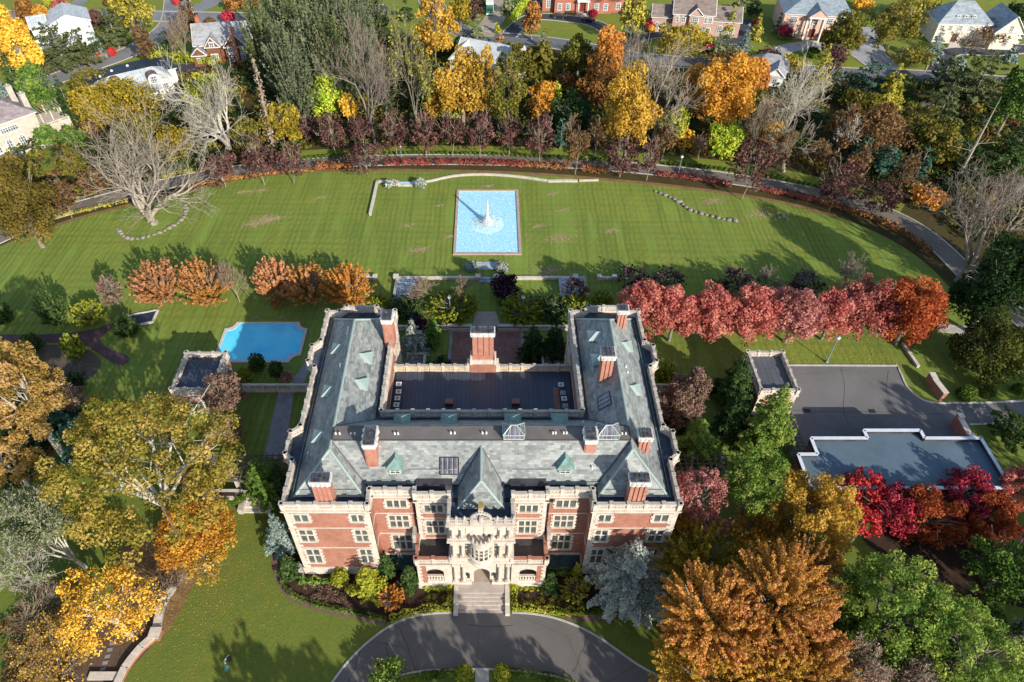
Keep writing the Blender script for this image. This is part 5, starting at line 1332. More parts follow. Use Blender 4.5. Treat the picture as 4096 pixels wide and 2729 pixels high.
# garage with white-edged flat roof
gr = empty('garage', (62, 62, GZ), 'long low brick garage with blue-grey flat roof and white parapet edge', 'garage'); go = (62, 62, GZ)
gp_ = [(49.5, 49.0), (75.0, 49.0), (75.0, 66.1), (66.4, 66.1), (66.4, 67.4), (57.7, 67.4), (57.7, 66.1), (49.1, 66.1), (49.1, 63.1), (46.2, 63.1), (46.2, 49)]
gp_ = [(46.2, 57.2), (75.0, 57.2), (75.0, 66.1), (66.4, 66.1), (66.4, 67.6), (57.7, 67.6), (57.7, 66.1), (49.1, 66.1), (49.1, 63.1), (46.2, 63.1)]
MB().prism(gp_, GZ, 2.75, 0, 1).build('wall', [BRICK, simple('blue_grey_roofing', (.10, .145, .18), .6, .15, .25)], gr, go)
t = MB()
for (a, b) in oedges(gp_): t.bar((*a, 2.5), (*b, 2.5), .3, .95)
t.build('parapet_edge', LEAD, gr, go)  # dark lead colour paints in the shade on the parapet's inner side
t = MB()
for (a, b) in oedges(gp_): t.bar((*a, 3.45), (*b, 3.45), .5, .09)
t.build('coping', simple('pale_blue_trim', (.60, .63, .68), .6, .12, 1), gr, go)
for k in range(4):
    xx = 51 + k * 6.2; d_ = MB().box(xx, xx + 3, 66.05 if not 57 < xx + 1.5 < 67 else 67.55, 66.15 if not 57 < xx + 1.5 < 67 else 67.68, GZ, 1.4); d_.build('garage_door', WHITE, gr, go)
# pergolas
TIMB = simple('pergola_timber', (.16, .12, .085), .85, .3, 2)
def pergola(x0, x1, y0, y1, z, nx, ny, label, posts):
    r = empty('pergola', ((x0 + x1) / 2, (y0 + y1) / 2, GZ), label, 'pergola'); o_ = ((x0 + x1) / 2, (y0 + y1) / 2, GZ); mb = MB()
    for i in range(nx + 1): x = x0 + (x1 - x0) * i / nx; mb.box(x - .06, x + .06, y0 - .3, y1 + .3, z, z + .16)
    mb.build('rafters', TIMB, r, o_); mb = MB()
    for j in range(ny + 1): y = y0 + (y1 - y0) * j / ny; mb.box(x0 - .3, x1 + .3, y - .06, y + .06, z - .17, z - .004)
    mb.build('beams', TIMB, r, o_)
    for (x, y) in posts: MB().box(x - .25, x + .25, y - .25, y + .25, GZ, z - .17).build('pillar', LIMEG, r, o_)
pergola(-42.7, -27.0, 59.4, 64.0, 2.0, 16, 6, 'dark timber lattice pergola between the sycamore and the mansion', [(x, y) for x in (-42.2, -37.5, -32.5, -28) for y in (59.7, 63.7)])
pergola(26.0, 38.5, 60.9, 64.0, 2.0, 14, 4, 'timber lattice pergola between the mansion and the pink tree', [(x, y) for x in (26.5, 31, 35.5, 38) for y in (61.2, 63.8)])
pergola(46.7, 48.4, 62.6, 73.6, 2.0, 2, 14, 'narrow white-raftered pergola along the side of the parking court', [(46.9, y) for y in (63, 66.5, 70, 73.3)])
# low walls and steps left of the mansion
mb = MB().box(-42.3, -36.8, 57.4, 59.0, GZ, .1); mb.box(-42.4, -36.7, 57.3, 59.1, .1, .25, 1); mb.box(-41.5, -37.6, 57.9, 58.5, .25, .3, 2)
tag(mb.build('planter_wall', [BRICK, LIME, MULCH]), 'low brick planter wall with stone coping in front of the left pergola', 'planter')
st = empty('garden_steps', (-34.3, 57.2, GZ), 'short flight of pale stone steps between low piers left of the mansion', 'steps'); so_ = (-34.3, 57.2, GZ)
mb = MB()
for k in range(4): mb.box(-36.0, -32.6, 55.8 + k * .8, 56.6 + k * .8, -1.2, -.8 + .2 * k)
mb.build('treads', LIME, st, so_)
for a in (-36.7, -32.6): MB().box(a, a + .7, 55.6, 59.0, GZ, .1).build('cheek_wall', LIMEG, st, so_)
# diagonal brick wall below the sycamore crown
wall([(-47.5, 60.5), (-44.5, 67.5), (-43.5, 74)], .6, 1.6, 'diagonal brick wall running from the left pavilion under the sycamore', mat=BRICK)
# boundary wall bottom left
lw = GP([(x * .3173, 1091.5 + y * .3173) for x, y in ((1250, 800), (1165, 930), (1120, 1150))], -.3)
wall(lw, .8, .7, 'stone-coped retaining wall between the bare bushes and the front lawn')
lw2 = GP([(x * .3173, 1091.5 + y * .3173) for x, y in ((1125, 1150), (1020, 1240), (960, 1310), (900, 1390), (850, 1500), (800, 1620))], -.3)
wall(lw2, .75, .7, 'curved brick wall with white coping at the lower left of the front lawn', mat=BRICK, piers=1.2)
wall(GP([(203, 1553), (270, 1553)], -.6), .8, .4, 'low pale stone kerb wall at the bottom left edge'); 
for k in range(6):
    x, y = G(252 - k * 5.5 + 6, 1478 + k * 15, -1); o = MB().obox((x, y, -1.03), .62, .42, .06, .2).build('stepping_stone', PAVG); tag(o, 'grey stepping stone in the line across the bare soil below the yellow maple', 'stepping stone', 'stepping stones in the soil')
# walls by the parking court
wall([(75.7, 82.0), (75.6, 80.0), (76.0, 77.3)], .8, 2.0, 'curved brick gate wall on the grass side of the parking court entrance', mat=BRICK, piers=.0)
wall([(75.6, 72.0), (75.4, 67.9)], .7, 2.4, 'brick gate wall with stone pier at the corner of the garage', mat=BRICK, piers=.8)
wall([(74.9, 90.6), (75.3, 84.9)], .45, .5, 'thin stone-coped wall between the red trees and the curved gate wall')
wall([(83.0, 95), (90.0, 94.2)], 2.2, .15, 'pale slab path piece in the shade at the far right', cop=False)
# flat dark panel on the lawn
tp = empty('sunken_basin', (-66, 97.5, GZ), 'dark sheet-like basin with pale rim lying on the lawn left of the swimming pool', 'basin'); to = (-66, 97.5, GZ)
pts = [(-68.5, 97.9), (-65.8, 95.5), (-63.0, 96.5), (-63.1, 99.8), (-64.7, 99.2), (-66.3, 98.8)]
MB().prism(pts, -1.05, -.85).build('cover', simple('dark_cover', (.025, .035, .055), .5, .3, 1), tp, to)
t = MB()
for a, b in oedges(pts): t.bar((*a, -1.05), (*b, -1.05), .35, .28)
t.build('rim', WHITEM, tp, to)
# fallen leaves over the front lawn
rng = np.random.default_rng(77); n = 5200
cxy = np.array([G(440, 1290), G(540, 1230), G(430, 1420), G(560, 1330), G(400, 1480)]); ii = rng.integers(0, 5, n)
pp_ = cxy[ii] + rng.normal(0, 1, (n, 2)) * np.array([6.5, 6])
keep = (pp_[:, 0] > -45) & (pp_[:, 0] < -25.5) & (pp_[:, 1] > 30) & (pp_[:, 1] < 57); pp_ = pp_[keep]; n = len(pp_)
P3 = np.column_stack([pp_, np.full(n, -1.0)])
o = mk('fallen_leaves', fast_mesh('fallen_leaves', leaves(rng, P3, np.tile([0, 0, 1.0], (n, 1)), .105, .3), 4, LM('tan'), rng.uniform(.3, 1, n)), None); tag(o, kind='stuff', label='yellow fallen leaves scattered over the front left lawn', cat='fallen leaves')
n = 1400; P3 = np.column_stack([rng.uniform(20, 72, n), rng.normal(87, 2.5, n), np.full(n, -1.0)])
P3 = P3[P3[:, 1] > 85.6]; n = len(P3)
o = mk('fallen_leaves', fast_mesh('fallen_leaves', leaves(rng, P3, np.tile([0, 0, 1.0], (n, 1)), .16, .3), 4, LM('gold'), rng.uniform(.3, 1, n)), None); tag(o, kind='stuff', label='fallen leaves on the grass under the red maple row', cat='fallen leaves')
# dry patches worn in the lawn
rng = np.random.default_rng(31); PP = []
for (p, s, n) in [(c7_((1800, 300)), 2.0, 700), (c7_((1712, 330)), 1.5, 350), (c7_((1640, 115)), 1.1, 200), (c7_((1755, 105)), 1.0, 140), (c7_((2150, 155)), 1.0, 120), (c6_((628, 588)), 1.4, 330), (c6_((1580, 510)), 1.8, 420), (c6_((1500, 730)), 2.0, 420), (c6_((1530, 212)), .9, 140), (c6_((1100, 158)), .9, 140), (c6_((1440, 430)), .8, 110), (c6_((845, 498)), .8, 130), (c6_((765, 290)), .7, 90), (c6_((1920, 460)), 1.0, 150), (c5_((400, 1268)), 1.8, 380), (c5_((700, 1340)), 2.2, 420), (c6_((1600, 320)), .8, 90), (c6_((550, 425)), .8, 90)]:
    n = n // 2; gx_, gy_ = G(*p, -1.05); k_ = rng.normal(0, 1, (n, 2)); PP.append(np.column_stack([gx_ + k_[:, 0] * s * .8 + .5 * k_[:, 1], gy_ + k_[:, 1] * s * .45, np.full(n, -1.045) + rng.uniform(0, .01, n)]))
PP = np.vstack(PP)
o = mk('dry_grass', fast_mesh('dry_grass', leaves(rng, PP, np.tile([0, 0, 1.0], (len(PP), 1)), .30, .05), 4, simple('dry_grass', (.36, .27, .14), .95, .3, 1.5)), None); tag(o, 'tan dry patches worn into the back lawn', 'dry grass', None, 'stuff')
# ================================================================ lamps
def lamp_post(x, y, h, label, mat=METAL, group='lamp posts with round white globes'):
    r = empty('lamp_post', (x, y, GZ), label, 'lamp post', group)
    MB().lathe([(.28, 0), (.28, .15), (.16, .3), (.14, .9), (.09, 1.1), (.075, h - .75), (.14, h - .7), (.14, h - .6)], n=10).build('post', mat, r)
    MB().lathe([(.12, h - .6), (.30, h - .42), (.36, h - .2), (.26, h + .02), (.05, h + .08)], n=12).build('globe', WHITE, r)
    MB().lathe([(.27, h + .03), (.08, h + .12), (.03, h + .28), (.01, h + .36)], n=10).build('cap', mat, r)
PT = simple('blue_grey_post', (.20, .26, .32), .5, .2, 3)
lamp_post(59.7, 86.2, 6.3, 'tall blue-grey lamp post leaning out by the red maple row beside the parking court', PT)
lamp_post(-21.3, 153.3, 4.4, 'lamp post with white globe by the red hedge on the curved road', PT)
lamp_post(45.3, 148.6, 4.4, 'lamp post with white globe on the shaded right stretch of the curved road', PT)
lamp_post(-7.4, 98.6, 4.6, 'lamp post with white globe among the yellow-green yews behind the court', PT)
lamp_post(6.3, 98.6, 4.6, 'lamp post with white globe beside the dark purple tree behind the court', PT)
r = empty('street_light', (-98.4, 243.9, GZ), 'tall white street light with curved arm at the road junction top left', 'street light')
MB().tube((0, 0, 0), (0, 0, 9), .14, .09, 8).build('pole', WHITE, r)
t = MB(); [t.tube((-i * .45, 0, 9 + .5 * math.sin(i * .6)), (-(i + 1) * .45, 0, 9 + .5 * math.sin((i + 1) * .6)), .07, n=6) for i in range(4)]; t.build('arm', WHITE, r); MB().box(-2.6, -1.7, -.2, .2, 9.2, 9.4).build('lamp_head', METAL, r)
# odd thing on the front lawn
x, y = G(525, 1519, -1); r = empty('survey_marker', (x, y, -1.05), 'small white bent pipe with dark head and green mat on the front lawn', 'lawn device')
MB().obox((.0, -.9, .02), .55, .75, .05, -.2).build('mat', simple('green_mat', (.10, .26, .18), .8), r); t = MB(); t.tube((-.5, 0, .1), (0, .55, .5), .09, n=6); t.tube((-.5, 0, .1), (-.3, -.35, .1), .09, n=6); t.build('pipe', WHITE, r)
t = MB(); t.lathe([(.02, .2), (.28, .3), (.3, .6), (.02, .75)], .15, .1, 10); t.build('head', DARKM, r)
# urn-like unit by the left corner of the house
r = empty('stone_urn', (-26.0, 46.6, GZ), 'pale square stone pedestal with round basin at the left corner of the mansion', 'pedestal'); MB().box(-.6, .6, -.5, .5, 0, 1.2).build('pedestal', LIMEG, r); MB().lathe([(.3, 1.2), (.5, 1.35), (.5, 1.5), (.34, 1.5), (.05, 1.32)], n=14).build('basin', LIMEG, r)
# ================================================================ neighbouring houses and vehicles
SHING = {k: slate_mat('shingle_' + k, *c, .9, .35) for k, c in {'grey': ((.20, .20, .21), (.28, .28, .29), (.36, .36, .37)), 'brown': ((.13, .10, .085), (.20, .155, .13), (.27, .21, .18)), 'blue': ((.15, .185, .21), (.24, .28, .31), (.33, .37, .40)), 'mauve': ((.17, .14, .14), (.26, .21, .21), (.34, .29, .28)), 'white': ((.34, .37, .38), (.42, .45, .46), (.52, .54, .55))}.items()}
WALLM = {'white': simple('white_siding', (.74, .73, .70), .7, .1, 1), 'cream': simple('cream_render', (.62, .56, .45), .8, .12, .8), 'stone': stone_mat('buff_stone', (.56, .49, .40), .9, .4, .4, .8), 'peach': simple('peach_render', (.58, .38, .29), .8, .12, .8), 'brick': brick_mat('house_brick', (.42, .12, .075), (.34, .09, .06), (.40, .28, .22)), 'palebrick': brick_mat('pale_brick', (.50, .36, .30), (.42, .28, .22), (.6, .55, .5)), 'shingle': simple('cedar_shingle', (.17, .075, .035), .8, .35, 2)}
DARKP = pane_mat('house_glass', (.05, .06, .07), (.70, .70, .68), .55, .7, .05)
def roofs(mb, v, ov=.4):
    x0, x1, y0, y1 = v['x0'] - ov, v['x1'] + ov, v['y0'] - ov, v['y1'] + ov; z = v['h']; r = v.get('rh', 3); t = v['roof']
    A, B, C, D = (x0, y0, z), (x1, y0, z), (x1, y1, z), (x0, y1, z)
    ym, xm = (y0 + y1) / 2, (x0 + x1) / 2
    mb.poly([D, C, B, A])
    if t == 'hip':
        if x1 - x0 >= y1 - y0: d = (y1 - y0) / 2; P, Q = (x0 + d, ym, z + r), (x1 - d, ym, z + r); mb.poly([A, B, Q, P]); mb.poly([C, D, P, Q]); mb.poly([B, C, Q]); mb.poly([D, A, P])
        else: d = (x1 - x0) / 2; P, Q = (xm, y0 + d, z + r), (xm, y1 - d, z + r); mb.poly([A, B, P]); mb.poly([C, D, Q]); mb.poly([B, C, Q, P]); mb.poly([D, A, P, Q])
    elif t == 'gx': P, Q = (x0, ym, z + r), (x1, ym, z + r); mb.poly([A, B, Q, P]); mb.poly([C, D, P, Q])
    elif t == 'gy': P, Q = (xm, y0, z + r), (xm, y1, z + r); mb.poly([B, C, Q, P]); mb.poly([D, A, P, Q])
    elif t == 'flat': mb.box(x0, x1, y0, y1, z, z + .35)
def house(label, x, y, rz, wall_, roof_, vols, wins, doors=(), chim=(), trim=WHITE, cat='house', extra=None):
    r = empty('house', (x, y, GZ), label, cat, None, math.radians(rz))
    w = MB()
    for v in vols:
        w.box(v['x0'], v['x1'], v['y0'], v['y1'], 0, v['h'])
        ov = 0; z = v['h']; ym = (v['y0'] + v['y1']) / 2; xm = (v['x0'] + v['x1']) / 2; rh = v.get('rh', 3)
        if v['roof'] == 'gx':
            for xx in (v['x0'], v['x1']): w.poly([(xx, v['y0'], z), (xx, v['y1'], z), (xx, ym, z + rh * .96)])
        if v['roof'] == 'gy':
            for yy in (v['y0'], v['y1']): w.poly([(v['x0'], yy, z), (v['x1'], yy, z), (xm, yy, z + rh * .96)])
    w.build('wall', WALLM[wall_], r)
    for v in vols:
        m = MB(); roofs(m, v); m.build('roof', SHING[v.get('rm', roof_)] if v['roof'] != 'flat' else v.get('fm', simple('black_roof', (.022, .03, .045), .5, .3, .5)), r)
        t = MB(); z = v['h'] - .22; a, b, c, d = v['x0'] - .35, v['x1'] + .35, v['y0'] - .35, v['y1'] + .35
        t.bar((a, c, z), (b, c, z), .16, .2); t.bar((b, c, z), (b, d, z), .16, .2); t.bar((a, d, z), (b, d, z), .16, .2); t.bar((a, c, z), (a, d, z), .16, .2)
        if v['roof'] == 'gy':
            for s in (a, b): t.tube((s, c, z + .15), ((a + b) / 2, c, z + .15 + v.get('rh', 3)), .13, n=4)
        if v['roof'] == 'gx':
            for s in (c, d):
                for e in (a, b): t.tube((e, s, z + .15), (e, (c + d) / 2, z + .15 + v.get('rh', 3)), .13, n=4)
        t.build('fascia', trim, r)
    for (wx, wz, ww, wh, wy, arch) in wins:
        f = MB(); f.box(wx - ww / 2 - .14, wx + ww / 2 + .14, wy - .09, wy, wz - .14, wz + wh + .14)
        g = MB().box(wx - ww / 2, wx + ww / 2, wy - .12, wy - .05, wz, wz + wh)
        if arch:
            for k in range(6):
                a0, a1 = math.pi * k / 6, math.pi * (k + 1) / 6; f.poly([(wx, wy - .09, wz + wh), (wx + (ww / 2 + .14) * math.cos(a0), wy - .09, wz + wh + (ww / 2 + .14) * math.sin(a0)), (wx + (ww / 2 + .14) * math.cos(a1), wy - .09, wz + wh + (ww / 2 + .14) * math.sin(a1))]); g.poly([(wx, wy - .13, wz + wh), (wx + ww / 2 * math.cos(a0), wy - .13, wz + wh + ww / 2 * math.sin(a0)), (wx + ww / 2 * math.cos(a1), wy - .13, wz + wh + ww / 2 * math.sin(a1))])
        fo = f.build('window', trim, r); g.build('pane', DARKP, fo)
    for (dx, dz, dw, dh, dy, mt) in doors: MB().box(dx - dw / 2, dx + dw / 2, dy - .1, dy, dz, dz + dh).build('door', mt, r)
    for (qx, qy, qw, qd, qz, mt) in chim:
        c_ = MB().box(qx - qw / 2, qx + qw / 2, qy - qd / 2, qy + qd / 2, 0, qz); c_.box(qx - qw / 2 - .1, qx + qw / 2 + .1, qy - qd / 2 - .1, qy + qd / 2 + .1, qz, qz + .2); c_.tube((qx, qy, qz + .2), (qx, qy, qz + .7), .2, n=6); c_.build('chimney', mt, r)
    if extra: extra(r)
    return r
V = lambda x0, x1, y0, y1, h, roof, rh=3, **k: dict(x0=x0, x1=x1, y0=y0, y1=y1, h=h, roof=roof, rh=rh, **k)
WD = simple('dark_wood_door', (.12, .03, .02)); SH = simple('shutter', (.5, .5, .48))
def steps_(x0, x1, y0, z, n=4):
    def f(r):
        m = MB()
        for k in range(n): m.box(x0 + k * .2, x1 - k * .2, y0 + k * .35, y0 + n * .35, 0, z * (k + 1) / n)
        m.build('entrance_steps', CONC, r)
    return f
# red brick house
def brickx(r):
    m = MB()
    for x in (-1.6, 1.6): m.tube((x, -1.3, 0), (x, -1.3, 4.2), .22, n=8)
    m.box(-2.1, 2.1, -1.7, 0, 4.2, 4.8); m.build('portico', WHITE, r); steps_(-2.6, 2.6, -3.2, .8)(r)
house('long red brick house with white arched doorway at the top edge', 31.5, 248.2, -1, 'brick', 'grey', [V(-9.5, 9.5, 0, 10, 8.6, 'hip', 3.5), V(-13.5, -9.5, 2, 9, 5, 'hip', 2), V(9.5, 14.5, 1, 9, 4.6, 'gx', 2.4)],
      [(x, 1.1, 1.3, 2.1, 0, False) for x in (-7.8, -5.0, 4.6, 7.6)] + [(x, 5.0, 1.3, 2.2, 0, False) for x in (-7.8, -4.8, -2.3, 0, 2.3, 4.8, 7.6)] + [(-11.5, 1.2, 1.3, 2.2, 2, True), (12, 1.1, 1.4, 2, 1, False)], [(0, .8, 1.6, 2.6, 0, WD)], [(10.2, 4, 1.3, 1.3, 11, WALLM['brick']), (-10.2, 4, 1.3, 1.3, 11, WALLM['brick'])], extra=brickx)
# pale brick house with brown roof
house('pale brick colonial house with brown roof and small front gable', 64.5, 229.5, -8, 'palebrick', 'brown', [V(-6.5, 6.0, 0, 9, 6.6, 'gx', 3.6), V(-12.8, -6.5, 2, 9, 4.6, 'gx', 2.8), V(6.0, 14.5, 0.5, 9, 4.8, 'gx', 3.2), V(-1.6, 2.2, -1.0, 3, 6.8, 'gy', 2.2)],
      [(x, .9, 1.0, 1.8, 0, False) for x in (-5.2, -3.2, 3.6, 5)] + [(x, 4.2, 1.0, 1.7, 0, False) for x in (-5.2, -3.2, 3.6, 5.1)] + [(.3, 3.9, 1.7, 1.8, -1, True), (-8.3, .9, 1.2, 1.6, 2, True), (-11, .9, 1.2, 1.6, 2, True), (8.5, 1, 1.4, 1.8, .5, True), (12.2, 1, 1.4, 1.8, .5, False)], [(.3, .2, 1.3, 2.3, -1, WHITE)])
def peachx(r):
    m = MB()
    for x in (-2.0, 2.0): m.tube((x, -2.0, 0), (x, -2.0, 7.2), .3, n=9)
    m.box(-2.6, 2.6, -2.5, 0, 7.2, 7.7); m.box(-2.6, -2.2, -.3, 0, 0, 7.2); m.box(2.2, 2.6, -.3, 0, 0, 7.2); m.build('portico', WHITE, r)
    q = MB(); q.poly([(-3.0, -2.7, 7.7), (0, -2.7, 10.0), (0, 4, 10.0), (-3, 4, 7.7)]); q.poly([(3.0, -2.7, 7.7), (0, -2.7, 10.0), (0, 4, 10.0), (3, 4, 7.7)]); q.build('portico_roof', SHING['blue'], r)
    q = MB(); q.poly([(-2.8, -2.5, 7.7), (2.8, -2.5, 7.7), (0, -2.5, 9.8)]); q.build('portico_gable', WALLM['peach'], r); steps_(-2.2, 2.2, -4, .8)(r)
house('peach two-storey house with white columned portico and blue-grey hipped roof', 101.5, 226.5, -9, 'peach', 'blue', [V(-9.5, 10.5, 0, 17, 7.6, 'hip', 4.6)],
      [(x, z, 1.9, 1.8, 0, False) for x in (-6.6, 4.2, 8.0) for z in (1.0, 4.9)] + [(0, 4.8, 1.4, 1.4, -.1, True)], [(0, .8, 1.8, 2.5, -.05, WD)], [(4, 12, 1.2, 1.2, 13, SHING['grey'])], extra=peachx)
house('cream stone house with steep blue-grey roof and three arched dormers', 147.0, 223.0, -4, 'cream', 'blue', [V(-8.5, 7.5, 0, 11, 6.2, 'hip', 5.0), V(7.5, 16, -3.2, 8, 5.0, 'gy', 5.0)],
      [(x, 1.1, 1.1, 2.0, 0, False) for x in (-6.8, 2.6, 5.4)] + [(x, 4.1, 1.0, 1.5, 0, False) for x in (-7, -4.6, -1.5, 1.5, 5.2)] + [(11.7, 1.0, 1.3, 2.2, -3.2, True), (11.7, 5.2, 1.0, 1.6, -3.2, True)] + [(x, 6.9, .9, 1.0, 1.2, True) for x in (-3, -.7, 1.6)], [(-2.2, .7, 1.6, 2.5, 0, WD)], extra=steps_(-4.2, -.4, -2.6, .9))
house('small grey-roofed house half hidden behind the orange maples', 79.5, 198.5, -22, 'white', 'grey', [V(-4.5, 5.5, 0, 7, 3.3, 'hip', 2.8), V(.5, 5, -4, 2, 3.1, 'gy', 2.2)], [(-2.5, 1, 1.2, 1.3, 0, False), (2.8, 1, 1.3, 1.4, -4, False)])
house('low white house with pale grey roof and tall white chimney behind the gold maple', -1.5, 201.5, -24, 'white', 'white', [V(-9.0, 10, 0, 9, 4.2, 'gx', 3.6), V(-9.5, -4.0, -3, 5, 4.2, 'gy', 3.4), V(5, 11, -2.5, 6, 4.0, 'hip', 3.2)], [(x, 1, 1.3, 1.6, 0, False) for x in (-2, 1.5, 4)] + [(-6.7, 1.2, 1.8, 2.4, -3, True), (8, 1, 2, 1.8, -2.5, False)], (), [(11.6, 1.5, 1.2, 2.4, 9.0, WHITE)])
def shx(r):
    for (x, y) in ((-6.6, -1.6), (-3.4, -1.6), (3.5, -1.6)): MB().box(x - .2, x + .2, y - .2, y + .2, 0, 3).build('porch_post', WHITE, r)
house('dark shingled house with grey gabled roof and white-trimmed windows at the top left', -79.0, 210.5, 9, 'shingle', 'grey', [V(-8, 8.5, 0, 9.5, 5.2, 'gx', 4.6), V(-4.6, -.8, -1.6, 4, 5.2, 'gy', 2.8), V(.8, 6.8, -1.8, 4, 5.0, 'gy', 4.0), V(-8.8, -5, -2.4, 2, 3.3, 'gy', 2.2)],
      [(-2.7, 5.0, 1.2, 1.5, -1.6, False), (2.0, .6, 1.2, 2.2, -1.8, False), (5.8, 3.3, 1.3, 1.6, -1.8, False), (2.2, 3.3, 1.3, 1.6, -1.8, False), (-6.8, 1.0, 1.6, 1.4, -2.4, False), (-2.6, 1.0, 1.8, 2, -1.6, False), (5.6, .6, 1.2, 2.2, -1.8, False)], (), [(3.8, -2.2, 1.2, .9, 10.2, brick_mat('orange_brick', (.5, .2, .12), (.42, .16, .1), (.5, .4, .3))), (8.9, 5, 1.2, 1, 11, WALLM['brick']), (-6.5, 6.5, 1.2, 1, 10.8, WALLM['brick'])], extra=shx)
def flatx(r):
    for x, y in ((-5.5, 1.2), (3.8, -.6)):
        m = MB(); m.lathe([(1.35, 0), (1.35, 2.0), (0.02, 2.0)], n=10); 
        for k in range(8):
            a0, a1 = math.pi * k / 8, math.pi * (k + 1) / 8; m.poly([(1.5 * math.cos(a0), -1.4, 1.6 + 1.2 * math.sin(a0)), (1.5 * math.cos(a1), -1.4, 1.6 + 1.2 * math.sin(a1)), (1.5 * math.cos(a1), 1.6, 1.6 + 1.2 * math.sin(a1)), (1.5 * math.cos(a0), 1.6, 1.6 + 1.2 * math.sin(a0))], 1)
        m.box(-1.4, 1.4, -1.3, 1.5, 0, 1.6); m.poly([(1.4 * math.cos(t * math.pi / 8), -1.3, 1.6 + 1.1 * math.sin(t * math.pi / 8)) for t in range(9)]); m.box(-.8, .8, -1.36, -1.3, .3, 2.0, 2)
        o = m.build('dormer', [WHITE, simple('brown_dormer_roof', (.17, .11, .09)), DARKP], r); o.location = (x, y, 4.0)
    for x in (-2.4, 1.0, 4.2): MB().tube((x, -4.4, 0), (x, -4.4, 3.4), .18, n=8).build('porch_column', WHITE, r)
    MB().poly([(-3, -4.8, 3.4), (5, -4.8, 3.4), (5, 0, 4.4), (-3, 0, 4.4)]).build('porch_roof', SHING['white'], r)
    for x, y in ((-8, 10), (-4.5, 12), (0, 13), (-9, 7)): o = MB().lathe([(.4, 4.3), (.3, 4.7), (.02, 4.8)], n=8).build('roof_vent', WHITE, r); o.location = (x, y, 0)
house('white house with black flat roof behind and two round-topped dormers', -95.5, 186.5, 33, 'white', 'white', [V(-10, 8.5, 0, 7, 4.2, 'hip', 2.4, rm='white'), V(-12, 6, 7, 15, 4.0, 'flat'), V(2, 11, 5, 13, 4.2, 'flat')], [(x, 1, 1.6, 1.9, 0, False) for x in (-8, -5, 6.5)] + [(0, .3, 3, 2.4, 0, False)], extra=flatx)
house('plain white house with pale grey roof among the pines at the top left', -127.5, 221.0, 28, 'white', 'white', [V(-6.5, 5.5, 0, 11, 7.2, 'gy', 2.6), V(-11, -6.5, 3, 11, 6.6, 'gx', 2.2)], [(0, 4.6, .8, 1.2, 0, False), (1.8, 4.6, .8, 1.2, 0, False), (-3, 1.2, 1.2, 1.5, 0, False)])
# stone mansion on the left edge
def stx(r):
    m = MB(); m.box(6.6, 13.5, -1, 7.5, 0, 3.2); m.build('porch_base', WALLM['stone'], r)
    m = MB(); [balustrade(m, a, b, 3.2, 4.1) for a, b in (((6.8, -.8), (13.3, -.8)), ((13.3, -.8), (13.3, 7.3)))]; m.build('porch_balustrade', LIME, r)
    for x, y in ((8, 6.5), (10.5, 6.5), (13, 6.5), (8, 2), (10.5, 2), (13, 2)): MB().tube((x, y, 3.2), (x, y, 5.6), .2, n=8).build('porch_column', LIME, r)
    m = MB(); [m.box(7.2 + k * .7, 7.3 + k * .7, 1.4, 7.2, 5.7, 5.85) for k in range(10)]; m.build('porch_trellis', LIMEG, r)
    m = MB(); [m.box(-9 + k * 3.0, -6.6 + k * 3.0, -3.9, -3.6, 0, 1.0) for k in range(5)]; m.box(-10, 6.4, -4, 0, 0, .25, 1); m.build('terrace', [LIME, PAVG], r)
    for x in (8.6, 11.4):
        a = MB(); [a.tube((x + .9 * math.cos(math.pi * k / 8), -1.05, 1.7 + .9 * math.sin(math.pi * k / 8)), (x + .9 * math.cos(math.pi * (k + 1) / 8), -1.05, 1.7 + .9 * math.sin(math.pi * (k + 1) / 8)), .13, n=5) for k in range(8)]; a.build('porch_arch', LIME, r)
        MB().box(x - .8, x + .8, -1.03, -1.0, 0, 2.2).build('porch_opening', DARKM, r)
house('stone villa with brown roof, arched windows and balustraded porch at the left edge', -117.2, 159.5, 47, 'stone', 'mauve', [V(-14, 6.6, 0, 11, 7.4, 'hip', 3.6)], [(x, .6, 1.4, 1.9, 0, True) for x in (-4.6, -1.6, 1.4)] + [(x, 4.7, .8, 1.2, 0, False) for x in (-5.4, )] + [(-.2, 4.7, 4.2, 1.3, 0, False), (4.6, .8, 1, 1.8, 0, False), (-8, .8, 1.2, 2, 0, False)], (), [(5.2, 7, 1.3, 1.3, 12.2, LIMEG), (6.5, 3.5, 1.3, 1.3, 11.0, LIMEG)], extra=stx)
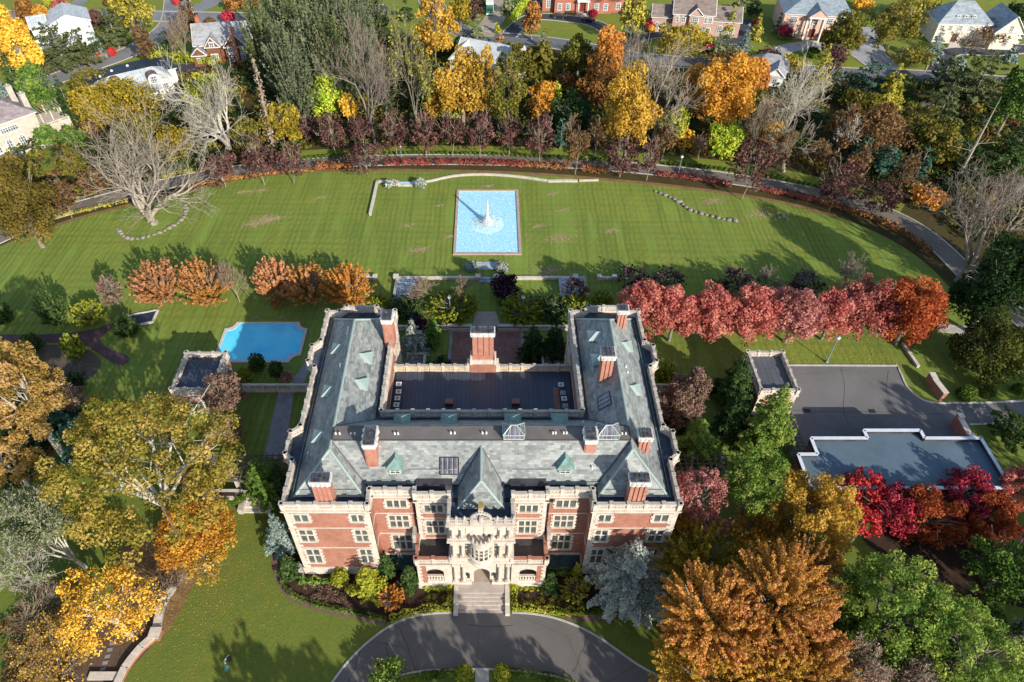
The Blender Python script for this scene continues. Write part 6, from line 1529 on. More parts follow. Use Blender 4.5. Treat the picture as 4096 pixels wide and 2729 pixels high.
# ---------------------------------------------------------------- vehicles
def car(x, y, rz, label, paint):
    r = empty('parked_car', (x, y, -1.02), label, 'car', 'cars on the drive of the red brick house', math.radians(rz))
    b = MB(); prof = [(-2.3, .35), (-2.35, .7), (-2.2, .88), (-1.2, .98), (1.0, .95), (2.1, .78), (2.35, .6), (2.3, .35)]
    for i in range(len(prof) - 1):
        (xa, za), (xb, zb) = prof[i], prof[i + 1]; b.poly([(xa, -.88, za), (xb, -.88, zb), (xb, .88, zb), (xa, .88, za)])
    for yy in (-.88, .88): b.poly([(px, yy, pz) for px, pz in prof])
    b.box(-2.25, 2.25, -.86, .86, .25, .36); b.build('body', paint, r)
    c = MB(); lo = [(-1.9, .93), (-1.1, 1.42), (.35, 1.44), (1.15, .94)]
    for i in range(3):
        (xa, za), (xb, zb) = lo[i], lo[i + 1]; w0 = .82 if za < 1 else .66; w1 = .82 if zb < 1 else .66; c.poly([(xa, -w0, za), (xb, -w1, zb), (xb, w1, zb), (xa, w0, za)], 1 if i != 1 else 0)
    for s in (-1, 1): c.poly([(lo[0][0], s * .82, .93), (lo[1][0], s * .66, 1.42), (lo[2][0], s * .66, 1.44), (lo[3][0], s * .82, .94)], 1)
    c.build('cabin', [paint, simple('car_glass', (.03, .035, .04), .1, .2)], r)
    for sx in (-1.4, 1.45):
        for s in (-1, 1):
            w = MB().tube((sx, s * .74, .33), (sx, s * .92, .33), .33, n=12).build('wheel', DARKM, r); MB().tube((sx, s * .91, .33), (sx, s * .94, .33), .2, n=10).build('rim', METAL, w)
    for s in (-.62, .62): MB().box(2.25, 2.36, s - .2, s + .2, .58, .7).build('headlight', WHITE, r); MB().box(-2.37, -2.3, s - .2, s + .2, .62, .76).build('tail_light', simple('red_lamp', (.4, .02, .02)), r)
CARP = simple('dark_car_paint', (.02, .024, .03), .15, .1, 1); CARG = simple('green_car_paint', (.03, .05, .05), .2, .1, 1)
car(23.4, 244.6, -8, 'dark car on the drive in front of the left part of the red brick house', CARP); car(33.0, 241.2, -16, 'dark car on the drive towards the right end of the red brick house', CARP); car(18.6, 255.5, 78, 'dark green car parked at the left end of the red brick house', CARG)
r = empty('box_truck', (0.2, 250, -1.03), 'green and white box truck parked nose-out on the beige driveway', 'truck')
MB().box(-1.25, 1.25, -1.5, 6.2, .8, 3.6).build('cargo_box', WHITE, r); t = MB().box(-1.15, 1.15, -3.6, -1.6, .6, 2.6); t.box(-1.1, 1.1, -3.2, -1.6, 2.6, 2.9); t.build('cab', simple('truck_green', (.02, .16, .10), .35, .1), r)
MB().poly([(-1.0, -3.63, 1.5), (1.0, -3.63, 1.5), (.95, -3.61, 2.4), (-.95, -3.61, 2.4)]).build('windscreen', simple('car_glass', (.03, .035, .04)), r); MB().box(-1.2, 1.2, -3.8, -3.6, .4, .8).build('bumper', WHITE, r)
for yy in (-2.6, 4.6):
    for s in (-1, 1): MB().tube((s * .9, yy, .48), (s * 1.2, yy, .48), .48, n=12).build('wheel', DARKM, r)
o = MB().box(-.8, .8, -.5, .5, 0, .9); o.box(-.5, .6, -.4, .4, .9, 1.1, 1); o = o.build('crate', [simple('yellow_crate', (.45, .28, .08)), WHITE]); o.location = (5.0, 251, -1); tag(o, 'small heap of boxes beside the box truck', 'crate')
# ================================================================ planting
T = tree
def hedge(pts, w, h, pal, label, leaf=.3, group=None, name='hedge', dens=1.0, z=GZ, wav=.15):
    """clipped hedge: leaves over a rounded bank along ground points"""
    seed = int(abs(pts[0][0] * 13 + pts[0][1] * 7)) + len(pts); rng = np.random.default_rng(seed)
    P = np.array(pts); d = np.diff(P, axis=0); L = np.hypot(d[:, 0], d[:, 1]); tot = L.sum()
    n = int(tot * (w + 2 * h) / (leaf * leaf) * 1.5 * dens)
    s = rng.uniform(0, tot, n); cum = np.concatenate([[0], np.cumsum(L)]); i = np.clip(np.searchsorted(cum, s) - 1, 0, len(L) - 1)
    t = ((s - cum[i]) / L[i])[:, None]; c = P[i] + d[i] * t; nr = np.stack([-d[i][:, 1], d[i][:, 0]], 1) / L[i][:, None]
    a = rng.uniform(-1.45, 1.45, n); pw = lambda x: np.sign(x) * np.abs(x) ** .55
    bump = 1 + wav * np.sin(s * 2.9 + np.sin(s * .7) * 2) * .6 + rng.normal(0, .05, n)
    o = pw(np.sin(a)) * w / 2 * bump; zz = (np.abs(np.cos(a)) ** .45) * h * bump * rng.uniform(.75, 1.03, n)
    Q = np.column_stack([c[:, 0] + nr[:, 0] * o, c[:, 1] + nr[:, 1] * o, zz])
    D = np.column_stack([nr * np.sin(a)[:, None], np.cos(a) + .3])
    mid = P.mean(0); Q[:, 0] -= mid[0]; Q[:, 1] -= mid[1]
    v = np.clip(.5 + .35 * np.sin(s * 1.3 + seed) * np.sin(s * .37) + rng.normal(0, .17, n), 0, 1)
    ob = mk(name, fast_mesh(name, leaves(rng, Q, unit(D), leaf, .45), 4, LM(pal, .1), v), None, (mid[0], mid[1], z))
    return tag(ob, label, 'hedge', group)
def along(pts, step):
    out = []; acc = 0.0
    for i in range(len(pts) - 1):
        L = math.hypot(pts[i + 1][0] - pts[i][0], pts[i + 1][1] - pts[i][1]); t = step - acc
        while t <= L:
            out.append((pts[i][0] + (pts[i + 1][0] - pts[i][0]) * t / L, pts[i][1] + (pts[i + 1][1] - pts[i][1]) * t / L)); t += step
        acc = L - (t - step)
    return out
_ball = {}
def balls(pts, step, r, pal, label, group, hk=.95, name='box_ball'):
    for k, (x, y) in enumerate(along(pts, step)):
        key = (pal, round(r, 2), k % 3)
        if key not in _ball:
            rng = np.random.default_rng(k + 900); Q, v = crown_round(rng, r, r * hk, .24 if r < 1 else .3, 1.5, br=.5, nb=12, lump=-.12, zlo=-.4)
            _ball[key] = fast_mesh(name, Q, 4, LM(pal, .1), v)
        o = mk(name, _ball[key], None, (x, y, GZ + r * hk * .85)); o.rotation_euler[2] = k * 1.3; o.scale = [.9 + .2 * ((k * 7) % 5) / 5] * 3; tag(o, label, 'shrub', group)
def single_ball(cx, cy, r, pal, label, hk=.9, name='clipped_shrub', group=None):
    x, y = G(cx, cy, GZ + r * .7); rng = np.random.default_rng(int(cx * 3 + cy)); Q, v = crown_round(rng, r, r * hk, .22 if y < 100 else .4, 1.6, br=.5, nb=14, lump=-.12, zlo=-.4)
    o = mk(name, fast_mesh(name, Q, 4, LM(pal, .1), v), None, (x, y, GZ + r * hk * .8)); tag(o, label, 'shrub', group)
def undergrowth(poly, n, pal, h=(1, 3), leaf=.6, per=38, name='undergrowth', label=None):
    P = GP(poly, GZ); xs = [p[0] for p in P]; ys = [p[1] for p in P]; rng = np.random.default_rng(n + len(pal))
    def ins(x, y):
        c = False; j = len(P) - 1
        for i in range(len(P)):
            if (P[i][1] > y) != (P[j][1] > y) and x < (P[j][0] - P[i][0]) * (y - P[i][1]) / (P[j][1] - P[i][1]) + P[i][0]: c = not c
            j = i
        return c
    C = []
    while len(C) < n:
        x, y = rng.uniform(min(xs), max(xs)), rng.uniform(min(ys), max(ys))
        if ins(x, y): C.append((x, y, rng.uniform(*h)))
    C = np.array(C); i = np.repeat(np.arange(n), per); m = len(i); d = sph(rng, m, -.1); r = C[i, 2:3]
    Q = np.column_stack([C[i, 0], C[i, 1], np.full(m, GZ)]) + d * r * rng.uniform(.7, 1.1, (m, 1)) * np.array([1, 1, .95])
    v = np.clip(rng.uniform(0, .6, n)[i] + rng.uniform(0, .4, m), 0, 1)
    o = mk(name, fast_mesh(name, leaves(rng, Q, d, leaf), 4, LM(pal), v), None); tag(o, label, 'undergrowth', None, 'stuff')
wood = [(0, 330), (190, 270), (350, 195), (560, 140), (760, 62), (1000, 108), (1180, 105), (1330, 128), (1500, 155), (1700, 165), (1950, 182), (2353, 200), (2600, 260), (2600, 640), (2353, 600), (2180, 520), (2060, 462), (1830, 390), (1560, 352), (1400, 340), (1200, 330), (1000, 328), (850, 332), (680, 345), (560, 375), (430, 395), (300, 425), (120, 475), (0, 520)]
undergrowth(wood, 900, 'darkgreen', (1.2, 3.2), .75, 44, label='dark green undergrowth of the woodland belt')
undergrowth(wood, 700, 'olive', (1.0, 3.0), .7, 40, label='olive undergrowth of the woodland belt')
undergrowth(wood, 620, 'brown', (.8, 2.6), .65, 36, label='brown undergrowth of the woodland belt')
undergrowth([(1990, 1240), (2150, 1180), (2500, 1230), (2600, 1700), (1900, 1700), (1850, 1500)], 60, 'darkgreen', (.6, 1.3), .35, 60, label='dark ground plants under the green trees lower right')
undergrowth([(0, 860), (120, 880), (130, 1000), (60, 1100), (0, 1150)], 90, 'darkgreen', (.8, 2.0), .4, 60, label='dark plants in the shade at the left edge')
undergrowth([(0, 1420), (150, 1380), (200, 1480), (150, 1600), (0, 1650)], 60, 'brown', (.6, 1.6), .3, 80, label='brown brush at the lower left corner')
undergrowth(MP(c1_, [(260, 560), (440, 560), (600, 640), (520, 690), (300, 620)]), 26, 'dusty', (.25, .6), .14, 60, label='dry rose and perennial stems in the left front bed')
undergrowth(MP(c1_, [(890, 600), (1000, 600), (1000, 660), (890, 680)]), 16, 'olive', (.2, .45), .13, 60, label='low perennials in the bed left of the front steps')
undergrowth(MP(c1_, [(1360, 600), (1500, 600), (1780, 690), (1600, 700), (1380, 660)]), 34, 'olive', (.2, .5), .14, 60, label='low perennials in the bed right of the front steps')
# ---- hedges along the estate road
L4 = lambda p: GP(smooth(MP(c4_, p), 1), GZ); L5 = lambda p: GP(smooth(MP(c5_, p), 1), GZ); L3 = lambda p: GP(smooth(MP(c3_, p), 1), GZ); L1 = lambda p: GP(smooth(MP(c1_, p), 2), GZ)
g_ = 'clipped box balls lining the curved estate road'
balls(L4([(-60, 1062), (130, 1050), (410, 1040), (700, 1036), (1000, 1040), (1200, 1046), (1400, 1056), (1580, 1064), (1890, 1082), (2050, 1098)]), 1.15, .5, 'hedge', 'round clipped box ball in the sunny row above the curved road', g_)
balls(L5([(60, 1036), (200, 1042), (400, 1062), (520, 1080), (660, 1098), (770, 1118), (1040, 1182)]), 1.2, .5, 'hedge', 'round clipped box ball in the shaded row above the curved road', 'clipped box balls on the shaded stretch of the road')
balls(L3([(1080, 1215), (1150, 1190), (1250, 1165), (1380, 1148)]), 1.2, .6, 'ygreen', 'yellow-green clipped ball beside the road between the bare tree and plum trees', 'yellow-green balls by the road')
balls(L3([(2000, 1075), (2150, 1064), (2354, 1052)]), 1.15, .5, 'hedge', 'round clipped box ball left of the sunny row above the curved road', 'clipped box balls at the left of the row')
for p, pal, lb in (([(400, 1118), (560, 1112), (722, 1112)], 'redhedge', 'dull red clipped hedge by the white lamp post on the curved road'), ([(738, 1112), (900, 1110), (1120, 1114), (1340, 1124)], 'redhedge', 'long crimson clipped hedge below the curved road above the fountain pool'), ([(1345, 1130), (1500, 1136), (1640, 1146)], 'brownhedge', 'red-brown hedge below the road right of the long crimson hedge'), ([(1720, 1152), (1800, 1160), (1900, 1170)], 'brownhedge', 'short brown-red hedge between the bare-stemmed and dark plum trees'), ([(-60, 1135), (60, 1132), (190, 1130)], 'brownhedge', 'brown hedge left of the drooping plum tree above the back lawn')):
    hedge(L4(p), 1.7, 1.7, pal, lb, .42, 'red hedges along the curved road')
for p, pal, lb in (([(40, 1108), (180, 1122), (325, 1140)], 'redhedge', 'dull crimson hedge below the right lamp post on the curved road'), ([(332, 1142), (430, 1160), (510, 1176)], 'redhedge', 'shaded crimson hedge ending at the big brown plum tree'), ([(700, 1205), (820, 1225), (960, 1252), (1060, 1280)], 'redhedge', 'dark red hedge in the shade at the right bend of the road')):
    hedge(L5(p), 1.5, 1.3, pal, lb, .42, 'red hedges along the curved road')
hedge(L3([(1260, 1262), (1500, 1215), (1700, 1185), (1900, 1160), (2130, 1148)]), 1.1, .7, 'rust', 'low rusty hedge along the lawn edge under the left plum trees', .4)
hedge(L3([(330, 1475), (520, 1430), (700, 1395), (860, 1355)]), 1.1, .7, 'larch', 'low yellow-brown hedge along the road by the great bare tree', .4)
hedge(L3([(2130, 1140), (2240, 1136), (2354, 1132)]), 1.4, 1.1, 'brownhedge', 'brown clipped hedge at the left end of the red hedge line', .42, 'red hedges along the curved road')
hedge(L3([(1000, 395), (1150, 410), (1300, 430), (1480, 455)]), 2.6, 2.8, 'ygreen', 'tall yellow-green hedge behind the black-roofed white house', .55)
hedge(L4([(1255, 190), (1290, 120), (1340, 50), (1390, -10)]), 2.4, 3.0, 'lime', 'tall bright green hedge beside the beige driveway', .55)
hedge(L5([(790, 245), (850, 250), (905, 258)]), 1.6, 1.5, 'hedge', 'rounded green hedge in front of the peach house', .5)
hedge(L5([(1060, 1280), (1250, 1335), (1450, 1395), (1640, 1500), (1760, 1600)]), 1.5, 1.2, 'brownhedge', 'dark brown-red hedge following the shaded road to the right edge', .42)
# ---- front beds
hb = 'low hedges edging the front beds'
hedge(L1([(160, 545), (185, 590), (240, 628), (330, 660), (440, 685), (560, 708), (690, 738)]), .7, .45, 'hedge', 'low dark green hedge following the outer curve of the left front bed', .2, hb)
hedge(L1([(715, 742), (780, 715), (860, 693), (940, 683), (1028, 680)]), 1.0, .75, 'ygreen', 'yellow-green scalloped hedge from the left front bed to the steps', .2, hb, wav=.5)
hedge(L1([(1336, 680), (1420, 683), (1500, 692), (1600, 702), (1700, 704)]), 1.0, .75, 'ygreen', 'yellow-green scalloped hedge from the steps along the right front bed', .2, hb, wav=.5)
hedge(L1([(1700, 704), (1800, 700), (1880, 692), (1960, 670)]), .8, .5, 'hedge', 'low dark hedge below the big blue cedar', .2, hb)
hedge(L1([(1018, 575), (1018, 620), (1020, 672)]), .7, .6, 'larch', 'short golden hedge along the left side of the front steps', .18, hb, wav=.5)
hedge(L1([(1345, 590), (1346, 630), (1346, 672)]), .7, .55, 'ygreen', 'short green-gold hedge along the right side of the front steps', .18, hb, wav=.5)
hedge(L1([(255, 545), (330, 548), (420, 545)]), .95, .8, 'green', 'dark green low hedge under the first left window of the mansion', .2, hb, wav=.6)
hedge(L1([(890, 578), (950, 578), (1000, 578)]), .9, .85, 'ygreen', 'yellow-green box row under the left loggia', .18, hb, wav=.6)
balls(L1([(1345, 580), (1480, 580)]), .82, .42, 'ygreen', 'golden-green box ball in the row under the right loggia', 'box balls under the right loggia')
hedge(L1([(1510, 500), (1580, 503), (1660, 500)]), 1.2, 1.0, 'green', 'green hedge under the recessed bay right of the right loggia', .22, hb)
hedge(L1([(1680, 548), (1770, 548)]), 1.0, .8, 'ygreen', 'short yellow-green hedge by the foot of the blue cedar', .2, hb)
single_ball(780, 1327, 1.35, 'ygreen', 'large round yellow-green ball shrub in the left front bed')
single_ball(1035, 1346, .75, 'ygreen', 'round box ball at the left top corner of the front steps'); single_ball(1182, 1346, .85, 'ygreen', 'round box ball at the right top corner of the front steps')
single_ball(1067, 1549, 1.15, 'ygreen', 'round ball shrub left of the concrete path at the bottom'); single_ball(1153, 1548, 1.15, 'ygreen', 'round ball shrub right of the concrete path at the bottom')
hedge(L1([(815, 1048), (880, 1030), (960, 1018), (1060, 1012)]), 1.0, .8, 'hedge', 'low hedge left of the concrete path on the drive island', .22); hedge(L1([(1310, 1008), (1400, 1018), (1500, 1030), (1600, 1050), (1650, 1080)]), 1.0, .8, 'hedge', 'low hedge right of the concrete path on the drive island', .22)
for x, y, w_, lb in ((538, 1221, 1.0, 'left'), (552, 1223, .8, 'middle'), (570, 1218, 1.2, 'right')): single_ball(.968 * x, .958 * (y) - 18, w_ * .85, 'hedge', 'round box ball against the brick planter wall, %s of three' % lb)
single_ball(1082, 611, 1.35, 'blue', 'blue-grey ball shrub left of the small stepped basin', .7); single_ball(1155, 612, 1.35, 'silver', 'silver-grey ball shrub right of the small stepped basin', .7)
single_ball(895, 420, 1.5, 'silver', 'silver-grey ball shrub left of the small upper basin', .6); single_ball(966, 420, 1.5, 'silver', 'silver-grey ball shrub right of the small upper basin', .7)
for x, y, r, lb in ((2221, 902, 1.6, 'left'), (2272, 900, 1.3, 'middle'), (2343, 895, 1.2, 'right')): single_ball(x, y, r, 'hedge', 'dark green clipped ball on the grass past the curved gate wall, %s of three' % lb, .85)
for x, y, lb in ((200, 141, 'left'), (229, 131, 'middle'), (255, 121, 'right')): single_ball(x, y, 1.4, 'scarlet', 'bright scarlet round shrub by the top left street, %s of three' % lb, 1.0)
for x, y, r, pal, lb in ((205, 294, 2.6, 'plum', 'dark maroon mound shrub behind the great bare tree'), (78, 246, 3.6, 'rust', 'rusty brown mound shrub beside the stone villa chimney'), (109, 6, 2, 'ygreen', 'yellow-green shrub at the very top left'), (252, 5, 2, 'brown', 'dark brown round shrub on the bed at the top edge'), (405, 3, 1.4, 'scarlet', 'small red shrub on the bed at the top edge'), (482, 51, 1.8, 'brown', 'small dark brown shrub behind the shingled house'), (524, 39, 2.4, 'crimson', 'crimson shrub behind the shingled house ridge'), (215, 43, 3.2, 'plum', 'dark plum shrub right of the plain white house'), (1293, 20, 1.4, 'crimson', 'crimson round shrub left of the brick house doorway'), (1362, 31, 1.6, 'crimson', 'crimson round shrub right of the brick house doorway'), (1497, 58, 2.2, 'crimson', 'crimson mound shrub left of the pale brick house'), (1497, 67, 1.4, 'yellow', 'small bright yellow shrub left of the pale brick house'), (1739, 51, 1.2, 'scarlet', 'small vivid scarlet shrub by the asphalt drive'), (1893, 85, 2.0, 'crimson', 'dark crimson round shrub right of the white portico'), (1628, 110, 2.0, 'crimson', 'dark red shrub behind the grey bare trees'), (1932, 131, 1.8, 'plum', 'low plum-red shrub on the oval lawn of the peach house'), (1868, 122, 2.0, 'hedge', 'green mound shrubs on the oval lawn of the peach house')):
    single_ball(x, y, r, pal, lb, .8)
hy = 'yews and shrubs behind the court'
# ---- trees and shrubs, one line each: kind, palette, centre, size, label
T('maple', 'yellow', 28, 95, 92, 150, 'large bright golden maple at the top left edge'); T('maple', 'rust', 63, 34, 46, 62, 'brown tree behind the golden maple at the top left'); T('maple', 'amber', 103, 50, 40, 56, 'small orange tree between the golden maple and the white house')
T('pine', 'pine', 137, 118, 135, 108, 'broad olive-green pine in front of the plain white house'); T('pine', 'pine', 260, 72, 92, 84, 'olive-green pine right of the plain white house'); T('airy', 'larch', 304, 26, 84, 84, 'pale yellow willow at the top street', name='willow_tree')
T('spruce', 'blue', 222, 104, 36, 58, 'small blue spruce between the two olive pines'); T('maple', 'red', 138, 18, 38, 38, 'pinkish red small tree at the top left street'); T('conifer', 'ygreen', 200, 72, 26, 46, 'narrow bright green cypress beside the white house wall')
T('airy', 'brown', 430, 42, 42, 66, 'thin dark brown tree by the street light'); T('airy', 'brown', 328, 96, 36, 70, 'slender purple-brown tree by the side road'); T('bare', None, 408, 82, 50, 88, 'small pale birch with bare branches near the side road', bk='tan'); T('pine', 'conifer', 386, 103, 46, 52, 'green fir beside the bare birch')
T('spruce', 'blue', 455, 74, 24, 38, 'tiny blue-grey spruce left of the shingled house'); T('maple', 'rust', 540, 6, 48, 40, 'rust-red street tree at the top, left of a pair'); T('maple', 'rust', 598, 6, 48, 38, 'rust-red street tree at the top, right of a pair')
pines = [(600, 105, 66, 150), (640, 60, 74, 140), (655, 150, 80, 170), (700, 40, 80, 150), (715, 120, 84, 180), (760, 60, 84, 170), (770, 140, 84, 180), (815, 50, 76, 140), (830, 110, 72, 160), (860, 45, 56, 90), (680, 205, 76, 150), (735, 195, 70, 120), (690, 95, 80, 150), (800, 175, 60, 100)]
for k, (x, y, w_, h_) in enumerate(pines):
    T('plume', 'pinestand' if k % 3 else 'pine', x, y, w_ * 1.15, h_, name='pine_tree', crown=dict(up=.2), H=None, label='tall grey-green pine in the dense stand behind the dead trees', group='tall pines of the dense stand', dens=.8)
T('spruce', 'blue', -2, 205, 44, 90, 'blue spruce cut by the left edge above the stone villa'); T('conifer', 'conifer', 36, 190, 50, 100, 'dark green tall cypress right of the left-edge blue spruce'); T('maple', 'green', 82, 205, 62, 96, 'mid-green tree between cypresses above the stone villa'); T('conifer', 'green', 128, 232, 44, 84, 'green cypress right of the mid-green tree'); T('conifer', 'darkgreen', 156, 242, 44, 90, 'dark green cypress left of the olive-yellow tree')
T('airy', 'olive', 215, 185, 90, 66, 'thin olive tree in front of the black-roofed house'); T('maple', 'olivegold', 270, 236, 175, 92, 'wide yellow-olive tree in front of the white dormered house'); T('maple', 'red', 272, 183, 40, 16, 'small red crown peeping behind the wide yellow-olive tree')
T('maple', 'green', 106, 312, 44, 46, 'leafy green climber tree at the stone villa porch'); T('maple', 'olive', 100, 262, 44, 30, 'green-brown mound over the villa porch trellis'); T('maple', 'green', 165, 315, 52, 50, 'yellow-green bushy tree behind the great bare tree'); T('airy', 'olive', 165, 375, 56, 70, 'thin olive bush left of the great bare tree'); T('airy', 'olivegold', 400, 330, 90, 80, 'thin yellow-brown bush between the two great bare trees'); T('airy', 'olive', 320, 300, 110, 80, 'hazy olive thicket behind the great bare tree'); T('airy', 'ygreen', 470, 215, 90, 90, 'thin green thicket behind the white dead tree')
T('bare', None, 302, 370, 292, 265, 'great spreading pale bare tree standing on the back lawn in the half ring of stones', H=27, bk='pale', r0=.95, depth=6, xy=G(354, 513), grow=dict(spread=.5, up=.3, kids=(2, 3), leader=9, trunk=.05))
T('bare', None, 500, 250, 235, 235, 'white-barked dead tree with broken arching limbs behind the plum trees', H=26, bk='white', r0=.85, depth=5, xy=G(526, 350), grow=dict(spread=.62, up=.15, leader=8, trunk=.06, kids=(2, 3)))
T('dead', 'deadc', 610, 258, 38, 175, 'tall narrow dead conifer with drooping grey-brown twigs', bk='tan')
T('airy', 'olivegold', 642, 282, 84, 90, 'yellow-brown thin tree right of the dead conifer'); T('maple', 'lime', 748, 224, 78, 84, 'bright yellow-green tree below the tall pines'); T('maple', 'yellow', 797, 250, 38, 56, 'small yellow tree beside the grey bare tree'); T('spruce', 'teal', 704, 266, 34, 34, 'small blue-green pine behind the plum trees'); T('airy', 'larch', 678, 182, 22, 60, 'narrow yellow-green creeper-clad stem against the pines'); T('airy', 'olive', 570, 310, 70, 70, 'thin olive bush behind the white dead tree')
T('maple', 'brownolive', 42, 465, 135, 175, 'large olive-brown tree at the left edge of the back lawn'); T('airy', 'brown', 140, 450, 62, 78, 'small purple-brown tree beside the olive-brown tree'); T('airy', 'brown', 215, 415, 60, 60, 'brown thicket at the road behind the great bare tree'); T('airy', 'olive', 60, 395, 50, 60, 'thin olive bush below the villa lawn')
pl = 'purple-leaved plum trees along the curved road'
for (x, y, w_, h_, lb, pal) in ((506, 388, 78, 76, 'dense dark plum tree, first on the left beside the white dead tree', 'plum'), (591, 362, 72, 94, 'tall plum tree, second from the left by the road', 'plum'), (664, 372, 66, 78, 'plum tree with showing branches, third from the left', 'plum'), (702, 292, 64, 60, 'reddish plum tree set back behind the third plum tree', 'plum'), (765, 306, 68, 82, 'plum tree left of the drooping plum tree', 'plum'), (838, 362, 92, 80, 'drooping dark plum tree standing on the lawn side of the road', 'plum'), (830, 300, 66, 64, 'plum tree directly behind the drooping one', 'plum'), (906, 304, 64, 84, 'plum tree behind the box balls at the left lamp post', 'plum'), (976, 306, 62, 80, 'plum tree just right of the left lamp post', 'plum'), (1037, 304, 62, 82, 'plum tree under the bright green bush', 'plum'), (1102, 306, 68, 84, 'plum tree above the left side of the fountain pool', 'plum'), (1172, 309, 60, 74, 'spreading thin plum tree above the fountain pool right side', 'plum'), (1243, 316, 66, 96, 'tall plum tree reaching over the road', 'plum'), (1316, 298, 38, 58, 'small orange-brown plum tree behind the bare-stemmed one', 'brown'), (1327, 340, 52, 86, 'pale-stemmed thin plum tree on the lawn side of the road', 'brown'), (1372, 312, 40, 72, 'narrow brown plum tree right of the orange-brown one', 'brown'), (1430, 362, 84, 82, 'wide dark plum tree below the yellow maple', 'plum'), (1495, 362, 40, 74, 'narrow plum tree at the foot of the tall grey bare tree', 'plum'), (1530, 320, 54, 70, 'brown plum tree left of the right lamp post', 'brown'), (1612, 334, 46, 52, 'small brown plum tree under the orange maple', 'brown'), (1727, 382, 88, 118, 'large brown plum tree where the road enters shade', 'plum'), (1800, 345, 50, 80, 'brown plum tree beside the leaning bare trunks', 'brown'), (1878, 352, 60, 60, 'brown-olive plum tree on the verge in the shade', 'brown'), (1930, 422, 88, 102, 'dark plum tree at the shaded bend', 'plum'), (1968, 384, 52, 84, 'leaning brown plum tree behind the shaded bend', 'brown'), (2016, 452, 98, 88, 'broad dark plum tree by the shaded road', 'plum'), (2080, 400, 46, 86, 'narrow brown plum tree near the leaning pine', 'brown')):
    T('plum', pal, x, y, w_, h_, lb, bk='tan', group=pl)
T('bare', None, 843, 180, 185, 225, 'tall twiggy grey tree left of a pair behind the plums', bk='grey', depth=6, grow=dict(kids=(2, 3), leader=5)); T('bare', 'ygreen', 950, 165, 90, 215, 'narrow twiggy tree with green creeper on its trunk', bk='grey', depth=6, lv=.5, grow=dict(kids=(2, 3), leader=4))
T('airy', 'gold', 1000, 62, 88, 124, 'thin golden-brown tall tree behind the twiggy pair'); T('maple', 'olivegold', 1058, 24, 48, 62, 'olive-gold tree at the top left of the beige driveway'); T('airy', 'plum', 1092, 26, 36, 46, 'small plum-red tree beside the box truck'); T('spruce', 'sage', 1097, 62, 34, 46, 'grey-green spruce at the foot of the beige driveway'); T('spruce', 'sage', 1168, 10, 42, 42, 'grey spruce right of the box truck'); T('spruce', 'sage', 1104, 4, 36, 24, 'grey spruce left of the box truck')
T('spruce', 'darkgreen', 932, 22, 36, 48, 'dark spruce at the top above the golden-brown tree'); T('conifer', 'ygreen', 1143, 66, 12, 18, 'tiny cone shrub beside the beige driveway'); T('maple', 'rust', 1222, 42, 42, 62, 'rust-orange tree at the black driveway entrance')
T('maple', 'gold', 1062, 198, 132, 150, 'very large golden maple above the fountain pool'); T('airy', 'gold', 1120, 200, 40, 130, 'thin tan side stem right of the very large golden maple'); T('maple', 'lime', 1044, 248, 50, 54, 'vivid lime-green bush below the large golden maple'); T('maple', 'lime', 1008, 262, 22, 30, 'small lime-green bush left of the vivid one'); T('maple', 'gold', 992, 250, 30, 60, 'small dull gold bush left of the lime bushes')
T('airy', 'darkgreen', 1062, 106, 62, 46, 'dark thin green tree in front of the grey-roofed white house'); T('conifer', 'rust', 1148, 116, 42, 64, 'brown-green conifer in front of the grey-roofed white house'); T('airy', 'olive', 1162, 210, 78, 132, 'olive twiggy tree right of the large golden maple'); T('conifer', 'olive', 1249, 138, 76, 100, 'dark olive conifer in the middle of the wood'); T('spruce', 'blue', 1247, 92, 20, 30, 'small blue spruce top behind the olive conifer')
T('maple', 'amber', 1247, 236, 70, 82, 'round orange-gold tree in the middle of the wood'); T('maple', 'lime', 1274, 210, 36, 40, 'bright green tree top behind the round orange-gold tree'); T('maple', 'olive', 1330, 132, 80, 84, 'dark olive tree behind the russet maple'); T('maple', 'darkgreen', 1316, 262, 90, 90, 'dark green round tree right of the round orange-gold tree'); T('airy', 'rust', 1298, 188, 38, 44, 'small russet tree above the dark green round tree'); T('maple', 'olive', 1200, 140, 60, 70, 'olive tree between the white chimney and olive conifer')
T('pine', 'teal', 1255, 274, 52, 50, 'blue-green pine below the round orange-gold tree'); T('pine', 'teal', 1290, 312, 40, 60, 'blue-green young pine behind the plum trees'); T('pine', 'teal', 1345, 282, 50, 60, 'teal pine left of the yellow maple'); T('pine', 'teal', 1140, 285, 40, 40, 'small teal pine behind the plum trees over the pool'); T('pine', 'conifer', 960, 262, 44, 44, 'small olive-green pine under the creeper-clad tree')
T('maple', 'rust', 1385, 190, 94, 100, 'russet-brown lower maple beside the tall orange one'); T('maple', 'orange', 1392, 130, 76, 110, 'tall burnt-orange maple left of the grey twiggy crown'); T('maple', 'gold', 1450, 262, 114, 156, 'tall yellow-gold maple right of the centre'); T('bare', None, 1455, 120, 100, 110, 'hazy grey twiggy crown behind the yellow-gold maple', bk='grey', depth=6)
T('bare', None, 1520, 200, 180, 250, 'tall grey bare tree with forked pale trunk in front of the orange maple', bk='pale', depth=6, xy=G(1500, 338), H=27, r0=.6, grow=dict(kids=(2, 3), leader=4, spread=.42)); T('airy', 'olivegold', 1567, 92, 118, 78, 'feathery olive-yellow crown behind the tall grey bare tree')
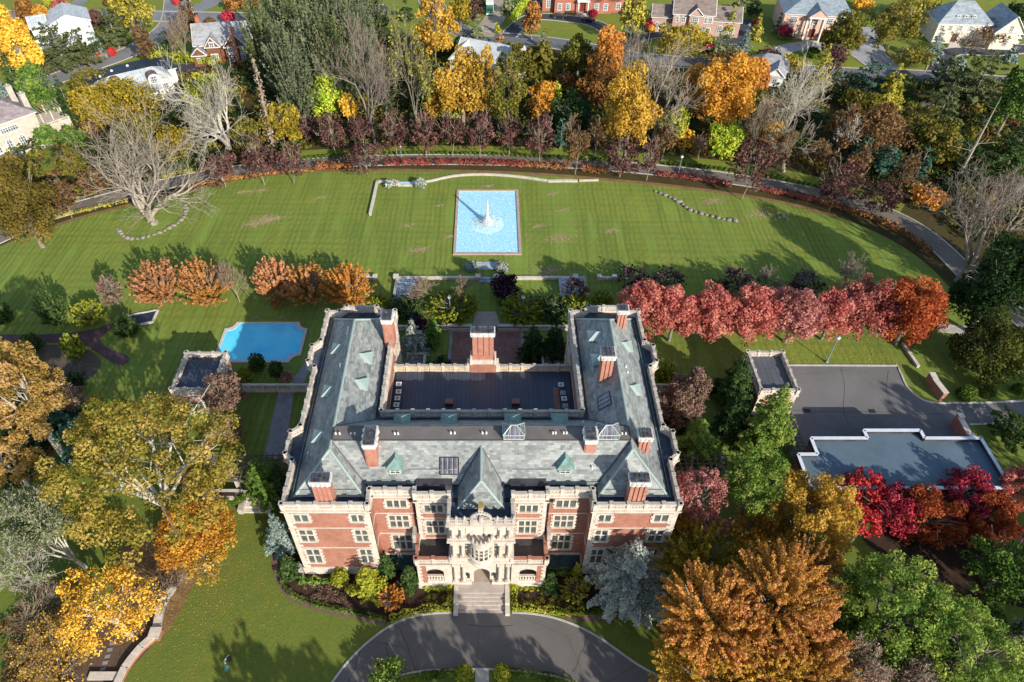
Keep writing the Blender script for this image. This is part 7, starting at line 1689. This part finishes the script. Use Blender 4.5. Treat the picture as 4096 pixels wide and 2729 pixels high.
T('maple', 'amber', 1662, 215, 135, 150, 'great bright orange maple of the wood'); T('maple', 'orange', 1735, 175, 66, 84, 'orange maple crown joined at the right of the great one'); T('maple', 'amber', 1600, 200, 60, 90, 'orange maple crown at the left of the great one'); T('maple', 'ygreen', 1548, 290, 58, 80, 'yellow-green bush under the tall grey bare tree'); T('maple', 'lime', 1662, 322, 84, 76, 'bright green bush below the great orange maple'); T('maple', 'yellow', 1575, 320, 40, 40, 'yellow bush beside the bright green bush'); T('maple', 'gold', 1760, 310, 60, 70, 'dull gold bush left of the bare trees')
T('bare', None, 1820, 225, 145, 180, 'white-stemmed bare tree right of the orange maples', bk='white', depth=6, xy=G(1790, 330), r0=.5, grow=dict(kids=(2, 3), spread=.45)); T('bare', None, 1890, 270, 110, 130, 'bare tree leaning right beside the white-stemmed one', bk='pale', depth=6, r0=.45, xy=G(1800, 395)); T('bare', None, 1940, 310, 60, 80, 'small whitish bare tree near the shaded bend', bk='white'); T('bare', None, 1740, 280, 70, 120, 'slim tan bare trunk below the orange maples', bk='tan')
T('maple', 'olivegold', 1816, 150, 66, 48, 'brown-gold tree beside the small grey-roofed house'); T('conifer', 'larch', 1888, 165, 54, 90, 'feathery yellow larch in front of the pale drive', name='larch_tree'); T('airy', 'plum', 1918, 140, 40, 56, 'thin plum-brown tree on the verge of the oval lawn'); T('airy', 'plum', 1770, 125, 50, 36, 'thin maroon tree beside the small grey-roofed house')
T('pine', 'teal', 2001, 198, 94, 92, 'dark teal pine in the right of the wood'); T('conifer', 'larch', 2046, 210, 90, 96, 'yellow larch in front of the dark teal pine', name='larch_tree'); T('maple', 'brown', 2016, 300, 140, 116, 'big brown-olive tree in the right of the wood'); T('airy', 'brown', 1950, 290, 80, 90, 'brown twiggy tree left of the big brown-olive one'); T('maple', 'olive', 1985, 235, 90, 60, 'dull olive tree under the dark teal pine')
T('spruce', 'blue', 2149, 110, 50, 64, 'blue spruce by the drive of the cream house'); T('spruce', 'blue', 1712, 98, 36, 54, 'blue-grey spruce by the striped lawn of the peach house'); T('conifer', 'larch', 1742, 66, 36, 46, 'bronze-green shrub tree above the blue-grey spruce'); T('conifer', 'ygreen', 1680, 52, 26, 56, 'narrow yellow-green conifer right of the pale brick house'); T('conifer', 'darkgreen', 1733, 14, 40, 44, 'dark green conifers behind the pale brick house'); T('airy', 'sage', 1700, 14, 30, 40, 'grey-green thin tree behind the pale brick house'); T('maple', 'crimson', 1806, 71, 28, 28, 'crimson Japanese maple left of the white portico'); T('spruce', 'sage', 1790, 56, 28, 38, 'grey spruce at the left corner of the peach house'); T('maple', 'olive', 1938, 82, 84, 92, 'grey-olive tree in front of the right part of the peach house'); T('airy', 'larch', 1455, 40, 56, 80, 'yellow-green birch between the brick houses'); T('spruce', 'darkgreen', 1446, 68, 24, 50, 'dark spruce below the yellow-green birch'); T('maple', 'yellow', 1985, 8, 44, 30, 'yellow tree at the top right of the peach house')
T('airy', 'olive', 2060, 60, 110, 100, 'olive twiggy thicket between the pale drive and blue spruce'); T('airy', 'larch', 2120, 22, 110, 50, 'golden-green wood edge left of the cream house'); T('airy', 'olive', 2100, 130, 80, 50, 'brown-green thicket left of the blue spruce'); T('airy', 'brown', 2280, 75, 90, 60, 'thin brown tree in front of the cream house'); T('bare', None, 2230, 95, 70, 60, 'small grey bare tree on the cream house lawn'); T('maple', 'darkgreen', 2335, 35, 50, 50, 'dark tree at the top right corner'); T('airy', 'brown', 1664, 140, 80, 50, 'thin grey-green and brown thicket by the shaded street'); T('pine', 'sage', 1655, 105, 60, 50, 'grey-green pine below the pale brick house')
T('pine', 'pine', 2253, 185, 118, 112, 'large grey-green pine near the right edge'); T('pine', 'pine', 2170, 240, 100, 96, 'grey-olive pine left of the leaning pine'); T('pine', 'pine', 2180, 175, 90, 80, 'olive-brown pine below the blue spruce'); T('maple', 'green', 2345, 210, 80, 140, 'leafy green tree on the right edge'); T('spruce', 'blue', 2210, 140, 36, 30, 'small blue-grey conifer below the cream house'); T('spruce', 'blue', 2330, 120, 36, 50, 'blue-green conifer at the right edge'); T('airy', 'olive', 2110, 285, 100, 90, 'hazy olive tree behind the dark pines')
T('conifer', 'conifer', 2262, 300, 190, 200, 'tall leaning pine with bare white lower trunk', name='pine_tree', H=22, bk='pale', clear=6.0, r0=.45, xy=G(2195, 420), dens=.9, crown=dict(ragged=.3, pw=.6, droop=.1)); T('pine', 'conifer', 2330, 350, 100, 150, 'dense green pine at the right edge below the leafy tree'); T('pine', 'teal', 2040, 378, 100, 76, 'teal-green pine behind the dark plums'); T('pine', 'teal', 2114, 385, 58, 80, 'dark teal pine under the leaning pine'); T('pine', 'teal', 1985, 350, 60, 60, 'sunlit blue-green pine left of the brown-olive tree'); T('pine', 'darkgreen', 2240, 390, 90, 80, 'very dark pine in the shade of the leaning pine'); T('maple', 'olive', 2160, 330, 90, 90, 'dull green tree left of the leaning trunk')
T('airy', 'orange', 2136, 452, 80, 58, 'thin orange-brown tree at the foot of the leaning pine'); T('bare', None, 2235, 500, 300, 250, 'big dark bare tree with many fine branches at the right edge of the lawn', H=24, bk='grey', depth=6, r0=.8, xy=G(2200, 648), grow=dict(kids=(2, 3), leader=6, spread=.55, trunk=.12)); T('bare', None, 2320, 440, 110, 110, 'grey twiggy tree at the right edge above the road', depth=6)
T('maple', 'darkgreen', 2300, 650, 150, 230, 'very tall dark green tree on the right edge beside the lawn', H=24); T('maple', 'darkolive', 2290, 790, 150, 170, 'dark olive tree beneath the very tall one on the right edge', H=13); T('maple', 'darkolive', 2335, 590, 90, 100, 'bronze-green crown above the very tall dark tree'); T('pine', 'conifer', 2325, 985, 100, 80, 'grey-green pine above the garage at the right edge')
# the purple and grey bushes behind the maple rows
gp2 = 'bare purple-grey bushes behind the red maple row'
for k, (x, y, w_, h_) in enumerate([(1448, 640, 84, 64), (1535, 640, 78, 58), (1690, 648, 82, 66), (1855, 652, 76, 54)]): T('plum', 'dusty' if k < 0 else 'purple', x, y, w_, h_, ['purple-grey bush at the left end behind the red maples', 'purple-grey bush second from the left behind the red maples', 'purple-grey bush behind the fourth red maple', 'grey bush behind the middle of the red maple row'][k], group=gp2, bk='grey')
T('twiggy', None, 1765, 645, 70, 58, 'bare pale bush behind the middle red maples', group=gp2); T('twiggy', None, 1955, 625, 62, 80, 'tall thin bare bush behind the right red maples', group=gp2); T('twiggy', None, 1855, 640, 60, 46, 'low bare whitish bush behind the red maples', group=gp2, bk='pale')
T('twiggy', None, 978, 664, 84, 54, 'pale bare crab tree left of the dark purple tree behind the court', bk='tan', tw=.0003); T('twiggy', None, 1066, 662, 70, 50, 'pale bare tree with few branches beside the dark purple tree', bk='tan', tw=.0003); T('shrub', 'purple', 1165, 660, 76, 64, 'dense dark purple tree behind the court'); T('plum', 'plum', 1326, 664, 62, 54, 'dark plum tree by the right marble steps')
rm = 'red maples in the row beyond the parking court'
for x, y, w_, h_, pal, lb in ((1478, 718, 96, 128, 'red', 'first red maple on the left of the row beside the mansion'), (1552, 722, 88, 118, 'red', 'second red maple from the left'), (1640, 718, 98, 118, 'red', 'third red maple from the left'), (1732, 722, 100, 116, 'red', 'fourth red maple from the left'), (1828, 728, 96, 118, 'pink', 'pinkish fifth red maple from the left'), (1912, 726, 88, 108, 'red', 'sixth red maple, smaller and browner'), (2003, 706, 122, 132, 'red', 'largest red maple, seventh in the row'), (2098, 718, 108, 140, 'redorange', 'orange-gold maple ending the red row on the right')):
    T('maple', pal, x, y, w_ * 1.16, h_ * 1.04, lb, group=rm, crown=dict(br=.22, nb=80))
T('maple', 'amber', 2085, 750, 84, 70, 'golden lower crown at the right end of the red maple row')
for x, y, w_, h_, pal, lb in ((361, 652, 116, 112, 'peach', 'peach-orange vase-shaped tree, leftmost of the row by the swimming pool'), (470, 652, 116, 116, 'peachgreen', 'second peach-orange vase-shaped tree from the left'), (627, 644, 92, 100, 'peach', 'pink-orange vase-shaped tree right of the bare sapling'), (705, 658, 106, 100, 'peachgreen', 'brown-orange vase-shaped tree, second from the right of the row'), (798, 658, 116, 106, 'orange', 'orange vase-shaped tree nearest the left marble steps')):
    T('plume', pal, x, y, w_, h_, lb, group='orange vase-shaped trees beyond the swimming pool')
T('bare', None, 545, 645, 66, 96, 'bare sapling between the orange vase-shaped trees', bk='tan', depth=6, xy=G(551, 694), tw=.00025); T('airy', 'rust', 638, 640 + 55, 30, 26, 'small red-brown sapling under the pink-orange tree')
T('yew', 'yew', 1040, 706, 112, 62, 'large sunlit yellow-green yew behind the court', group=hy); T('yew', 'yew', 1200, 712, 100, 56, 'dark yew right of the court gateway', group=hy); T('yew', 'conifer', 1280, 712, 90, 52, 'dark yew between the gateway yew and the right wing', group=hy); T('yew', 'yew', 1330, 698, 70, 56, 'sunlit yew by the rear corner of the right wing', group=hy); T('yew', 'conifer', 930, 712, 80, 54, 'dark yew at the rear corner of the left wing', group=hy); T('yew', 'yew', 872, 696, 48, 36, 'small sunlit yew behind the left wing chimney', group=hy); T('yew', 'yew', 1385, 690, 46, 44, 'small yew behind the right wing parapet', group=hy); T('airy', 'purple', 962, 745, 52, 42, 'small plum shrub behind the silver spruce')
for k in range(2): pass
hedge(GP([(900, 696), (1000, 697), (1085, 698)], GZ), 2.0, 1.3, 'darkgreen', 'dark clipped hedge along the lawn left of the court path', .32); hedge(GP([(1145, 698), (1240, 697), (1330, 696)], GZ), 2.0, 1.3, 'darkgreen', 'dark clipped hedge along the lawn right of the court path', .32)
T('spruce', 'silver', 950, 776, 68, 84, 'silver spruce in the court beside the left wing'); T('conifer', 'green', 994, 764, 48, 70, 'bright green conifer next to the silver spruce'); T('conifer', 'darkgreen', 1225, 790, 70, 84, 'dark conifer in the right of the court'); T('conifer', 'darkgreen', 1275, 786, 64, 80, 'dark conifer nearest the right wing in the court'); T('shrub', 'darkgreen', 1010, 838, 60, 24, 'low dark bush behind the left of the rear roof'); T('shrub', 'darkgreen', 1205, 838, 50, 24, 'low dark bush behind the right of the rear roof')
# left garden
for x, y, w_, h_, pal, lb, sp in ((118, 712, 66, 84, 'conifer', 'tall dark yew on the left lawn beside the purple path', 'yew'), (202, 720, 70, 66, 'yew', 'rounded green yew right of the tall dark yew', 'yew'), (256, 672, 52, 74, 'dusty', 'dusty purple-brown bush below the long tree shadow', 'plum'), (72, 790, 44, 52, 'conifer', 'small dark yew over the purple path on the left', 'yew'), (168, 798, 48, 60, 'yew', 'narrow green yew standing on the purple path', 'yew'), (290, 752, 50, 62, 'conifer', 'dark green yew beside the dark lawn basin', 'yew'), (6, 722, 40, 56, 'conifer', 'dark yew cut by the left edge', 'yew'), (172, 878, 60, 50, 'darkgreen', 'dark round bush above the sycamore', 'shrub'), (590, 835, 34, 46, 'conifer', 'thin upright yew by the swimming pool, left one', 'yew'), (635, 850, 32, 44, 'conifer', 'thin upright yew by the swimming pool, right one', 'yew'), (560, 862, 40, 26, 'yew', 'low yellow-green bush against the left pavilion', 'yew'), (660, 868, 26, 34, 'pink', 'tiny pink-brown shrub on the balustrade left of the mansion', 'plum')):
    T(sp, pal, x, y, w_, h_, lb)
T('maple', 'tan', 45, 905, 180, 220, 'large tan-orange sycamore at the left edge', H=25, bk='white', crown=dict(br=.17, nb=110, gap=.2), name='sycamore_tree', dens=1.2); T('maple', 'tan', 20, 1060, 120, 140, 'brown-orange lower crown at the left edge', bk='white', crown=dict(br=.2, nb=60, gap=.2))
T('maple', 'sycamore', 330, 1080, 400, 370, 'huge yellow-olive sycamore in front of the left pavilion', H=27, bk='white', r0=.5, crown=dict(br=.105, nb=200, gap=.5, zlo=-.5), name='sycamore_tree', dens=.95, leafk=1.15)
T('pine', 'teal', 110, 960, 120, 110, 'blue-green conifer behind the large tan sycamore'); T('pine', 'teal', 190, 1010, 130, 110, 'blue-green conifer in the gap of the sycamores'); T('airy', 'dusty', 155, 920, 70, 70, 'brown thin tree behind the sycamores'); T('maple', 'green', 68, 1060, 30, 60, 'small bright green bush in the shade at the left')
T('airy', 'dusty', 512, 908, 88, 110, 'dusty red-brown tree against the left pavilion', bk='grey', lv=1); T('airy', 'dusty', 528, 985, 60, 70, 'brown lower tree between pavilion and lawn')
T('maple', 'amber', 440, 1225, 170, 170, 'orange-gold maple below the sycamore', crown=dict(br=.2, nb=90)); T('maple', 'gold', 470, 1290, 110, 90, 'tan-gold branch crown hanging over the front lawn', crown=dict(br=.18, nb=60, gap=.2), H=7)
T('bare', 'sage', 130, 1225, 225, 190, 'grey-green lichened tree at the lower left', bk='white', H=17, lv=3, r0=.3, grow=dict(leader=5)); T('bare', None, 40, 1290, 150, 190, 'pale grey bare tree at the left edge', bk='white', depth=6, H=14, tw=.0003); T('bare', None, 70, 1190, 110, 110, 'fine twiggy grey treetop at the left above the lichened tree', bk='grey', depth=6, H=12)
T('twiggy', None, 300, 1300, 150, 170, 'brown leafless bush beside the stone-coped retaining wall', bk='tan', depth=6, H=6.5, xy=G(385, 1385), r0=.2, tw=.0004); T('twiggy', None, 375, 1330, 130, 130, 'finer brown bare bush behind the leaf-strewn soil', bk='brown', depth=6, H=5, tw=.0003)
T('maple', 'yellow', 248, 1400, 205, 150, 'brilliant golden-yellow maple at the lower left', H=10.5, bk='white', crown=dict(br=.15, nb=130, gap=.15), leafk=.85); T('airy', 'yellow', 170, 1340, 70, 50, 'small yellow branch crown at the upper left of the brilliant maple', H=8)
T('twiggy', None, 60, 1400, 170, 150, 'tangle of brown bare branches at the lower left edge', bk='tan', depth=6, H=8, tw=.00035); T('twiggy', 'gold', 110, 1490, 200, 150, 'brown bush with scattered yellow leaves in the bottom left corner', bk='tan', depth=6, H=7, lv=.7, tw=.00035); T('airy', 'gold', 130, 1530, 150, 90, 'thin yellow-leaved bush at the bottom left', H=5, dens=.3)
# round the mansion
T('spruce', 'blue', 640, 1226, 78, 104, 'blue spruce at the left front corner of the mansion', H=8.5); T('conifer', 'conifer', 663, 1303, 54, 70, 'dark green cone shrub at the left front corner'); T('conifer', 'ygreen', 842, 1338, 80, 96, 'yellow-green cypress in the left front bed', crown=dict(ragged=.3)); T('conifer', 'conifer', 886, 1300, 50, 72, 'dark green cone between the yellow cypress and the loggia'); T('conifer', 'conifer', 941, 1328, 50, 76, 'dark green cone beside the left loggia'); T('conifer', 'conifer', 1266, 1340, 38, 64, 'dark green cone beside the right loggia'); T('conifer', 'ygreen', 1326, 1312, 22, 36, 'small yellow-green cone in the right front bed')
T('yew', 'orange', 896, 1372, 62, 48, 'orange ornamental shrub in the left front bed', dens=.8); T('yew', 'larch', 1323, 1356, 62, 52, 'golden ornamental shrub in the right front bed', dens=.8); T('spruce', 'silver', 1447, 1318, 170, 190, 'large silver-blue cedar at the right front of the mansion', H=13.5, leafk=.8, dens=.6, crown=dict(ragged=.34, droop=.12, pw=.8, per_tier=12, tier=.55)); 
T('conifer', 'green', 602, 1108, 84, 124, 'bright green cypress left of the mansion', crown=dict(ragged=.3)); T('conifer', 'darkgreen', 645, 1110, 54, 100, 'dark cypress tucked beside the left wall of the mansion')
T('maple', 'freshgreen', 892, 1552, 84, 62, 'light green bush at the bottom edge on the drive island', H=3.5)
T('yew', 'yew', 1530, 860, 50, 60, 'yellow-green yew beside the right wing'); T('twiggy', 'dusty', 1582, 905, 136, 118, 'dusty pink-brown tree right of the mansion', lv=14, bk='tan', depth=6, tw=.0003); T('conifer', 'freshgreen', 1600, 1012, 104, 116, 'bright green cypress right of the mansion', crown=dict(ragged=.3)); T('conifer', 'conifer', 1690, 880, 92, 132, 'dark green conifer left of the right pavilion'); T('conifer', 'freshgreen', 1768, 975, 124, 186, 'tall sunlit green conifer in front of the right pavilion', crown=dict(ragged=.28)); T('conifer', 'darkgreen', 1690, 960, 90, 120, 'dark conifer in the shade left of the tall sunlit one'); T('conifer', 'darkgreen', 1560, 960, 50, 90, 'dark shrub conifer between mansion and bright cypress')
T('maple', 'pink', 1612, 1130, 112, 110, 'pink-red maple beside the right wall of the mansion', H=15, crown=dict(br=.17, nb=90, gap=.2)); T('maple', 'pink', 1625, 1195, 96, 70, 'lower pink crown beneath the pink-red maple', crown=dict(br=.17, nb=60, gap=.2), H=10); T('airy', 'rust', 1565, 1210, 60, 80, 'rusty thin tree in the shade beside the mansion')
T('maple', 'freshgreen', 1738, 1100, 140, 150, 'rounded fresh green tree between pink and gold maples', H=17, crown=dict(br=.18, nb=90)); T('maple', 'goldorange', 1868, 1185, 200, 280, 'tall golden maple below the garage roof', crown=dict(br=.14, nb=170), H=17); T('maple', 'goldorange', 1745, 1220, 120, 104, 'yellow-gold lower crown at the left of the tall golden maple', crown=dict(br=.18, nb=70))
T('plume', 'zelk', 1800, 1360, 240, 190, 'pink-tipped zelkova at the top of the big orange foreground group', H=18, crown=dict(ns=210), r0=.4)
T('plume', 'zelk', 1640, 1415, 250, 190, 'orange-gold zelkova at the left of the big foreground group', H=17, crown=dict(ns=210), r0=.4)
T('plume', 'peachgreen', 1725, 1445, 220, 190, 'amber zelkova in the middle of the foreground group', H=16, crown=dict(ns=190), r0=.4); T('plume', 'peachgreen', 1850, 1455, 200, 170, 'pinkish zelkova right of the middle of the foreground group', H=15, crown=dict(ns=170), r0=.4); T('plume', 'goldrust', 1770, 1540, 200, 150, 'golden-green zelkova low in the middle of the foreground group', H=14, crown=dict(ns=160)); T('plume', 'goldrust', 1640, 1540, 280, 190, 'golden zelkova at the bottom edge of the foreground group', H=14, crown=dict(ns=220)); T('plume', 'amberrust', 1850, 1550, 240, 180, 'amber zelkova at the bottom edge beside the golden one', H=14, crown=dict(ns=200)); T('plume', 'olivegold', 1620, 1290, 220, 140, 'olive-brown zelkova behind the big orange group', H=12); T('plume', 'rust', 1850, 1310, 180, 120, 'amber-brown zelkova crown right of the olive-brown one', H=14)
for x, y, w_, h_, pal, lb in ((1990, 1125, 90, 100, 'scarlet', 'crimson maple at the lower left corner of the garage roof'), (2060, 1160, 90, 110, 'crimson', 'dark crimson maple second along the garage'), (2140, 1165, 120, 130, 'redorange', 'rust-red maple in the middle of the garage side'), (2225, 1120, 110, 120, 'crimson', 'vivid crimson maple fourth along the garage'), (2300, 1150, 110, 150, 'redorange', 'rusty red maple fifth along the garage'), (2350, 1110, 80, 100, 'red', 'dark red maple at the right edge of the garage'), (1985, 1195, 60, 60, 'scarlet', 'low scarlet branches below the crimson maple')):
    T('maple', pal, x, y + 8, w_ * 1.22, h_ * 1.15, lb, crown=dict(br=.18, nb=85, gap=.25, zlo=-.4), group='crimson and rust maples below the garage', H=8)
T('maple', 'freshgreen', 2055, 1400, 240, 230, 'large yellow-tipped green tree at the lower right', crown=dict(br=.14, nb=170, gap=.15), H=17); T('maple', 'freshgreen', 2225, 1490, 220, 200, 'second green tree right of the large yellow-tipped one', crown=dict(br=.14, nb=140, gap=.15), H=16); T('maple', 'green', 2310, 1310, 160, 150, 'dark green tree at the lower right edge', crown=dict(br=.17, nb=80)); T('maple', 'darkgreen', 2120, 1520, 160, 140, 'dark green tree in the gap at the bottom right', H=10); T('maple', 'sage', 2340, 1470, 70, 130, 'grey-green tree on the lower right edge')
T('maple', 'green', 1960, 1440, 100, 110, 'dark green tree between the orange zelkova and green trees', H=11)
for x, y, w_, h_, lb in ((1982, 1515, 90, 100, 'pale dry-leaved small tree at the bottom right, left of three'), (2090, 1545, 110, 90, 'pale bare small tree at the bottom right, middle of three'), (1935, 1555, 80, 60, 'pale straw-coloured bush at the bottom edge'), (2190, 1562, 80, 60, 'pale bare small tree at the bottom right, right of three')):
    T('bare', 'dusty', x, y + 28, w_, h_, lb, bk='white', depth=6, H=12.5, r0=.16, lv=.8, tw=.0003, group='pale dry small trees at the bottom right')
# tall trees standing in front of the view, known by the shadows they throw on the drive
for k, (x, y, H_, R_) in enumerate([(-8 + 9.5 * i_, (2, -3, 4)[i_ % 3], 22 + (i_ * 5) % 4, 6) for i_ in range(8)] + [(0 + 10 * i_, -16 + (i_ * 7) % 5, 27, 6.5) for i_ in range(7)] + [(-1, 12, 14, 3.2), (9, 14, 12.5, 3), (20, 12, 15, 3.8), (31, 13, 15, 4)]):
    seed = 5000 + k; rng = np.random.default_rng(seed); root = empty('oak_tree', (x, y, GZ), 'oak tree on the near side of the drive whose shadow falls on the asphalt', 'tree', 'oak trees on the near side of the drive')
    Q, v = crown_round(rng, R_, H_ * .38, .6, .8, br=.2, nb=70, gap=.3); mk('crown', fast_mesh('crown', Q, 4, LM('olivegold'), v), root, (0, 0, H_ * .62)); mk('trunk', fast_mesh('trunk', tubes(np.array([(0, 0, 0, 0, 0, H_ * .6, .45, .25)]), 7), 4, bark('brown')), root)
for k, (x, y, H_, R_) in enumerate([(86, 24, 25, 6.5), (97, 36, 26, 7), (108, 50, 26, 7), (90, 10, 24, 6.5), (104, 18, 25, 7), (118, 66, 27, 7), (112, 84, 27, 7), (78, 8, 22, 6)]):
    rng = np.random.default_rng(7000 + k); root = empty('oak_tree', (x, y, GZ), 'oak tree beyond the right edge whose long shadow falls on court and lawn', 'tree', 'oak trees beyond the right edge')
    Q, v = crown_round(rng, R_, H_ * .38, .6, .8, br=.2, nb=60, gap=.3); mk('crown', fast_mesh('crown', Q, 4, LM('rust'), v), root, (0, 0, H_ * .62)); mk('trunk', fast_mesh('trunk', tubes(np.array([(0, 0, 0, 0, 0, H_ * .6, .45, .25)]), 7), 4, bark('brown')), root)
_l = {}
for o in bpy.data.objects:
    if o.parent is None and 'label' in o:
        if len(o['label'].split()) > 16: print('LONG', o['label'])
        _l.setdefault(o['label'], []).append(o)
for k, v in _l.items():
    if len(v) > 1 and 'group' not in v[0]: print('DUP', k)
print('objects', len(bpy.data.objects), 'build seconds', round(time.time() - T0, 1))
